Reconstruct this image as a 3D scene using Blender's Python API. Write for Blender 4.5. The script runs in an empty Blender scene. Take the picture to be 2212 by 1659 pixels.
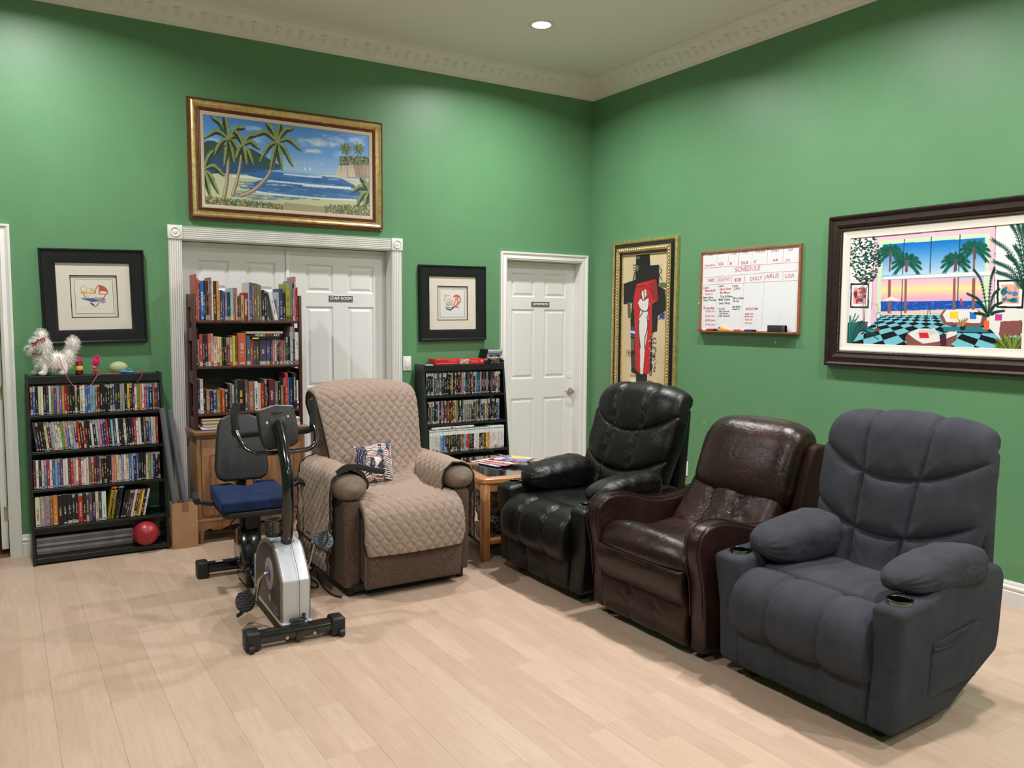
import bpy, bmesh, math, random
import numpy as np
from mathutils import Vector, Matrix
PI = math.pi
D = bpy.data
COL = bpy.context.scene.collection
sc = bpy.context.scene
# ------------------------------------------------------------------ camera
cd = D.cameras.new('camera'); cam = D.objects.new('camera', cd); COL.objects.link(cam)
cd.sensor_fit = 'HORIZONTAL'; cd.sensor_width = 36.0; cd.lens = 1777.5 / 2212 * 36.0
yw, pt, rl = 0.5581, -0.0803, 0.0066
F_ = Vector((math.sin(yw) * math.cos(pt), math.cos(yw) * math.cos(pt), math.sin(pt)))
R_ = Vector((math.cos(yw), -math.sin(yw), 0)); U_ = R_.cross(F_)
Rr = R_ * math.cos(rl) + U_ * math.sin(rl); Ur = -R_ * math.sin(rl) + U_ * math.cos(rl)
m = Matrix((Rr, Ur, -F_)).transposed().to_4x4(); m.translation = Vector((-4.5938, -6.0183, 1.5336))
cam.matrix_world = m
sc.camera = cam
# ------------------------------------------------------------------ world, exposure, room lamps
w = D.worlds.new('world'); sc.world = w; w.use_nodes = True
w.node_tree.nodes['Background'].inputs[0].default_value = (1, .95, .88, 1)
w.node_tree.nodes['Background'].inputs[1].default_value = .02
vs = sc.view_settings
vs.view_transform = 'Standard'; vs.look = 'None'; vs.gamma = 1; vs.use_curve_mapping = False
vs.exposure = 0.4
CEIL = 3.62
LAMPS = [(-1.22, -.98), (-4.4, -.98), (-1.22, -2.66), (-4.4, -4.1), (-1.22, -4.34), (-4.4, -7.2), (-1.22, -6.0), (-1.22, -7.7)]
LAMP_W = 36
for i, (x, y) in enumerate(LAMPS):
    ld = D.lights.new('downlight_lamp', 'AREA'); ld.shape = 'DISK'; ld.size = .13
    ld.energy = LAMP_W; ld.color = (1, .96, .97); ld.spread = 2.7
    lo = D.objects.new('downlight_lamp', ld); COL.objects.link(lo); lo.location = (x, y, CEIL - .02)
random.seed(7); rng = np.random.default_rng(5)

# ------------------------------------------------------------------ materials
def L(r, g, b):
    f = lambda c: c / 255 / 12.92 if c / 255 <= .04045 else ((c / 255 + .055) / 1.055) ** 2.4
    return (f(r), f(g), f(b), 1)
class NT:
    def __init__(s, name):
        s.m = D.materials.new(name); s.m.use_nodes = True; s.t = s.m.node_tree
        s.b = s.t.nodes['Principled BSDF']
    def n(s, typ, _out=0, **kw):
        nd = s.t.nodes.new('ShaderNode' + typ)
        for k, v in kw.items():
            if k.startswith('i_'):
                k = k[2:]; k = int(k) if k.isdigit() else k
                s.put(nd.inputs[k], v)
            else: setattr(nd, k, v)
        return nd.outputs[_out]
    def put(s, sock, v):
        if isinstance(v, bpy.types.NodeSocket): s.t.links.new(v, sock)
        else:
            if sock.type == 'RGBA' and not hasattr(v, '__len__'): v = (v, v, v, 1)
            sock.default_value = v
    def math(s, op, a, b=0.0, c=0.0, clamp=False):
        nd = s.t.nodes.new('ShaderNodeMath'); nd.operation = op; nd.use_clamp = clamp
        s.put(nd.inputs[0], a); s.put(nd.inputs[1], b); s.put(nd.inputs[2], c); return nd.outputs[0]
    def mix(s, f, a, b, mode='MIX'):
        nd = s.t.nodes.new('ShaderNodeMix'); nd.data_type = 'RGBA'; nd.blend_type = mode
        s.put(nd.inputs[0], f); s.put(nd.inputs[6], a); s.put(nd.inputs[7], b); return nd.outputs[2]
    def ramp(s, f, pts):
        nd = s.t.nodes.new('ShaderNodeValToRGB'); e = nd.color_ramp.elements
        while len(e) < len(pts): e.new(.5)
        for q, (p, c) in zip(e, pts): q.position = p; q.color = c if hasattr(c, '__len__') else (c, c, c, 1)
        s.put(nd.inputs[0], f); return nd.outputs[0]
    def obj(s): return s.n('TexCoord', 3)
    def scale(s, v, sx, sy, sz):
        return s.n('Mapping', i_Vector=v, i_Scale=(sx, sy, sz))
    def noise(s, v, sc_, det=3, rough=.5, out=0):
        return s.n('TexNoise', out, i_Vector=v, i_Scale=sc_, i_Detail=det, i_Roughness=rough)
    def bump(s, h, dist, st=1.0, prev=None):
        kw = dict(i_Height=h, i_Distance=dist, i_Strength=st)
        if prev is not None: kw['i_Normal'] = prev
        o = s.n('Bump', **kw); s.put(s.b.inputs['Normal'], o); return o
    def fin(s, col=None, rough=None, metal=None, **kw):
        if col is not None: s.put(s.b.inputs['Base Color'], col)
        if rough is not None: s.put(s.b.inputs['Roughness'], rough)
        if metal is not None: s.put(s.b.inputs['Metallic'], metal)
        for k, v in kw.items(): s.put(s.b.inputs[k.replace('_', ' ')], v)
        return s.m
MC = {}
def mat(name, col, rough=.5, metal=0, var=0.0, vs_=8, bs=0, bd=0, spec=None, coat=0, sheen=0, emit=0, trans=0, alpha=None):
    if name in MC: return MC[name]
    t = NT(name); c = col; o = t.obj()
    if var:
        n = t.noise(o, vs_, 4)
        c = t.mix(t.ramp(n, [(.3, 0.), (.7, 1.)]), tuple(x * (1 - var) for x in col[:3]) + (1,), tuple(min(1, x * (1 + var)) for x in col[:3]) + (1,))
    if bd: t.bump(t.noise(o, bs, 4, .6), bd)
    kw = {}
    if spec is not None: kw['Specular_IOR_Level'] = spec
    if coat: kw['Coat_Weight'] = coat; kw['Coat_Roughness'] = .15
    if sheen: kw['Sheen_Weight'] = sheen; kw['Sheen_Roughness'] = .5
    if emit: kw['Emission_Color'] = col; kw['Emission_Strength'] = emit
    if trans: kw['Transmission_Weight'] = trans
    if alpha is not None: kw['Alpha'] = alpha
    MC[name] = t.fin(c, rough, metal, **kw); return MC[name]

# ------------------------------------------------------------------ objects and meshes
def props(o, label=None, cat=None, group=None, kind=None):
    if label: o['label'] = label
    if cat: o['category'] = cat
    if group: o['group'] = group
    if kind: o['kind'] = kind
    return o
def thing(name, label, cat, loc=(0, 0, 0), rz=0, group=None):
    o = D.objects.new(name, None); COL.objects.link(o); o.location = loc; o.rotation_euler = (0, 0, rz)
    o.empty_display_size = .1
    return props(o, label, cat, group)
def link(name, me, parent=None, loc=None, rot=None):
    o = D.objects.new(name, me); COL.objects.link(o)
    if parent is not None: o.parent = parent
    if loc is not None: o.location = loc
    if rot is not None: o.rotation_euler = rot
    return o
def smooth(me, ang=40):
    if ang:
        me.shade_smooth()
        if ang < 180: me.set_sharp_from_angle(angle=math.radians(ang))
def from_bm(bm, mats, ang=35):
    me = D.meshes.new('mesh'); bm.to_mesh(me); bm.free()
    for q in (mats if isinstance(mats, (list, tuple)) else [mats]): me.materials.append(q)
    smooth(me, ang); return me
def raw(name, v, f, mt, parent=None, ang=35, mi=None, recalc=False):
    me = D.meshes.new(name); me.from_pydata([tuple(map(float, q)) for q in v], [], [tuple(int(i) for i in q) for q in f])
    for q in (mt if isinstance(mt, (list, tuple)) else [mt]): me.materials.append(q)
    if mi is not None: me.polygons.foreach_set('material_index', mi)
    if recalc:
        bm = bmesh.new(); bm.from_mesh(me); bmesh.ops.recalc_face_normals(bm, faces=bm.faces); bm.to_mesh(me); bm.free()
    me.update(); smooth(me, ang)
    return link(name, me, parent)
class B:
    """collects shapes into one bmesh"""
    def __init__(s): s.bm = bmesh.new()
    def add(s, vs, fs, bev=0, seg=2, mi=0, M=None):
        b = bmesh.new(); vv = [b.verts.new(M @ Vector(v) if M is not None else Vector(v)) for v in vs]
        for f in fs:
            try: b.faces.new([vv[i] for i in f])
            except ValueError: pass
        bmesh.ops.recalc_face_normals(b, faces=b.faces)
        if bev:
            es = [e for e in b.edges if len(e.link_faces) == 2 and e.calc_face_angle() > .5]
            bmesh.ops.bevel(b, geom=es, offset=bev, segments=seg, profile=.5, affect='EDGES', clamp_overlap=True)
        for f in b.faces: f.material_index = mi
        me = D.meshes.new('tmp'); b.to_mesh(me); b.free(); s.bm.from_mesh(me); D.meshes.remove(me); return s
    def box(s, x0, x1, y0, y1, z0, z1, bev=0, seg=2, mi=0, M=None):
        v = [(x, y, z) for x in (x0, x1) for y in (y0, y1) for z in (z0, z1)]
        return s.add(v, [(0, 1, 3, 2), (4, 6, 7, 5), (0, 4, 5, 1), (2, 3, 7, 6), (0, 2, 6, 4), (1, 5, 7, 3)], bev, seg, mi, M)
    def prism(s, poly, a0, a1, ax='y', bev=0, seg=2, mi=0, M=None, sh=None):
        """poly in the two other axes; ax extrusion; sh(p,a)->a shear"""
        n = len(poly); v = []
        for a in (a0, a1):
            for p in poly:
                aa = sh(p, a) if sh else a
                v.append({'y': (p[0], aa, p[1]), 'x': (aa, p[0], p[1]), 'z': (p[0], p[1], aa)}[ax])
        f = [tuple(range(n)), tuple(range(2 * n - 1, n - 1, -1))] + [(i, (i + 1) % n, n + (i + 1) % n, n + i) for i in range(n)]
        return s.add(v, f, bev, seg, mi, M)
    def lathe(s, prof, c=(0, 0, 0), n=24, ax='z', mi=0, M=None):
        v = []; k = len(prof)
        for i in range(n):
            a = 2 * PI * i / n
            for r, h in prof:
                x, y = r * math.cos(a), r * math.sin(a)
                p = {'z': (x, y, h), 'x': (h, x, y), 'y': (x, h, y)}[ax]
                v.append((p[0] + c[0], p[1] + c[1], p[2] + c[2]))
        f = [(i * k + j, ((i + 1) % n) * k + j, ((i + 1) % n) * k + j + 1, i * k + j + 1) for i in range(n) for j in range(k - 1)]
        b = bmesh.new(); vv = [b.verts.new(M @ Vector(q) if M is not None else q) for q in v]
        for q in f: b.faces.new([vv[i] for i in q])
        bmesh.ops.remove_doubles(b, verts=b.verts, dist=1e-5)
        es = [e for e in b.edges if e.is_boundary]
        if es: bmesh.ops.holes_fill(b, edges=es)
        bmesh.ops.recalc_face_normals(b, faces=b.faces)
        for q in b.faces: q.material_index = mi
        me = D.meshes.new('tmp'); b.to_mesh(me); b.free(); s.bm.from_mesh(me); D.meshes.remove(me); return s
    def tube(s, pts, r, n=12, mi=0, sub=6, flat=1.0, M=None, cap=True):
        P = spline(pts, sub) if sub > 1 and len(pts) > 2 else np.array(pts, float)
        rr = np.interp(np.linspace(0, 1, len(P)), np.linspace(0, 1, len(r)), r) if hasattr(r, '__len__') else np.full(len(P), r)
        T = np.gradient(P, axis=0); T /= np.linalg.norm(T, axis=1)[:, None] + 1e-12
        up = np.array([0, 0, 1.]) if abs(T[0][2]) < .9 else np.array([1., 0, 0])
        v = []; prev = None
        for i in range(len(P)):
            if prev is None: a = np.cross(T[i], up)
            else: a = prev - T[i] * (prev @ T[i])
            a /= np.linalg.norm(a); prev = a; b = np.cross(T[i], a)
            for j in range(n):
                t = 2 * PI * j / n; v.append(P[i] + rr[i] * (math.cos(t) * a + flat * math.sin(t) * b))
        f = [(i * n + j, i * n + (j + 1) % n, (i + 1) * n + (j + 1) % n, (i + 1) * n + j) for i in range(len(P) - 1) for j in range(n)]
        if cap: f += [tuple(range(n)), tuple(range(len(v) - 1, len(v) - n - 1, -1))]
        b = bmesh.new(); vv = [b.verts.new(M @ Vector(q) if M is not None else q) for q in v]
        for q in f: b.faces.new([vv[i] for i in q])
        bmesh.ops.recalc_face_normals(b, faces=b.faces)
        for q in b.faces: q.material_index = mi
        me = D.meshes.new('tmp'); b.to_mesh(me); b.free(); s.bm.from_mesh(me); D.meshes.remove(me); return s
    def ball(s, c, r, n=20, mi=0, M=None):
        r = (r, r, r) if not hasattr(r, '__len__') else r
        k = n // 2; prof = [(math.sin(PI * i / k), -math.cos(PI * i / k)) for i in range(k + 1)]
        X = Matrix.Translation(c) @ Matrix.Diagonal((r[0], r[1], r[2], 1))
        if M is not None: X = M @ X
        return s.lathe(prof, n=n, mi=mi, M=X)
    def end(s, name, mats, parent=None, loc=None, rot=None, ang=35):
        return link(name, from_bm(s.bm, mats, ang), parent, loc, rot)
def spline(pts, sub=6):
    P = np.array(pts, float); n = len(P)
    Q = np.vstack([2 * P[0] - P[1], P, 2 * P[-1] - P[-2]]); out = []
    for i in range(n - 1):
        p0, p1, p2, p3 = Q[i:i + 4]
        for t in np.linspace(0, 1, sub, endpoint=False):
            out.append(.5 * (2 * p1 + (p2 - p0) * t + (2 * p0 - 5 * p1 + 4 * p2 - p3) * t * t + (3 * p1 - p0 - 3 * p2 + p3) * t ** 3))
    out.append(P[-1]); return np.array(out)
def resample(pts, n):
    P = spline(pts, 10); s = np.r_[0, np.cumsum(np.linalg.norm(np.diff(P, axis=0), axis=1))]
    q = np.linspace(0, s[-1], n); return np.stack([np.interp(q, s, P[:, i]) for i in range(P.shape[1])], 1), s[-1]
def wob(x, y, k=0):
    return (np.sin(x * 1.7 + y * .9 + k) + np.sin(y * 2.3 - x * 1.1 + 2 * k + 1) + .6 * np.sin(x * 4.1 + 1.3 * y + 3 * k) + .5 * np.sin(y * 5.3 + x * 2.9 + k)) / 3.1
SEAMS = {}
def pad(name, mt, parent, prof, hw, Tf, Tb=.02, seams=(), nu=60, nv=60, c=0.0, bow=0.0, dd=.4, dw=.03, ex=(6, 5), crease=.004, wr=.002, wk=160, quilt=0, seed=0, lcurve=None, flip=1, ez=(1, 1), tilt=0):
    """upholstered pad swept along a side profile of (d,z) points; hw: half width or [(t,hw)..]; thickness Tf in front, Tb behind"""
    P, Ln = resample(prof, nv); T = np.gradient(P, axis=0); T /= np.linalg.norm(T, axis=1)[:, None]
    N = np.stack([-T[:, 1], T[:, 0]], 1) * flip      # d,z normal: forward when going up
    t = np.linspace(0, 1, nv); s = np.linspace(-1, 1, nu)
    s = np.sign(s) * (1 - (1 - np.abs(s)) ** 1.25)
    tt = t
    H = np.interp(t, *zip(*hw)) if hasattr(hw, '__len__') else np.full(nv, hw)
    S, V = np.meshgrid(s, t * Ln); Lx = S * H[:, None]
    es = (1 - np.abs(S) ** ex[0]).clip(0) ** (1 / ex[0] * 1.6)
    tv = (2 * t - 1); et = (1 - np.abs(tv) ** ex[1]).clip(0) ** (1 / ex[1] * 1.6)
    et = np.where(tv < 0, et if ez[0] else 1, et if ez[1] else 1)
    E = es * et[:, None]
    dist = np.full(S.shape, 9.)
    for q in seams:
        if q[0] == 'h':   # v0, curve, (lmin,lmax)
            dv = np.abs(V - (q[1] * Ln + q[2] * Lx ** 2)); ou = np.maximum(0, np.maximum(q[3] - Lx, Lx - q[4])) if len(q) > 3 else 0
            dist = np.minimum(dist, np.hypot(dv, ou))
        elif q[0] == 'v': # l0, slope, bow, vlo, vhi, curve of bounds
            vv = V / Ln; cen = q[1] + q[2] * (vv - .5) + q[3] * np.sin(PI * ((vv - q[4]) / (q[5] - q[4])).clip(0, 1))
            cl = q[6] if len(q) > 6 else 0
            lo = q[4] * Ln + (cl[0] * Lx ** 2 if cl else 0); hi = q[5] * Ln + (cl[1] * Lx ** 2 if cl else 0)
            dist = np.minimum(dist, np.hypot(Lx - cen, np.maximum(0, np.maximum(lo - V, V - hi))))
    f = (1 - dd) + dd * (1 - np.exp(-dist / dw)) if seams else 1.0
    X = Lx * wk / 6; Y = V * wk / 6
    h = Tf * E * f - crease * np.exp(-(dist / .006) ** 2)
    h += wr * E * (np.exp(-dist / .04) * wob(X * 3, Y * 3, seed) * 1.3 + .5 * wob(X * .5, Y * .5, seed + 3) * 1.5)
    if quilt:
        a = (Lx * 1.08 + V * .88) / quilt; b = (Lx * 1.08 - V * .88) / quilt
        dq = np.minimum(np.abs(a - np.round(a)), np.abs(b - np.round(b))) * quilt * .7
        h += E * .0085 * ((1 - np.exp(-dq / .0042)) - .7) + E * .002 * wob(Lx * 90, V * 90, seed)
    rc = -bow * (np.abs(S) ** 2.4)
    cen = (np.interp(t, *zip(*c)) if hasattr(c, '__len__') else np.full(nv, c))[:, None]
    def pos(off):
        d = P[:, 0:1] - (N[:, 0:1]) * 0; 
        dd_ = P[:, 0][:, None] + N[:, 0][:, None] * (off + rc) ; zz = P[:, 1][:, None] + N[:, 1][:, None] * (off + rc) + tilt * Lx
        ll = Lx + cen + (lcurve(S, t[:, None]) if lcurve else 0)
        return np.stack([-dd_, ll, zz], -1).reshape(-1, 3)
    fr = pos(h); bk = pos(-Tb * E)
    n = nu * nv; idx = np.arange(n).reshape(nv, nu); edge = np.zeros((nv, nu), bool); edge[0] = edge[-1] = True; edge[:, 0] = edge[:, -1] = True
    bi = idx.copy(); inner = ~edge; bi[inner] = n + np.arange(inner.sum())
    v = np.vstack([fr, bk[inner.reshape(-1)]])
    fs = np.stack([idx[:-1, :-1], idx[:-1, 1:], idx[1:, 1:], idx[1:, :-1]], -1).reshape(-1, 4)
    fb = np.stack([bi[:-1, :-1], bi[1:, :-1], bi[1:, 1:], bi[:-1, 1:]], -1).reshape(-1, 4)
    o = fastmesh(name, v, np.vstack([fs, fb]), mt, parent)
    o['_'] = 0; del o['_']
    ring = np.concatenate([fr.reshape(nv, nu, 3)[0], fr.reshape(nv, nu, 3)[1:, -1], fr.reshape(nv, nu, 3)[-1, ::-1][1:], fr.reshape(nv, nu, 3)[::-1, 0][1:-1]])
    pad.ring = ring; pad.grid = fr.reshape(nv, nu, 3)
    return o
def fastmesh(name, v, f, mt, parent=None, ang=180, recalc=True):
    me = D.meshes.new(name); v = np.asarray(v, np.float32); f = np.asarray(f, np.int32); k = f.shape[1]
    me.vertices.add(len(v)); me.vertices.foreach_set('co', v.ravel())
    me.loops.add(f.size); me.loops.foreach_set('vertex_index', f.ravel())
    me.polygons.add(len(f)); me.polygons.foreach_set('loop_start', np.arange(0, f.size, k, dtype=np.int32))
    me.update(calc_edges=True); me.validate()
    for q in (mt if isinstance(mt, (list, tuple)) else [mt]): me.materials.append(q)
    if recalc:
        bm = bmesh.new(); bm.from_mesh(me); bmesh.ops.recalc_face_normals(bm, faces=bm.faces); bm.to_mesh(me); bm.free()
    smooth(me, ang)
    return link(name, me, parent)
def pillow(name, mt, parent, path, W, H, nL=36, nC=32, ex=2.6, wr=.003, seed=0, endp=.35, rot=None, pk=0):
    """lofted bolster: path (d,l,z) points, W and H half sizes along it"""
    P, Ln = resample(path, nL); t = np.linspace(0, 1, nL)
    W = np.interp(t, np.linspace(0, 1, len(W)), W); H = np.interp(t, np.linspace(0, 1, len(H)), H)
    e = (1 - np.abs(2 * t - 1) ** (2 / endp)).clip(0) ** .5
    T = np.gradient(P, axis=0); T /= np.linalg.norm(T, axis=1)[:, None]
    v = []
    for i in range(nL):
        a = np.cross([0, 0, 1.], T[i]); a /= np.linalg.norm(a); b = np.cross(T[i], a)
        if rot: ca, sa = math.cos(rot), math.sin(rot); a, b = ca * a + sa * b, -sa * a + ca * b
        th = np.linspace(0, 2 * PI, nC, endpoint=False); c, s_ = np.cos(th), np.sin(th)
        r = (np.abs(c) ** ex + np.abs(s_) ** ex) ** (-1 / ex)
        q = 1 + wr * 10 * wob(th * 3 + seed, np.full(nC, t[i] * 14), seed) + pk * math.exp(-min(t[i], 1 - t[i]) * 9) * np.sin(th * 13 + seed)
        v.append(P[i] + e[i] * r[:, None] * q[:, None] * (c[:, None] * a * W[i] + s_[:, None] * b * H[i]))
    v = np.array(v).reshape(-1, 3); v[:, 0] *= -1
    f = [(i * nC + j, i * nC + (j + 1) % nC, (i + 1) * nC + (j + 1) % nC, (i + 1) * nC + j) for i in range(nL - 1) for j in range(nC)]
    return raw(name, v, f, mt, parent, 180, recalc=True)
def copy_tree(o, parent=None):
    c = o.copy(); COL.objects.link(c)
    if parent is not None: c.parent = parent
    for ch in [q for q in D.objects if q.parent == o]: copy_tree(ch, c)
    return c
ORD = 'first second third fourth fifth sixth seventh eighth ninth tenth eleventh twelfth thirteenth fourteenth fifteenth sixteenth seventeenth eighteenth nineteenth'.split()
def ordn(i):
    if i < 19: return ORD[i]
    tens = ['', '', 'twent', 'thirt', 'fort', 'fift', 'sixt', 'sevent']; a, b = divmod(i + 1, 10)
    return tens[a] + 'ieth' if b == 0 else tens[a] + 'y-' + ORD[b - 1]
def text_mesh(s, size, mt, parent, loc, rot, name='lettering', ext=.0006, width=None, bold=0, shear=0, align='CENTER'):
    c = D.curves.new('t', 'FONT'); c.body = s; c.size = size; c.extrude = ext; c.align_x = align; c.align_y = 'CENTER'; c.offset = bold; c.resolution_u = 2; c.shear = shear
    o = D.objects.new('t', c); COL.objects.link(o); bpy.context.view_layer.update()
    me = D.meshes.new_from_object(o.evaluated_get(bpy.context.evaluated_depsgraph_get()))
    D.objects.remove(o); D.curves.remove(c)
    if width and len(me.vertices):
        xs = [q.co.x for q in me.vertices]; k = width / (max(xs) - min(xs))
        for q in me.vertices: q.co.x *= k
    me.materials.clear(); me.materials.append(mt)
    return link(name, me, parent, loc, rot)
# ================================================================== ROOM
def m_wall():
    t = NT('green_wall_paint'); o = t.obj(); n = t.noise(o, 2.2, 4, .6)
    c = t.mix(t.ramp(n, [(.3, 0.), (.7, 1.)]), L(92, 138, 98), L(96, 143, 102))
    t.bump(t.noise(o, 260, 3), .0006); return t.fin(c, .38, Specular_IOR_Level=.35)
def m_floor():
    t = NT('pale_maple_laminate'); o = t.obj(); r = t.n('ObjectInfo', 5)
    sx = t.n('SeparateXYZ', 0, i_Vector=o); sy = t.n('SeparateXYZ', 1, i_Vector=o)
    strip = t.math('FLOOR', t.math('DIVIDE', sx, .0972)); seg = t.math('FLOOR', t.math('ADD', t.math('DIVIDE', sy, .62), t.math('MULTIPLY', strip, .37)))
    wn = t.n('TexWhiteNoise', 0, noise_dimensions='3D', i_Vector=t.n('CombineXYZ', i_X=strip, i_Y=seg, i_Z=r))
    v = t.n('VectorMath', 0, operation='ADD', i_0=o, i_1=t.n('CombineXYZ', i_X=t.math('MULTIPLY', wn, 9), i_Y=t.math('MULTIPLY', r, 40), i_Z=0.0))
    g = t.noise(t.scale(v, 26, 1.6, 1), 3, 5, .62); g2 = t.noise(t.scale(v, 7, .9, 1), 2, 3, .5); g3 = t.noise(t.scale(v, 160, 5, 1), 2, 2)
    c = t.mix(wn, L(178, 154, 134), L(190, 167, 147)); c = t.mix(t.ramp(g, [(.42, 0.), (.75, .5)]), c, L(166, 138, 114))
    c = t.mix(t.ramp(g2, [(.5, 0.), (.8, .6)]), c, L(196, 172, 154)); c = t.mix(t.ramp(g3, [(.6, 0.), (.75, .25)]), c, L(158, 130, 104))
    fx = t.math('PINGPONG', sx, .0486); c = t.mix(t.math('MULTIPLY', t.math('LESS_THAN', fx, .0006), .35), c, L(150, 122, 96))
    t.bump(g3, .0003); return t.fin(c, t.ramp(g, [(0, .30), (1, .42)]), Specular_IOR_Level=.42)
WALL = m_wall(); FLOOR = m_floor()
WHITE = mat('white_trim_paint', L(226, 225, 222), .35, spec=.4)
DOORM = mat('white_door_paint', L(222, 223, 221), .42, var=.012, vs_=3, bs=70, bd=.0008)
CEILM = mat('ceiling_paint', L(232, 228, 222), .8, bs=300, bd=.0005)
CROWN = mat('crown_plaster', L(232, 228, 224), .6, var=.03, vs_=6)
BLACKM = mat('black_metal_gloss', L(10, 12, 16), .12, coat=.6)
BLACKP = mat('black_plastic', L(22, 22, 24), .5, bs=500, bd=.0003)
DARK = mat('dark_gap', L(12, 11, 10), .8)
STEEL = mat('brushed_nickel', L(190, 184, 172), .28, 1)
X0, Y0 = -6.3, -8.6
# floor with planks
fb = B().box(X0 - .6, .15, Y0 - .15, 1.3, -.06, -.013).end('floor', mat('floor_underlay', L(128, 108, 88), .8)); fb['kind'] = 'structure'
ends = {0: -3.487, -1: -3.137, -2: -3.70, -3: -3.03, -6: -3.033, 1: -3.66}
k = -19
while True:
    xa = -2.9055 + .1945 * k; xb = xa + .1945
    if xa > 0: break
    e0 = ends.get(k, random.uniform(-3.6, -2.5)); L0 = 1.21
    ys = []; y = e0
    while y > Y0: y -= L0
    while y < 0: ys.append((max(y, Y0), min(y + L0, .0))); y += L0
    for a, b in ys:
        if b - a < .02: continue
        x0 = max(xa, X0); x1 = min(xb, 0)
        if x1 - x0 < .02: continue
        o = B().box(.0002, x1 - x0 - .0002, .0002, b - a - .0002, -.012, 0, bev=.0003, seg=1).end('floor_plank', FLOOR, fb, (x0, a, 0), ang=30)
    k += 1
# hall floor behind the left door opening
o = B().box(-5.6, -4.45, .0, 1.3, -.012, 0).end('floor_hall', mat('hall_floor', L(120, 84, 60), .4), None); o['kind'] = 'structure'
# walls
wb = B(); T_ = .16
for a, b, z0, z1 in [(X0 - .16, -5.5, 0, CEIL), (-5.5, -4.57, 2.03, CEIL), (-4.57, -3.51, 0, CEIL), (-3.51, -1.96, 2.055, CEIL), (-1.96, -.903, 0, CEIL), (-.903, -.107, 2.03, CEIL), (-.107, 0, 0, CEIL)]:
    wb.box(a, b, 0, T_, z0, z1)
wb = wb.end('wall_back', WALL, ang=0); wb['kind'] = 'structure'
for nm, bx in [('wall_right', (0, .16, Y0 - .16, T_, 0, CEIL)), ('wall_left', (X0 - .16, X0, Y0, 0, 0, CEIL)), ('wall_front', (X0 - .16, 0, Y0 - .16, Y0, 0, CEIL))]:
    o = B().box(*bx).end(nm, WALL, ang=0); o['kind'] = 'structure'
o = B().box(-5.7, -5.55, .16, 1.3, 0, 2.4).box(-5.7, -4.4, 1.2, 1.3, 0, 2.4).box(-4.5, -4.4, .16, 1.2, 0, 2.4).box(-5.7, -4.4, .16, 1.3, 2.4, 2.45).end('wall_hall', mat('hall_wall', L(150, 120, 96), .7), ang=0); o['kind'] = 'structure'
o = B().box(X0 - .16, .16, Y0 - .16, T_, CEIL, CEIL + .08).end('ceiling', CEILM, ang=0); o['kind'] = 'structure'
# paint chips on the right wall
for (y, z, s) in [(-1.372, 1.655, .006), (-2.12, 1.375, .007), (-2.75, .62, .008), (-2.79, .62, .005), (-1.46, .74, .005)]:
    B().ball((0, 0, 0), (.0006, s, s * .8), 8).end('paint_chip', WHITE, D.objects['wall_right'], (-.0002, y, z))
# crown moulding
CZ0 = 3.464
cp = [(0, CZ0), (.012, CZ0), (.02, CZ0 + .006), (.02, CZ0 + .02), (.028, CZ0 + .026), (.034, CZ0 + .034), (.05, CZ0 + .045), (.075, CZ0 + .066), (.098, CZ0 + .092), (.115, CZ0 + .118), (.122, CZ0 + .124), (.135, CZ0 + .126), (.15, CZ0 + .135), (.152, CEIL), (0, CEIL)]
tb = B().prism([(-a, b) for a, b in cp], X0, 0, 'x', sh=lambda p, a: a if a < -1 else p[0]).end('trim_1', CROWN, ang=25); tb['kind'] = 'structure'
tr = B().prism([(-a, b) for a, b in cp], Y0, 0, 'y', sh=lambda p, a: a if a < -1 else p[0]).end('trim_2', CROWN, ang=25); tr['kind'] = 'structure'
# acanthus and husk relief on the crown
def orn(kind):
    b = B()
    if kind == 0:
        for i in range(5):
            a = (i - 2) * .42; b.ball((0, 0, 0), (.0045, .0035, .017), 8, M=Matrix.Translation((math.sin(a) * .014, 0, .012 + math.cos(a) * .014)) @ Matrix.Rotation(a, 4, 'Y'))
        b.ball((0, 0, 0), (.009, .005, .008), 8); b.ball((-.008, 0, -.018), (.005, .004, .01), 8); b.ball((.008, 0, -.018), (.005, .004, .01), 8)
    else:
        for i in range(3): b.ball(((i - 1) * .013, 0, .008), (.004, .0035, .02), 8)
        b.ball((-.005, 0, -.02), (.005, .004, .005), 8); b.ball((.006, 0, -.022), (.005, .004, .005), 8)
    return from_bm(b.bm, CROWN, 180)
om = [orn(0), orn(1)]
for par, n0, rz in ((tb, 58, 0), (tr, 62, -PI / 2)):
    for i in range(n0):
        q = .19 + i * .083
        p = (-q, -.0765, CZ0 + .067) if par is tb else (-.0765, -q, CZ0 + .067)
        o = link('crown_ornament', om[i % 2], par, p, None); o.rotation_mode = 'XYZ'
        o.matrix_local = Matrix.Translation(p) @ Matrix.Rotation(rz, 4, 'Z') @ Matrix.Rotation(math.radians(46), 4, 'X')
# baseboards
def bprof(h=.135): return [(0, 0), (-.016, 0), (-.016, h * .58), (-.012, h * .62), (-.0155, h * .68), (-.0155, h * .76), (-.009, h * .84), (-.009, h * .9), (-.004, h), (0, h)]
for nm, a, b in [('baseboard_left', -4.51, -3.59), ('baseboard_middle', -1.88, -.97), ('baseboard_corner', -.045, 0), ('baseboard_far_left', X0, -5.56)]:
    o = B().prism(bprof(), a, b, 'x').end(nm, WHITE, ang=30); o['kind'] = 'structure'
o = B().prism(bprof(), Y0, -.016, 'y').end('baseboard_right', WHITE, ang=30); o['kind'] = 'structure'
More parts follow.
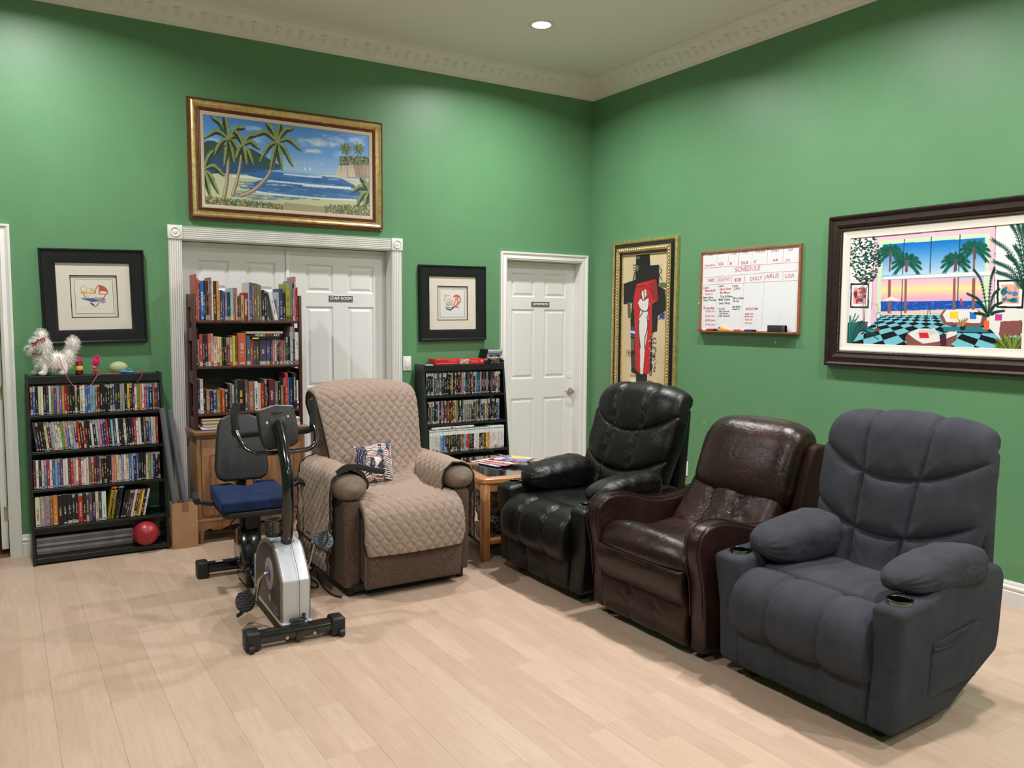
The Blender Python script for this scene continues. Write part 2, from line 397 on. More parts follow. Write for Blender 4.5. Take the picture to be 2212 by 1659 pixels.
# casings
def casing(name, xi0, xi1, ztop, wd=.065, fl=False):
    """moulded architrave round an opening"""
    t = D.objects.new(name, None); COL.objects.link(t); t['kind'] = 'structure'
    if fl:
        def board(nm, L_, M):
            pr = [(0, 0), (0, -.02)]; nfl = 6; ww = wd
            for i in range(nfl):
                c = (i + .5) * ww / nfl; hw = ww / nfl * .36
                pr += [(c - hw, -.024), (c - hw * .5, -.018), (c + hw * .5, -.018), (c + hw, -.024)]
            pr += [(ww, -.02), (ww, 0)]
            b = B(); v = []; n = len(pr)
            for z in (0, L_):
                for p in pr: v.append(M @ Vector((p[0], p[1], z)))
            f = [tuple(range(n)), tuple(range(2 * n - 1, n - 1, -1))] + [(i, (i + 1) % n, n + (i + 1) % n, n + i) for i in range(n)]
            b.add([tuple(q) for q in v], f); return b.end(nm, WHITE, t, ang=20)
        board('side_casing', ztop, Matrix.Translation((xi0 - wd, 0, 0))); board('side_casing', ztop, Matrix.Translation((xi1, 0, 0)))
        board('head_casing', xi1 - xi0, Matrix.Translation((xi0, 0, ztop + wd)) @ Matrix.Rotation(PI / 2, 4, 'Y'))
        for x in (xi0 - wd - .004, xi1 - .004):
            q = wd + .008
            bb = B().box(x, x + q, -.03, 0, ztop - .002, ztop - .002 + q, bev=.002)
            bb.lathe([(.001, -.034), (.008, -.036), (.014, -.032), (.02, -.029), (.026, -.031), (.03, -.036), (.034, -.031), (.036, -.028)], (x + q / 2, 0, ztop - .002 + q / 2), 24, 'y')
            bb.end('corner_block', WHITE, t, ang=30)
    else:
        pr = [(0, 0), (0, -.012), (.008, -.014), (.012, -.018), (.022, -.016), (.034, -.013), (.044, -.017), (.052, -.022), (wd, -.022), (wd, 0)]
        b = B(); pts = [(xi0, 0), (xi0, ztop), (xi1, ztop), (xi1, 0)]; dr = [(-1, 0), (-1, 1), (1, 1), (1, 0)]; n = len(pr); v = []
        for (x, z), (dx, dz) in zip(pts, dr):
            for p in pr: v.append((x + dx * p[0], p[1], z + dz * p[0]))
        f = [(k * n + i, k * n + i + 1, (k + 1) * n + i + 1, (k + 1) * n + i) for k in range(3) for i in range(n - 1)]
        f += [tuple(range(n)), tuple(range(4 * n - 1, 3 * n - 1, -1))]
        b.add(v, f); b.end('architrave', WHITE, t, ang=25)
    # jamb lining
    j = B().box(xi0 - .002, xi0 + .004, -.001, .155, 0, ztop).box(xi1 - .004, xi1 + .002, -.001, .155, 0, ztop).box(xi0, xi1, -.001, .155, ztop - .004, ztop + .002)
    j.end('jamb', WHITE, t, ang=0); return t
casing('trim_3', -3.508, -1.962, 2.055, .085, True)
casing('trim_4', -.90, -.110, 2.03, .066)
casing('trim_5', -5.49, -4.575, 2.025, .064)
def panel_door(name, x0, x1, z1, px, pz, y, z0=.012, th=.04):
    """six raised panels: px list of (x0,x1), pz list of (z0,z1)"""
    bm = bmesh.new(); xs = sorted({x0, x1, *[q for p in px for q in p]}); zs = sorted({z0, z1, *[q for p in pz for q in p]})
    def V(x, z, d): return bm.verts.new((x, y + d, z))
    for i in range(len(xs) - 1):
        for j in range(len(zs) - 1):
            a, b, c, d = xs[i], xs[i + 1], zs[j], zs[j + 1]
            if any(abs(a - p[0]) < 1e-6 for p in px) and any(abs(c - p[0]) < 1e-6 for p in pz):
                rings = [(0, 0), (.007, .007), (.014, .009), (.018, .009), (.036, .002), (.040, .002)]; pv = None
                for ins, dp in rings:
                    r = [V(a + ins, c + ins, dp), V(b - ins, c + ins, dp), V(b - ins, d - ins, dp), V(a + ins, d - ins, dp)]
                    if pv:
                        for k in range(4): bm.faces.new([pv[k], pv[(k + 1) % 4], r[(k + 1) % 4], r[k]])
                    pv = r
                bm.faces.new(pv)
            else: bm.faces.new([V(a, c, 0), V(b, c, 0), V(b, d, 0), V(a, d, 0)])
    bmesh.ops.remove_doubles(bm, verts=bm.verts, dist=1e-5)
    v = [V(x, z, d) for x in (x0, x1) for z in (z0, z1) for d in (0, th)]
    for f in [(0, 1, 3, 2), (4, 6, 7, 5), (0, 4, 5, 1), (2, 3, 7, 6), (1, 5, 7, 3)]: bm.faces.new([v[i] for i in f])
    bmesh.ops.recalc_face_normals(bm, faces=bm.faces)
    o = link(name, from_bm(bm, DOORM, 12)); o['kind'] = 'structure'; return o
PZ = [(.24, .822), (.995, 1.61), (1.715, 1.925)]
d1 = panel_door('door_1', -3.503, -2.752, 2.046, [(-3.388, -3.172), (-3.053, -2.841)], PZ, .10)
d2 = panel_door('door_2', -2.742, -1.968, 2.046, [(-2.613, -2.40), (-2.283, -2.068)], PZ, .10)
B().box(-2.762, -2.738, .09, .1, .012, 2.045, bev=.002).end('astragal', DOORM, d1)
d3 = panel_door('door_3', -.894, -.108, 2.022, [(-.786, -.543), (-.44, -.205)], PZ, .10)
for par, x, z in ((d3, -.152, .865), (d2, -2.705, .88)):
    k = B().lathe([(0, .099), (.034, .099), (.034, .092), (.028, .088), (.012, .086), (.011, .06), (.016, .055), (.016, .045), (0, .043)], (x, 0, z), 20, 'y')
    if par is d3: k.tube([(x, .052, z), (x - .03, .05, z), (x - .065, .052, z - .002), (x - .085, .056, z + .004)], [.009, .008, .007, .005], 10, flat=.7)
    else: k.ball((x, .045, z), (.026, .02, .026), 16)
    k.end('door_handle', STEEL, par)
B().lathe([(0, .1), (.028, .1), (.027, .096), (.012, .095), (0, .095)], (-.158, 0, 1.012), 20, 'y').end('deadbolt_cover', DOORM, d3)
# open door leaf seen on its hinge edge
d4 = B().box(-4.622, -4.583, .075, .83, .035, 2.015, bev=.002).end('door_4', DOORM, ang=20); d4['kind'] = 'structure'
for z in (.27, 1.05, 1.8):
    h = B().box(-4.6035, -4.5835, .069, .0755, z - .045, z + .045, bev=.004, seg=2).lathe([(0, z - .045), (.006, z - .045), (.006, z + .045), (0, z + .045)], (-4.581, .066, 0), 10)
    for dz in (-.03, -.005, .025): h.ball((-4.598, .069, z + dz), .003, 8)
    h.end('hinge', STEEL, d4)
# signs on the doors
def sign(name, label, s, x, z, wd, ht, y, size, col, tw):
    t = thing(name, label, 'sign', (x, y, z))
    B().box(-wd / 2, wd / 2, -.004, 0, -ht / 2, ht / 2, bev=.001).end('backing', mat('sign_silver', L(196, 198, 198), .35, .3), t)
    B().box(-wd / 2 + .003, wd / 2 - .003, -.0055, -.004, -ht / 2 + .004, ht / 2 - .003).end('face', col, t)
    text_mesh(s, size, mat('sign_letters', L(236, 236, 232), .5), t, (0, -.0062, .0005), (PI / 2, 0, 0), width=tw, bold=.0006)
sign('door_sign', 'grey engraved STAFF ROOM sign on the white double door', 'STAFF ROOM', -2.338, 1.672, .195, .05, .10, .034, mat('sign_grey', L(84, 86, 88), .4), .172)
sign('door_sign', 'green-grey engraved ADMINISTRATOR sign on the narrow white door', 'ADMINISTRATOR', -.484, 1.655, .196, .048, .10, .027, mat('sign_green_grey', L(74, 92, 92), .4), .165)
# light switch, outlet and charger
t = thing('light_switch', 'white rocker light switch on green wall beside the double door', 'switch', (-1.828, 0, 1.165))
B().box(-.036, .036, -.006, 0, -.058, .058, bev=.003).end('wall_plate', mat('switch_white', L(232, 232, 230), .35), t)
B().box(-.017, .017, -.01, -.005, -.034, .034, bev=.0015).end('rocker', mat('switch_white', L(232, 232, 230), .35), t)
for z in (-.048, .048): B().ball((0, -.006, z), (.003, .0015, .003), 8).end('screw', STEEL, t)
t = thing('wall_outlet', 'white wall outlet low on the right wall behind recliners', 'outlet', (0, -1.262, .352))
B().box(-.006, 0, -.036, .036, -.058, .058, bev=.003).end('wall_plate', mat('switch_white', L(232, 232, 230), .35), t)
t = thing('power_adapter', 'black power adapter plugged into outlet beside the black recliner', 'adapter', (-.006, -1.235, .375))
B().box(-.05, 0, -.022, .022, -.055, .05, bev=.006).end('adapter_body', BLACKP, t)
B().tube([(-.03, 0, -.055), (-.03, .01, -.12), (-.028, .015, -.22), (-.035, .03, -.3), (-.06, .05, -.36)], .003, 8).end('cord', BLACKP, t)
B().tube([(-.03, 0, .05), (-.05, .01, .1), (-.09, .03, .2), (-.08, .04, .26)], .004, 8).end('cord', BLACKP, t)
# recessed downlights
LENS = mat('lamp_lens', L(255, 246, 236), .5, emit=20)
for i, (x, y) in enumerate(LAMPS):
    vis = i == 0
    t = thing('ceiling_downlight', 'round recessed ceiling downlight glowing white near the room corner' if vis else 'recessed ceiling downlight, ' + ['', 'nearest the back wall in the left row', 'second from the back wall in the right row', 'middle one of the left row', 'third from the back wall in the right row', 'last one of the left row', 'fourth from the back wall in the right row', 'last one of the right row'][i], 'ceiling light', (x, y, CEIL), group='recessed downlights in the ceiling')
    B().lathe([(.066, -.003), (.085, -.008), (.096, -.004), (.098, 0), (.066, 0)], n=32).end('trim_ring', WHITE, t)
    B().lathe([(0, -.006), (.05, -.006), (.067, -.003), (.067, 0), (0, 0)], n=32).end('lens', LENS, t)
# ================================================================== RECLINERS
def m_leather(name, col, col2, rough, bump=.0012, coat=.1, crack=0, sc_=14):
    t = NT(name); o = t.obj(); n = t.noise(o, 5, 4, .6)
    c = t.mix(t.ramp(n, [(.35, 0.), (.7, 1.)]), col, col2)
    if crack:
        v = t.n('TexVoronoi', 0, feature='DISTANCE_TO_EDGE', i_Vector=t.n('VectorMath', 0, operation='ADD', i_0=o, i_1=t.noise(o, 9, 3, .6, 1)), i_Scale=16)
        m_ = t.math('MULTIPLY', t.ramp(v, [(0, 1.), (.018, 0.)]), t.ramp(t.noise(o, 4, 2), [(.5, 0.), (.68, crack)]))
        c = t.mix(m_, c, L(130, 92, 66))
    w1 = t.noise(t.n('VectorMath', 0, operation='ADD', i_0=o, i_1=t.noise(o, 6, 2, .5, 1)), sc_, 4, .55)
    nb = t.bump(w1, bump * 3.5, .8); g = t.n('TexVoronoi', 0, i_Vector=o, i_Scale=420)
    t.bump(g, bump * .25, .6, nb)
    return t.fin(c, t.ramp(n, [(.3, rough - .06), (.7, rough + .06)]), Specular_IOR_Level=.27, Coat_Weight=coat, Coat_Roughness=.3)
def m_cloth(name, col, var=.12, sheen=.3, sc_=3, bs=700, bd=.0006, rough=.95, mot=.1):
    t = NT(name); o = t.obj(); n = t.noise(o, sc_, 5, .65); n2 = t.noise(o, 60, 3, .7)
    f = lambda k: tuple(min(1, x * k) for x in col[:3]) + (1,)
    c = t.mix(t.ramp(n, [(.3, 0.), (.7, 1.)]), f(1 - var), f(1 + var)); c = t.mix(t.ramp(n2, [(.35, 0.), (.75, mot)]), c, f(1.5))
    nb = t.bump(t.noise(o, 28, 4, .6), .002, .5); t.bump(t.noise(o, bs, 3, .7), bd, 1, nb)
    return t.fin(c, rough, Specular_IOR_Level=.2, Sheen_Weight=sheen, Sheen_Roughness=.45, Sheen_Tint=f(1.8))
GREYC = m_cloth('slate_grey_microfibre', L(54, 56, 62), .22, .22, 7)
BLACKL = m_leather('black_leather', L(10, 9, 9), L(15, 14, 13), .38, .0007, .05)
BROWNL = m_leather('dark_brown_leather', L(28, 17, 14), L(46, 27, 22), .30, .0009, .12, crack=.5)
BROWNW = mat('brown_leather_side', L(44, 27, 22), .62, var=.2, vs_=8, bs=60, bd=.001, spec=.15)
CHROME = mat('chrome_cup_ring', L(150, 152, 158), .12, 1)
UNDER = mat('black_underframe', L(10, 10, 10), .7)
def hw_(*a): return list(a)
def recliner_a(name, label, loc, mt, lean=0.0, pocket=False, wr=.002, wide=0.0, dz=0.0):
    """wide recliner with cup-holder arms, bolster arm pads and a channelled back"""
    t = thing(name, label, 'recliner', loc, PI)
    # arms
    ap = [(0.0, .055), (.012, .30), (-.004, .515), (.10, .53), (.19, .535), (.30, .575), (.62, .588), (.70, .575), (.735, .53), (.742, .30), (.735, .215), (.46, .09), (.40, .055)]
    for sg in (-1, 1):
        yi, yo = .295, .415
        fl = lambda p, a, sg=sg: a + (sg * (.052 if sg < 0 else .026) * max(0, (p[1] - .05) / .5) if abs(a) > .35 else sg * .012 * (p[1] / .5)) - (sg * .05 * (-p[0]) if abs(a) > .35 else 0)
        arm = B().prism([(-a, b) for a, b in ap], sg * yi, sg * yo, 'y', bev=.026, seg=4, sh=fl).end('arm', mt, t, ang=60)
        c = (-.085, sg * .366 - (.014 if sg < 0 else 0), .5325)
        B().lathe([(.0372, .0), (.041, .0045), (.046, .003), (.047, -.002), (.0475, -.05), (.0372, -.05), (.0372, .0)], c, 32).end('cup_rim', CHROME, arm)
        B().lathe([(0, .0012), (.0384, .0016), (.0384, -.052), (0, -.052)], c, 24).end('cup_well', mat('cup_well_dark', L(3, 3, 4), 1.0, spec=0), arm)
        # bolster pad on the arm
        pth = [(.128, sg * .318, .566), (.19, sg * .318, .574), (.30, sg * .318, .586), (.45, sg * .326, .594), (.60, sg * .338, .594)]
        if sg < 0: pth = [(.105, sg * .300, .562), (.17, sg * .300, .564), (.28, sg * .298, .567), (.44, sg * .296, .578), (.59, sg * .31, .585)]
        pillow('arm_pad', mt, t, pth, [.088, .108, .112, .112, .10], [.036, .060, .074, .080, .068] if sg > 0 else [.050, .080, .094, .098, .084], ex=3.2, nL=60, nC=72, wr=.0022, seed=3 + sg, endp=.22, rot=sg * .14, pk=.04)
    if pocket:
        pk = pad('side_pocket', mt, t, [(0, .14), (0, .26), (0, .37)], .165, .006, .002, nu=24, nv=24, ex=(20, 30), wr=.006, wk=90, dd=0)
        # stand the pocket against the outer side
        me = pk.data
        for v in me.vertices:
            x, y, z = v.co; v.co = (-.37 + y * .98, .4165 + .03 * max(0, (z - .05) / .5) + x + .002 - .05 * .37, z + .08 * (-y) + .01)
        B().tube([(-.205, .431, .343), (-.30, .428, .338), (-.42, .424, .360), (-.535, .420, .388)], .0035, 8).end('pocket_hem', mt, pk)
    # seat cushion (behind the front seam) and channelled footrest
    pad('seat_cushion', mt, t, [(.60, .46), (.40, .455), (.26, .462), (.125, .455)], .30, .03, .12, nu=40, nv=30, ex=(12, 8), wr=.002, wk=60, dd=0, flip=-1, seed=5)
    vs_ = [('v', -.112, 0, -.012, 0, 1), ('v', .112, 0, .012, 0, 1)]
    pad('footrest', mt, t, [(.15, .425), (.07, .425), (.012, .395), (-.012, .34), (-.008, .28), (.03, .235)], .315, .058, .05, seams=vs_, nu=84, nv=56, ex=(9, 6), wr=wr, dd=.30, dw=.022, flip=-1, seed=2)
    vs2 = [('v', -.115, 0, .014, 0, 1), ('v', .115, 0, -.014, 0, 1)]
    pad('front_panel', mt, t, [(.022, .262), (.012, .20), (.014, .13), (.03, .055)], .305, .024, .03, seams=vs2, nu=64, nv=30, ex=(14, 8), wr=wr * .8, dd=.3, dw=.02, flip=-1, seed=8)
    # back
    k = lean
    bp = [(.50 + k * .2, .40), (.535 + k * .4, .50), (.565 + k * .6, .62), (.595 + k * .8, .76), (.622 + k, .87), (.645 + k * 1.1, .98), (.675 + k * 1.2, 1.055), (.73 + k * 1.25, 1.085), (.785 + k * 1.25, 1.06)]
    sm = [('h', .575, .95), ('h', .27, .9), ('v', -.125, -.02, -.012, .575, 1, (.95, 0)), ('v', .125, .02, .012, .575, 1, (.95, 0)),
          ('v', -.13, 0, .0, .27, .575, (.9, .95)), ('v', .12, .04, .0, .27, .575, (.9, .95)), ('v', -.135, -.02, 0, 0, .27, (0, .9)), ('v', .105, .03, 0, 0, .27, (0, .9))]
    pad('backrest', mt, t, bp, [(0, .315), (.3, .355), (.5, .375), (.7, .378), (.88, .362), (1, .35)], .06, .10, seams=sm, nu=120, nv=130, ex=(7, 16), wr=wr, dd=.36, dw=.022, bow=.035, crease=.007, seed=11, wk=70, c=-.014)
    # hard back shell
    sp = [(.70 + k * .5, .45), (.70 + k, 1.00), (.745 + k * 1.15, 1.02), (.79 + k * 1.1, 1.0), (.79 + k * .5, .45)]
    B().prism([(-a, b) for a, b in sp], -.355, .33, 'y', bev=.02, seg=3).end('back_shell', mt, t, ang=50)
    u = B().box(-.66, -.04, -.27, .27, .035, .09, bev=.01).box(-.70, -.30, -.30, .30, .09, .42)
    for x in (-.08, -.40):
        for y in (-.3, .3): u.lathe([(0, 0), (.022, 0), (.024, .03), (.018, .06), (0, .06)], (x - .02, y, 0), 12)
    u.end('underframe', UNDER, t)
    return t
recliner_a('recliner', 'slate grey fabric recliner with side pocket, nearest the camera', (-1.965, -3.945, 0), GREYC, 0, True, wr=.0016)
recliner_a('recliner', 'matte black leather recliner with cup holders beside the wooden side table', (-2.02, -2.175, 0), BLACKL, .075, False, wr=.0026)

def recliner_b(name, label, loc, mt):
    t = thing(name, label, 'recliner', loc, PI)
    for sg in (-1, 1):
        ap = [(.02, .04), (.014, .20), (.0, .36), (-.03, .48), (-.03, .545), (.0, .595), (.06, .622), (.16, .622), (.28, .59), (.40, .568), (.55, .575), (.70, .60), (.78, .58), (.80, .40), (.78, .12), (.70, .04)]
        ap = [tuple(q) for q in spline(ap, 3)]
        arm = B().prism([(-a, b) for a, b in ap], sg * .312, sg * .405, 'y', bev=.016, seg=3).end('arm', mt, t, ang=50)
        for yy in (.322, .396):
            q = [(-a + .002, sg * yy, b + .001) for a, b in ap[3:40]]
            B().tube([(x + (.004 if i < 16 else 0), y, z + (.0 if i < 10 else .003)) for i, (x, y, z) in enumerate(q)], .0032, 6, sub=1).end('welt', mt, arm)
    # crown of the seat: overstuffed front roll, front band and scooped seat
    pad('seat_cushion', mt, t, [(.56, .475), (.40, .452), (.24, .445), (.12, .476), (.05, .488), (-.005, .445), (-.02, .40), (-.022, .385)], .305, .035, .12, nu=64, nv=56, ex=(7, 6), ez=(0, 1), wr=.0042, wk=110, dd=0, flip=-1, seed=4, bow=.02)
    pad('seat_band', mt, t, [(-.02, .40), (-.024, .34), (-.01, .28), (.02, .235)], .305, .026, .03, nu=64, nv=30, ex=(12, 5), wr=.004, wk=90, dd=0, flip=-1, seed=14)
    B().tube([(.022 + .022 * (1 - (y / .3) ** 2), y, .392 - .012 * (1 - (y / .3) ** 2)) for y in np.linspace(-.302, .302, 13)], .0045, 8).end('welt', mt, t)
    pad('footrest_panel', mt, t, [(.035, .265), (.02, .20), (.012, .12), (.03, .045)], .298, .024, .03, seams=[('v', -.10, 0, .012, 0, 1), ('v', .11, 0, -.012, 0, 1)], nu=64, nv=32, ex=(12, 6), wr=.003, wk=90, dd=.25, dw=.04, flip=-1, seed=9)
    # lumbar pad, then the overstuffed upper pad
    pad('lumbar_pad', mt, t, [(.44, .43), (.50, .50), (.56, .57), (.61, .64), (.64, .69)], [(0, .30), (1, .305)], .06, .08, seams=[('v', -.10, -.03, .03, 0, 1), ('v', .12, .05, -.03, 0, 1)], nu=70, nv=44, ex=(6, 7), wr=.006, wk=150, dd=.22, dw=.03, seed=21, bow=.03)
    pad('head_pad', mt, t, [(.625, .625), (.63, .69), (.655, .77), (.69, .85), (.72, .91), (.76, .945), (.82, .95), (.87, .915)], [(0, .29), (.15, .305), (.7, .305), (1, .285)], .075, .09, nu=110, nv=110, ex=(6, 8), wr=.006, wk=55, dd=0, seed=25, bow=.028, c=.022)
    for sg in (-1, 1):
        wp = [(.66, .50), (.70, .70), (.76, .87), (.80, .915), (.87, .915), (.925, .88), (.93, .70), (.89, .40), (.70, .40)]
        B().prism([(-a, b) for a, b in spline(wp, 3)], sg * .30, sg * .37, 'y', bev=.02, seg=3).end('back_wing', BROWNW, t, ang=60)
    B().prism([(-a, b) for a, b in [(.74, .35), (.80, .90), (.90, .89), (.86, .35)]], -.32, .32, 'y', bev=.02, seg=3).end('back_shell', mat('brown_vinyl_shell', L(34, 22, 18), .7, spec=.15), t, ang=50)
    u = B().box(-.70, -.06, -.30, .30, .03, .10, bev=.01).box(-.75, -.08, -.31, .31, .10, .42)
    for x in (-.08, -.66):
        for y in (-.33, .33): u.lathe([(0, 0), (.02, 0), (.022, .045), (0, .045)], (x, y, 0), 12)
    u.end('underframe', UNDER, t)
    return t
recliner_b('recliner', 'glossy dark brown leather recliner between the black and grey ones', (-2.0, -3.058, 0), BROWNL)

# ------------------------------------------------------------------ tan recliner with quilted cover
TW = NT('brown_chenille'); o_ = TW.obj()
wv = TW.n('TexWave', 1, wave_type='BANDS', bands_direction='DIAGONAL', i_Vector=TW.scale(o_, 1, 1, 1), i_Scale=120, i_Distortion=1.2, i_Detail=2)
TW.bump(wv, .001); BROWNC = TW.fin(TW.mix(TW.ramp(TW.noise(o_, 210, 3, .7), [(.38, 0.), (.62, 1.)]), L(48, 34, 29), L(112, 88, 76)), .95, Specular_IOR_Level=.15, Sheen_Weight=.2)
TW2 = NT('taupe_chenille'); o_ = TW2.obj(); wv = TW2.n('TexWave', 1, wave_type='BANDS', i_Vector=o_, i_Scale=160, i_Distortion=1.5); TW2.bump(wv, .0012)
TAUPEC = TW2.fin(TW2.mix(TW2.ramp(TW2.noise(o_, 400, 2), [(.35, 0.), (.65, 1.)]), L(112, 98, 86), L(146, 131, 116)), .95, Specular_IOR_Level=.15)
QUILT = m_cloth('quilted_tan_microfibre', L(150, 132, 119), .05, .25, 3, 900, .0003, .8, .03)
BIND = m_cloth('dark_brown_binding', L(50, 38, 34), .1, .3)
t = thing('recliner', 'brown chenille recliner facing camera under a tan quilted cover', 'recliner', (-2.655, -1.83, 0), -PI / 2)
for sg in (-1, 1):
    ap = [(.01, .05), (0, .52), (.06, .55), (.60, .55), (.70, .50), (.80, .30), (.80, .10), (.74, .05)]
    B().prism([(-a, b) for a, b in ap], sg * .295, sg * .385, 'y', bev=.012, seg=3).end('arm', BROWNC, t, ang=50)
    pillow('arm_pad', TAUPEC, t, [(-.025, sg * .335, .592), (.1, sg * .335, .60), (.3, sg * .335, .602), (.64, sg * .335, .60)], [.098, .098, .095, .08], [.072, .074, .07, .05], ex=2.3, endp=.22, wr=.001)
pad('footrest_panel', BROWNC, t, [(-.03, .40), (-.055, .30), (-.06, .18), (-.05, .045)], .292, .03, .05, nu=40, nv=30, ex=(12, 8), dd=0, flip=-1, seams=[], wr=.003)
B().box(-.70, .03, -.285, .285, .06, .47, bev=.03, seg=3).end('seat_base', BROWNC, t, ang=50)
pad('backrest', BROWNC, t, [(.42, .45), (.50, .62), (.56, .78), (.62, .94), (.67, 1.04), (.73, 1.065), (.80, 1.03)], [(0, .31), (.5, .345), (.85, .335), (1, .30)], .035, .12, seams=[('h', .42, 0)], nu=60, nv=60, ex=(4, 6), wr=.006, wk=120, dd=.2, seed=31, bow=.03)
B().prism([(-a, b) for a, b in [(.60, .40), (.78, .98), (.86, .97), (.80, .40)]], -.30, .30, 'y', bev=.03, seg=3).end('back_shell', BROWNC, t, ang=50)
u = B().box(-.72, -.0, -.34, .34, .03, .07)
for x in (-.04, -.70):
    for y in (-.34, .34): u.lathe([(0, 0), (.02, 0), (.022, .05), (0, .05)], (x, y, 0), 12)
u.end('underframe', UNDER, t)
for pts in ([(-.55, -.38, .03), (-.45, -.44, .012), (-.30, -.44, .01), (-.24, -.48, .012), (-.36, -.52, .01), (-.5, -.48, .012)], [(-.5, -.38, .02), (-.3, -.42, .008), (-.1, -.43, .008), (-.02, -.40, .008)]):
    B().tube(pts, .005, 8).end('power_cord', BLACKP, t)
# the cover is a thing of its own
t = thing('quilted_cover', 'tan diamond-quilted cover with brown binding draped over the brown recliner', 'slipcover', (-2.655, -1.83, 0), -PI / 2)
def bound(o, closed=True, r=.006, which=None):
    P = pad.ring if which is None else which
    P = np.vstack([P, P[:1]]) if closed else P
    B().tube(P[::2] if len(P) > 90 else P, r, 6, sub=1, cap=not closed).end('binding', BIND, o)
q = pad('back_panel', QUILT, t, [(.37, .56), (.415, .66), (.46, .78), (.505, .90), (.545, .99), (.59, 1.065), (.66, 1.11), (.75, 1.12), (.84, 1.075), (.89, .98), (.895, .86)], [(0, .285), (.2, .30), (.45, .325), (.7, .335), (.85, .32), (1, .28)], .022, .006, nu=130, nv=170, ex=(16, 24), quilt=.062, wr=.003, wk=70, seed=41, bow=.05)
bound(q)
q = pad('seat_panel', QUILT, t, [(.46, .57), (.34, .545), (.22, .515), (.10, .515), (.0, .505), (-.065, .46), (-.09, .39), (-.092, .31), (-.088, .235)], [(0, .25), (.25, .27), (.45, .295), (.9, .305), (1, .285)], .036, .008, nu=120, nv=150, ex=(14, 14), quilt=.062, wr=.004, wk=70, flip=-1, seed=44, bow=.018)
bound(q, r=.007)
# filler between seat and back, and the arm covers
q = pad('back_lower_panel', QUILT, t, [(.36, .545), (.40, .60), (.44, .66)], .285, .02, .02, nu=60, nv=24, ex=(6, 5), quilt=.062, wr=.008, wk=200, seed=45)
def drape(name, path, d0, d1, seed, qn=.062, mt=QUILT, bnd=True, hd=None):
    """sheet following a (l,z) path, running from depth d0 to d1"""
    P, Ln = resample(path, 90); T = np.gradient(P, axis=0); T /= np.linalg.norm(T, axis=1)[:, None]; N = np.stack([T[:, 1], -T[:, 0]], 1)
    dd = np.linspace(0, 1, 100); V = np.linspace(0, Ln, 90)
    Dd, Vv = np.meshgrid(dd * (d1 - d0), V)
    a = (Dd + Vv) / qn; b = (Dd - Vv) / qn; dq = np.minimum(np.abs(a - np.round(a)), np.abs(b - np.round(b))) * qn * .7
    h = .008 * (1 - np.exp(-dq / .0042)) + .004 * wob(Dd * 12, Vv * 14, seed)
    sl = (hd(V)[:, None] if hd else 0)
    X = -(d0 + Dd + sl * (Dd / (d1 - d0))); Y = P[:, 0:1] + N[:, 0:1] * h; Z = P[:, 1:2] + N[:, 1:2] * h
    g = np.stack([X, Y + 0 * Dd, Z + 0 * Dd], -1); g2 = g - np.stack([0 * Dd, N[:, 0:1] + 0 * Dd, N[:, 1:2] + 0 * Dd], -1) * .008
    nv, nu = Dd.shape; n = nu * nv; idx = np.arange(n).reshape(nv, nu); f = np.stack([idx[:-1, :-1], idx[:-1, 1:], idx[1:, 1:], idx[1:, :-1]], -1).reshape(-1, 4)
    f2 = f[:, ::-1] + n; ed = []
    ring = np.r_[idx[0], idx[1:, -1], idx[-1, ::-1][1:], idx[::-1, 0][1:-1]]
    r2 = np.r_[ring[1:], ring[:1]]; ed = np.stack([ring, r2, r2 + n, ring + n], -1)
    o = fastmesh(name, np.vstack([g.reshape(-1, 3), g2.reshape(-1, 3)]), np.vstack([f, f2, ed]), mt, t)
    if bnd: bound(o, which=g.reshape(-1, 3)[ring], r=.006)
    return o
# left arm (photo side): long drape hanging down outside
drape('arm_drape', [(-.235, .585), (-.245, .645), (-.30, .69), (-.36, .69), (-.42, .655), (-.437, .58), (-.440, .45), (-.444, .33), (-.448, .25)], .055, .62, 51)
drape('arm_drape', [(-.440, .28), (-.444, .22), (-.442, .16), (-.440, .115)], .10, .60, 52)
drape('arm_drape', [(.215, .535), (.22, .62), (.27, .68), (.335, .692), (.40, .665), (.438, .59), (.442, .45), (.44, .33), (.443, .22)], .03, .60, 53)
B().box(-.02, 0, -.014, .014, -.034, 0, bev=.001).end('care_tag', WHITE, t, (-.04 + .06, .298, .345))
B().box(-.008, 0, -.004, .004, -.03, 0, bev=.001).end('care_tag', WHITE, t, (-.10, .232, .585), (.2, 0, 0))
st = [(-.055, -.335, .688), (-.06, -.26, .685), (-.075, -.17, .662), (-.08, -.11, .652)]
st = [(-.075, -.40, .680), (-.068, -.35, .712), (-.064, -.28, .708), (-.060, -.20, .684), (-.05, -.13, .668)]
B().tube(st, .0026, 10, flat=6).end('elastic_strap', mat('black_elastic', L(26, 28, 30), .7), t)

# ------------------------------------------------------------------ star-and-stripe pillow
t = NT('patchwork_stars_stripes'); o_ = t.obj()
vc = t.n('TexVoronoi', 1, i_Vector=t.n('VectorMath', 0, operation='ADD', i_0=o_, i_1=t.n('VectorMath', 0, operation='SCALE', i_0=t.noise(o_, 20, 2, .5, 1), i_Scale=.02)), i_Scale=26)
r_ = t.n('SeparateColor', 0, i_Color=vc); g_ = t.n('SeparateColor', 1, i_Color=vc)
rot = t.n('VectorRotate', 0, rotation_type='X_AXIS', i_Vector=o_, i_Angle=t.math('MULTIPLY', r_, 9.0))
wv = t.n('TexWave', 1, wave_type='BANDS', bands_direction='Z', i_Vector=rot, i_Scale=42, i_Distortion=1.0, i_Detail=1)
stripe = t.mix(t.ramp(wv, [(.48, 0.), (.52, 1.)]), L(226, 214, 206), t.mix(t.math('GREATER_THAN', r_, .5), L(52, 34, 48), L(128, 66, 72)))
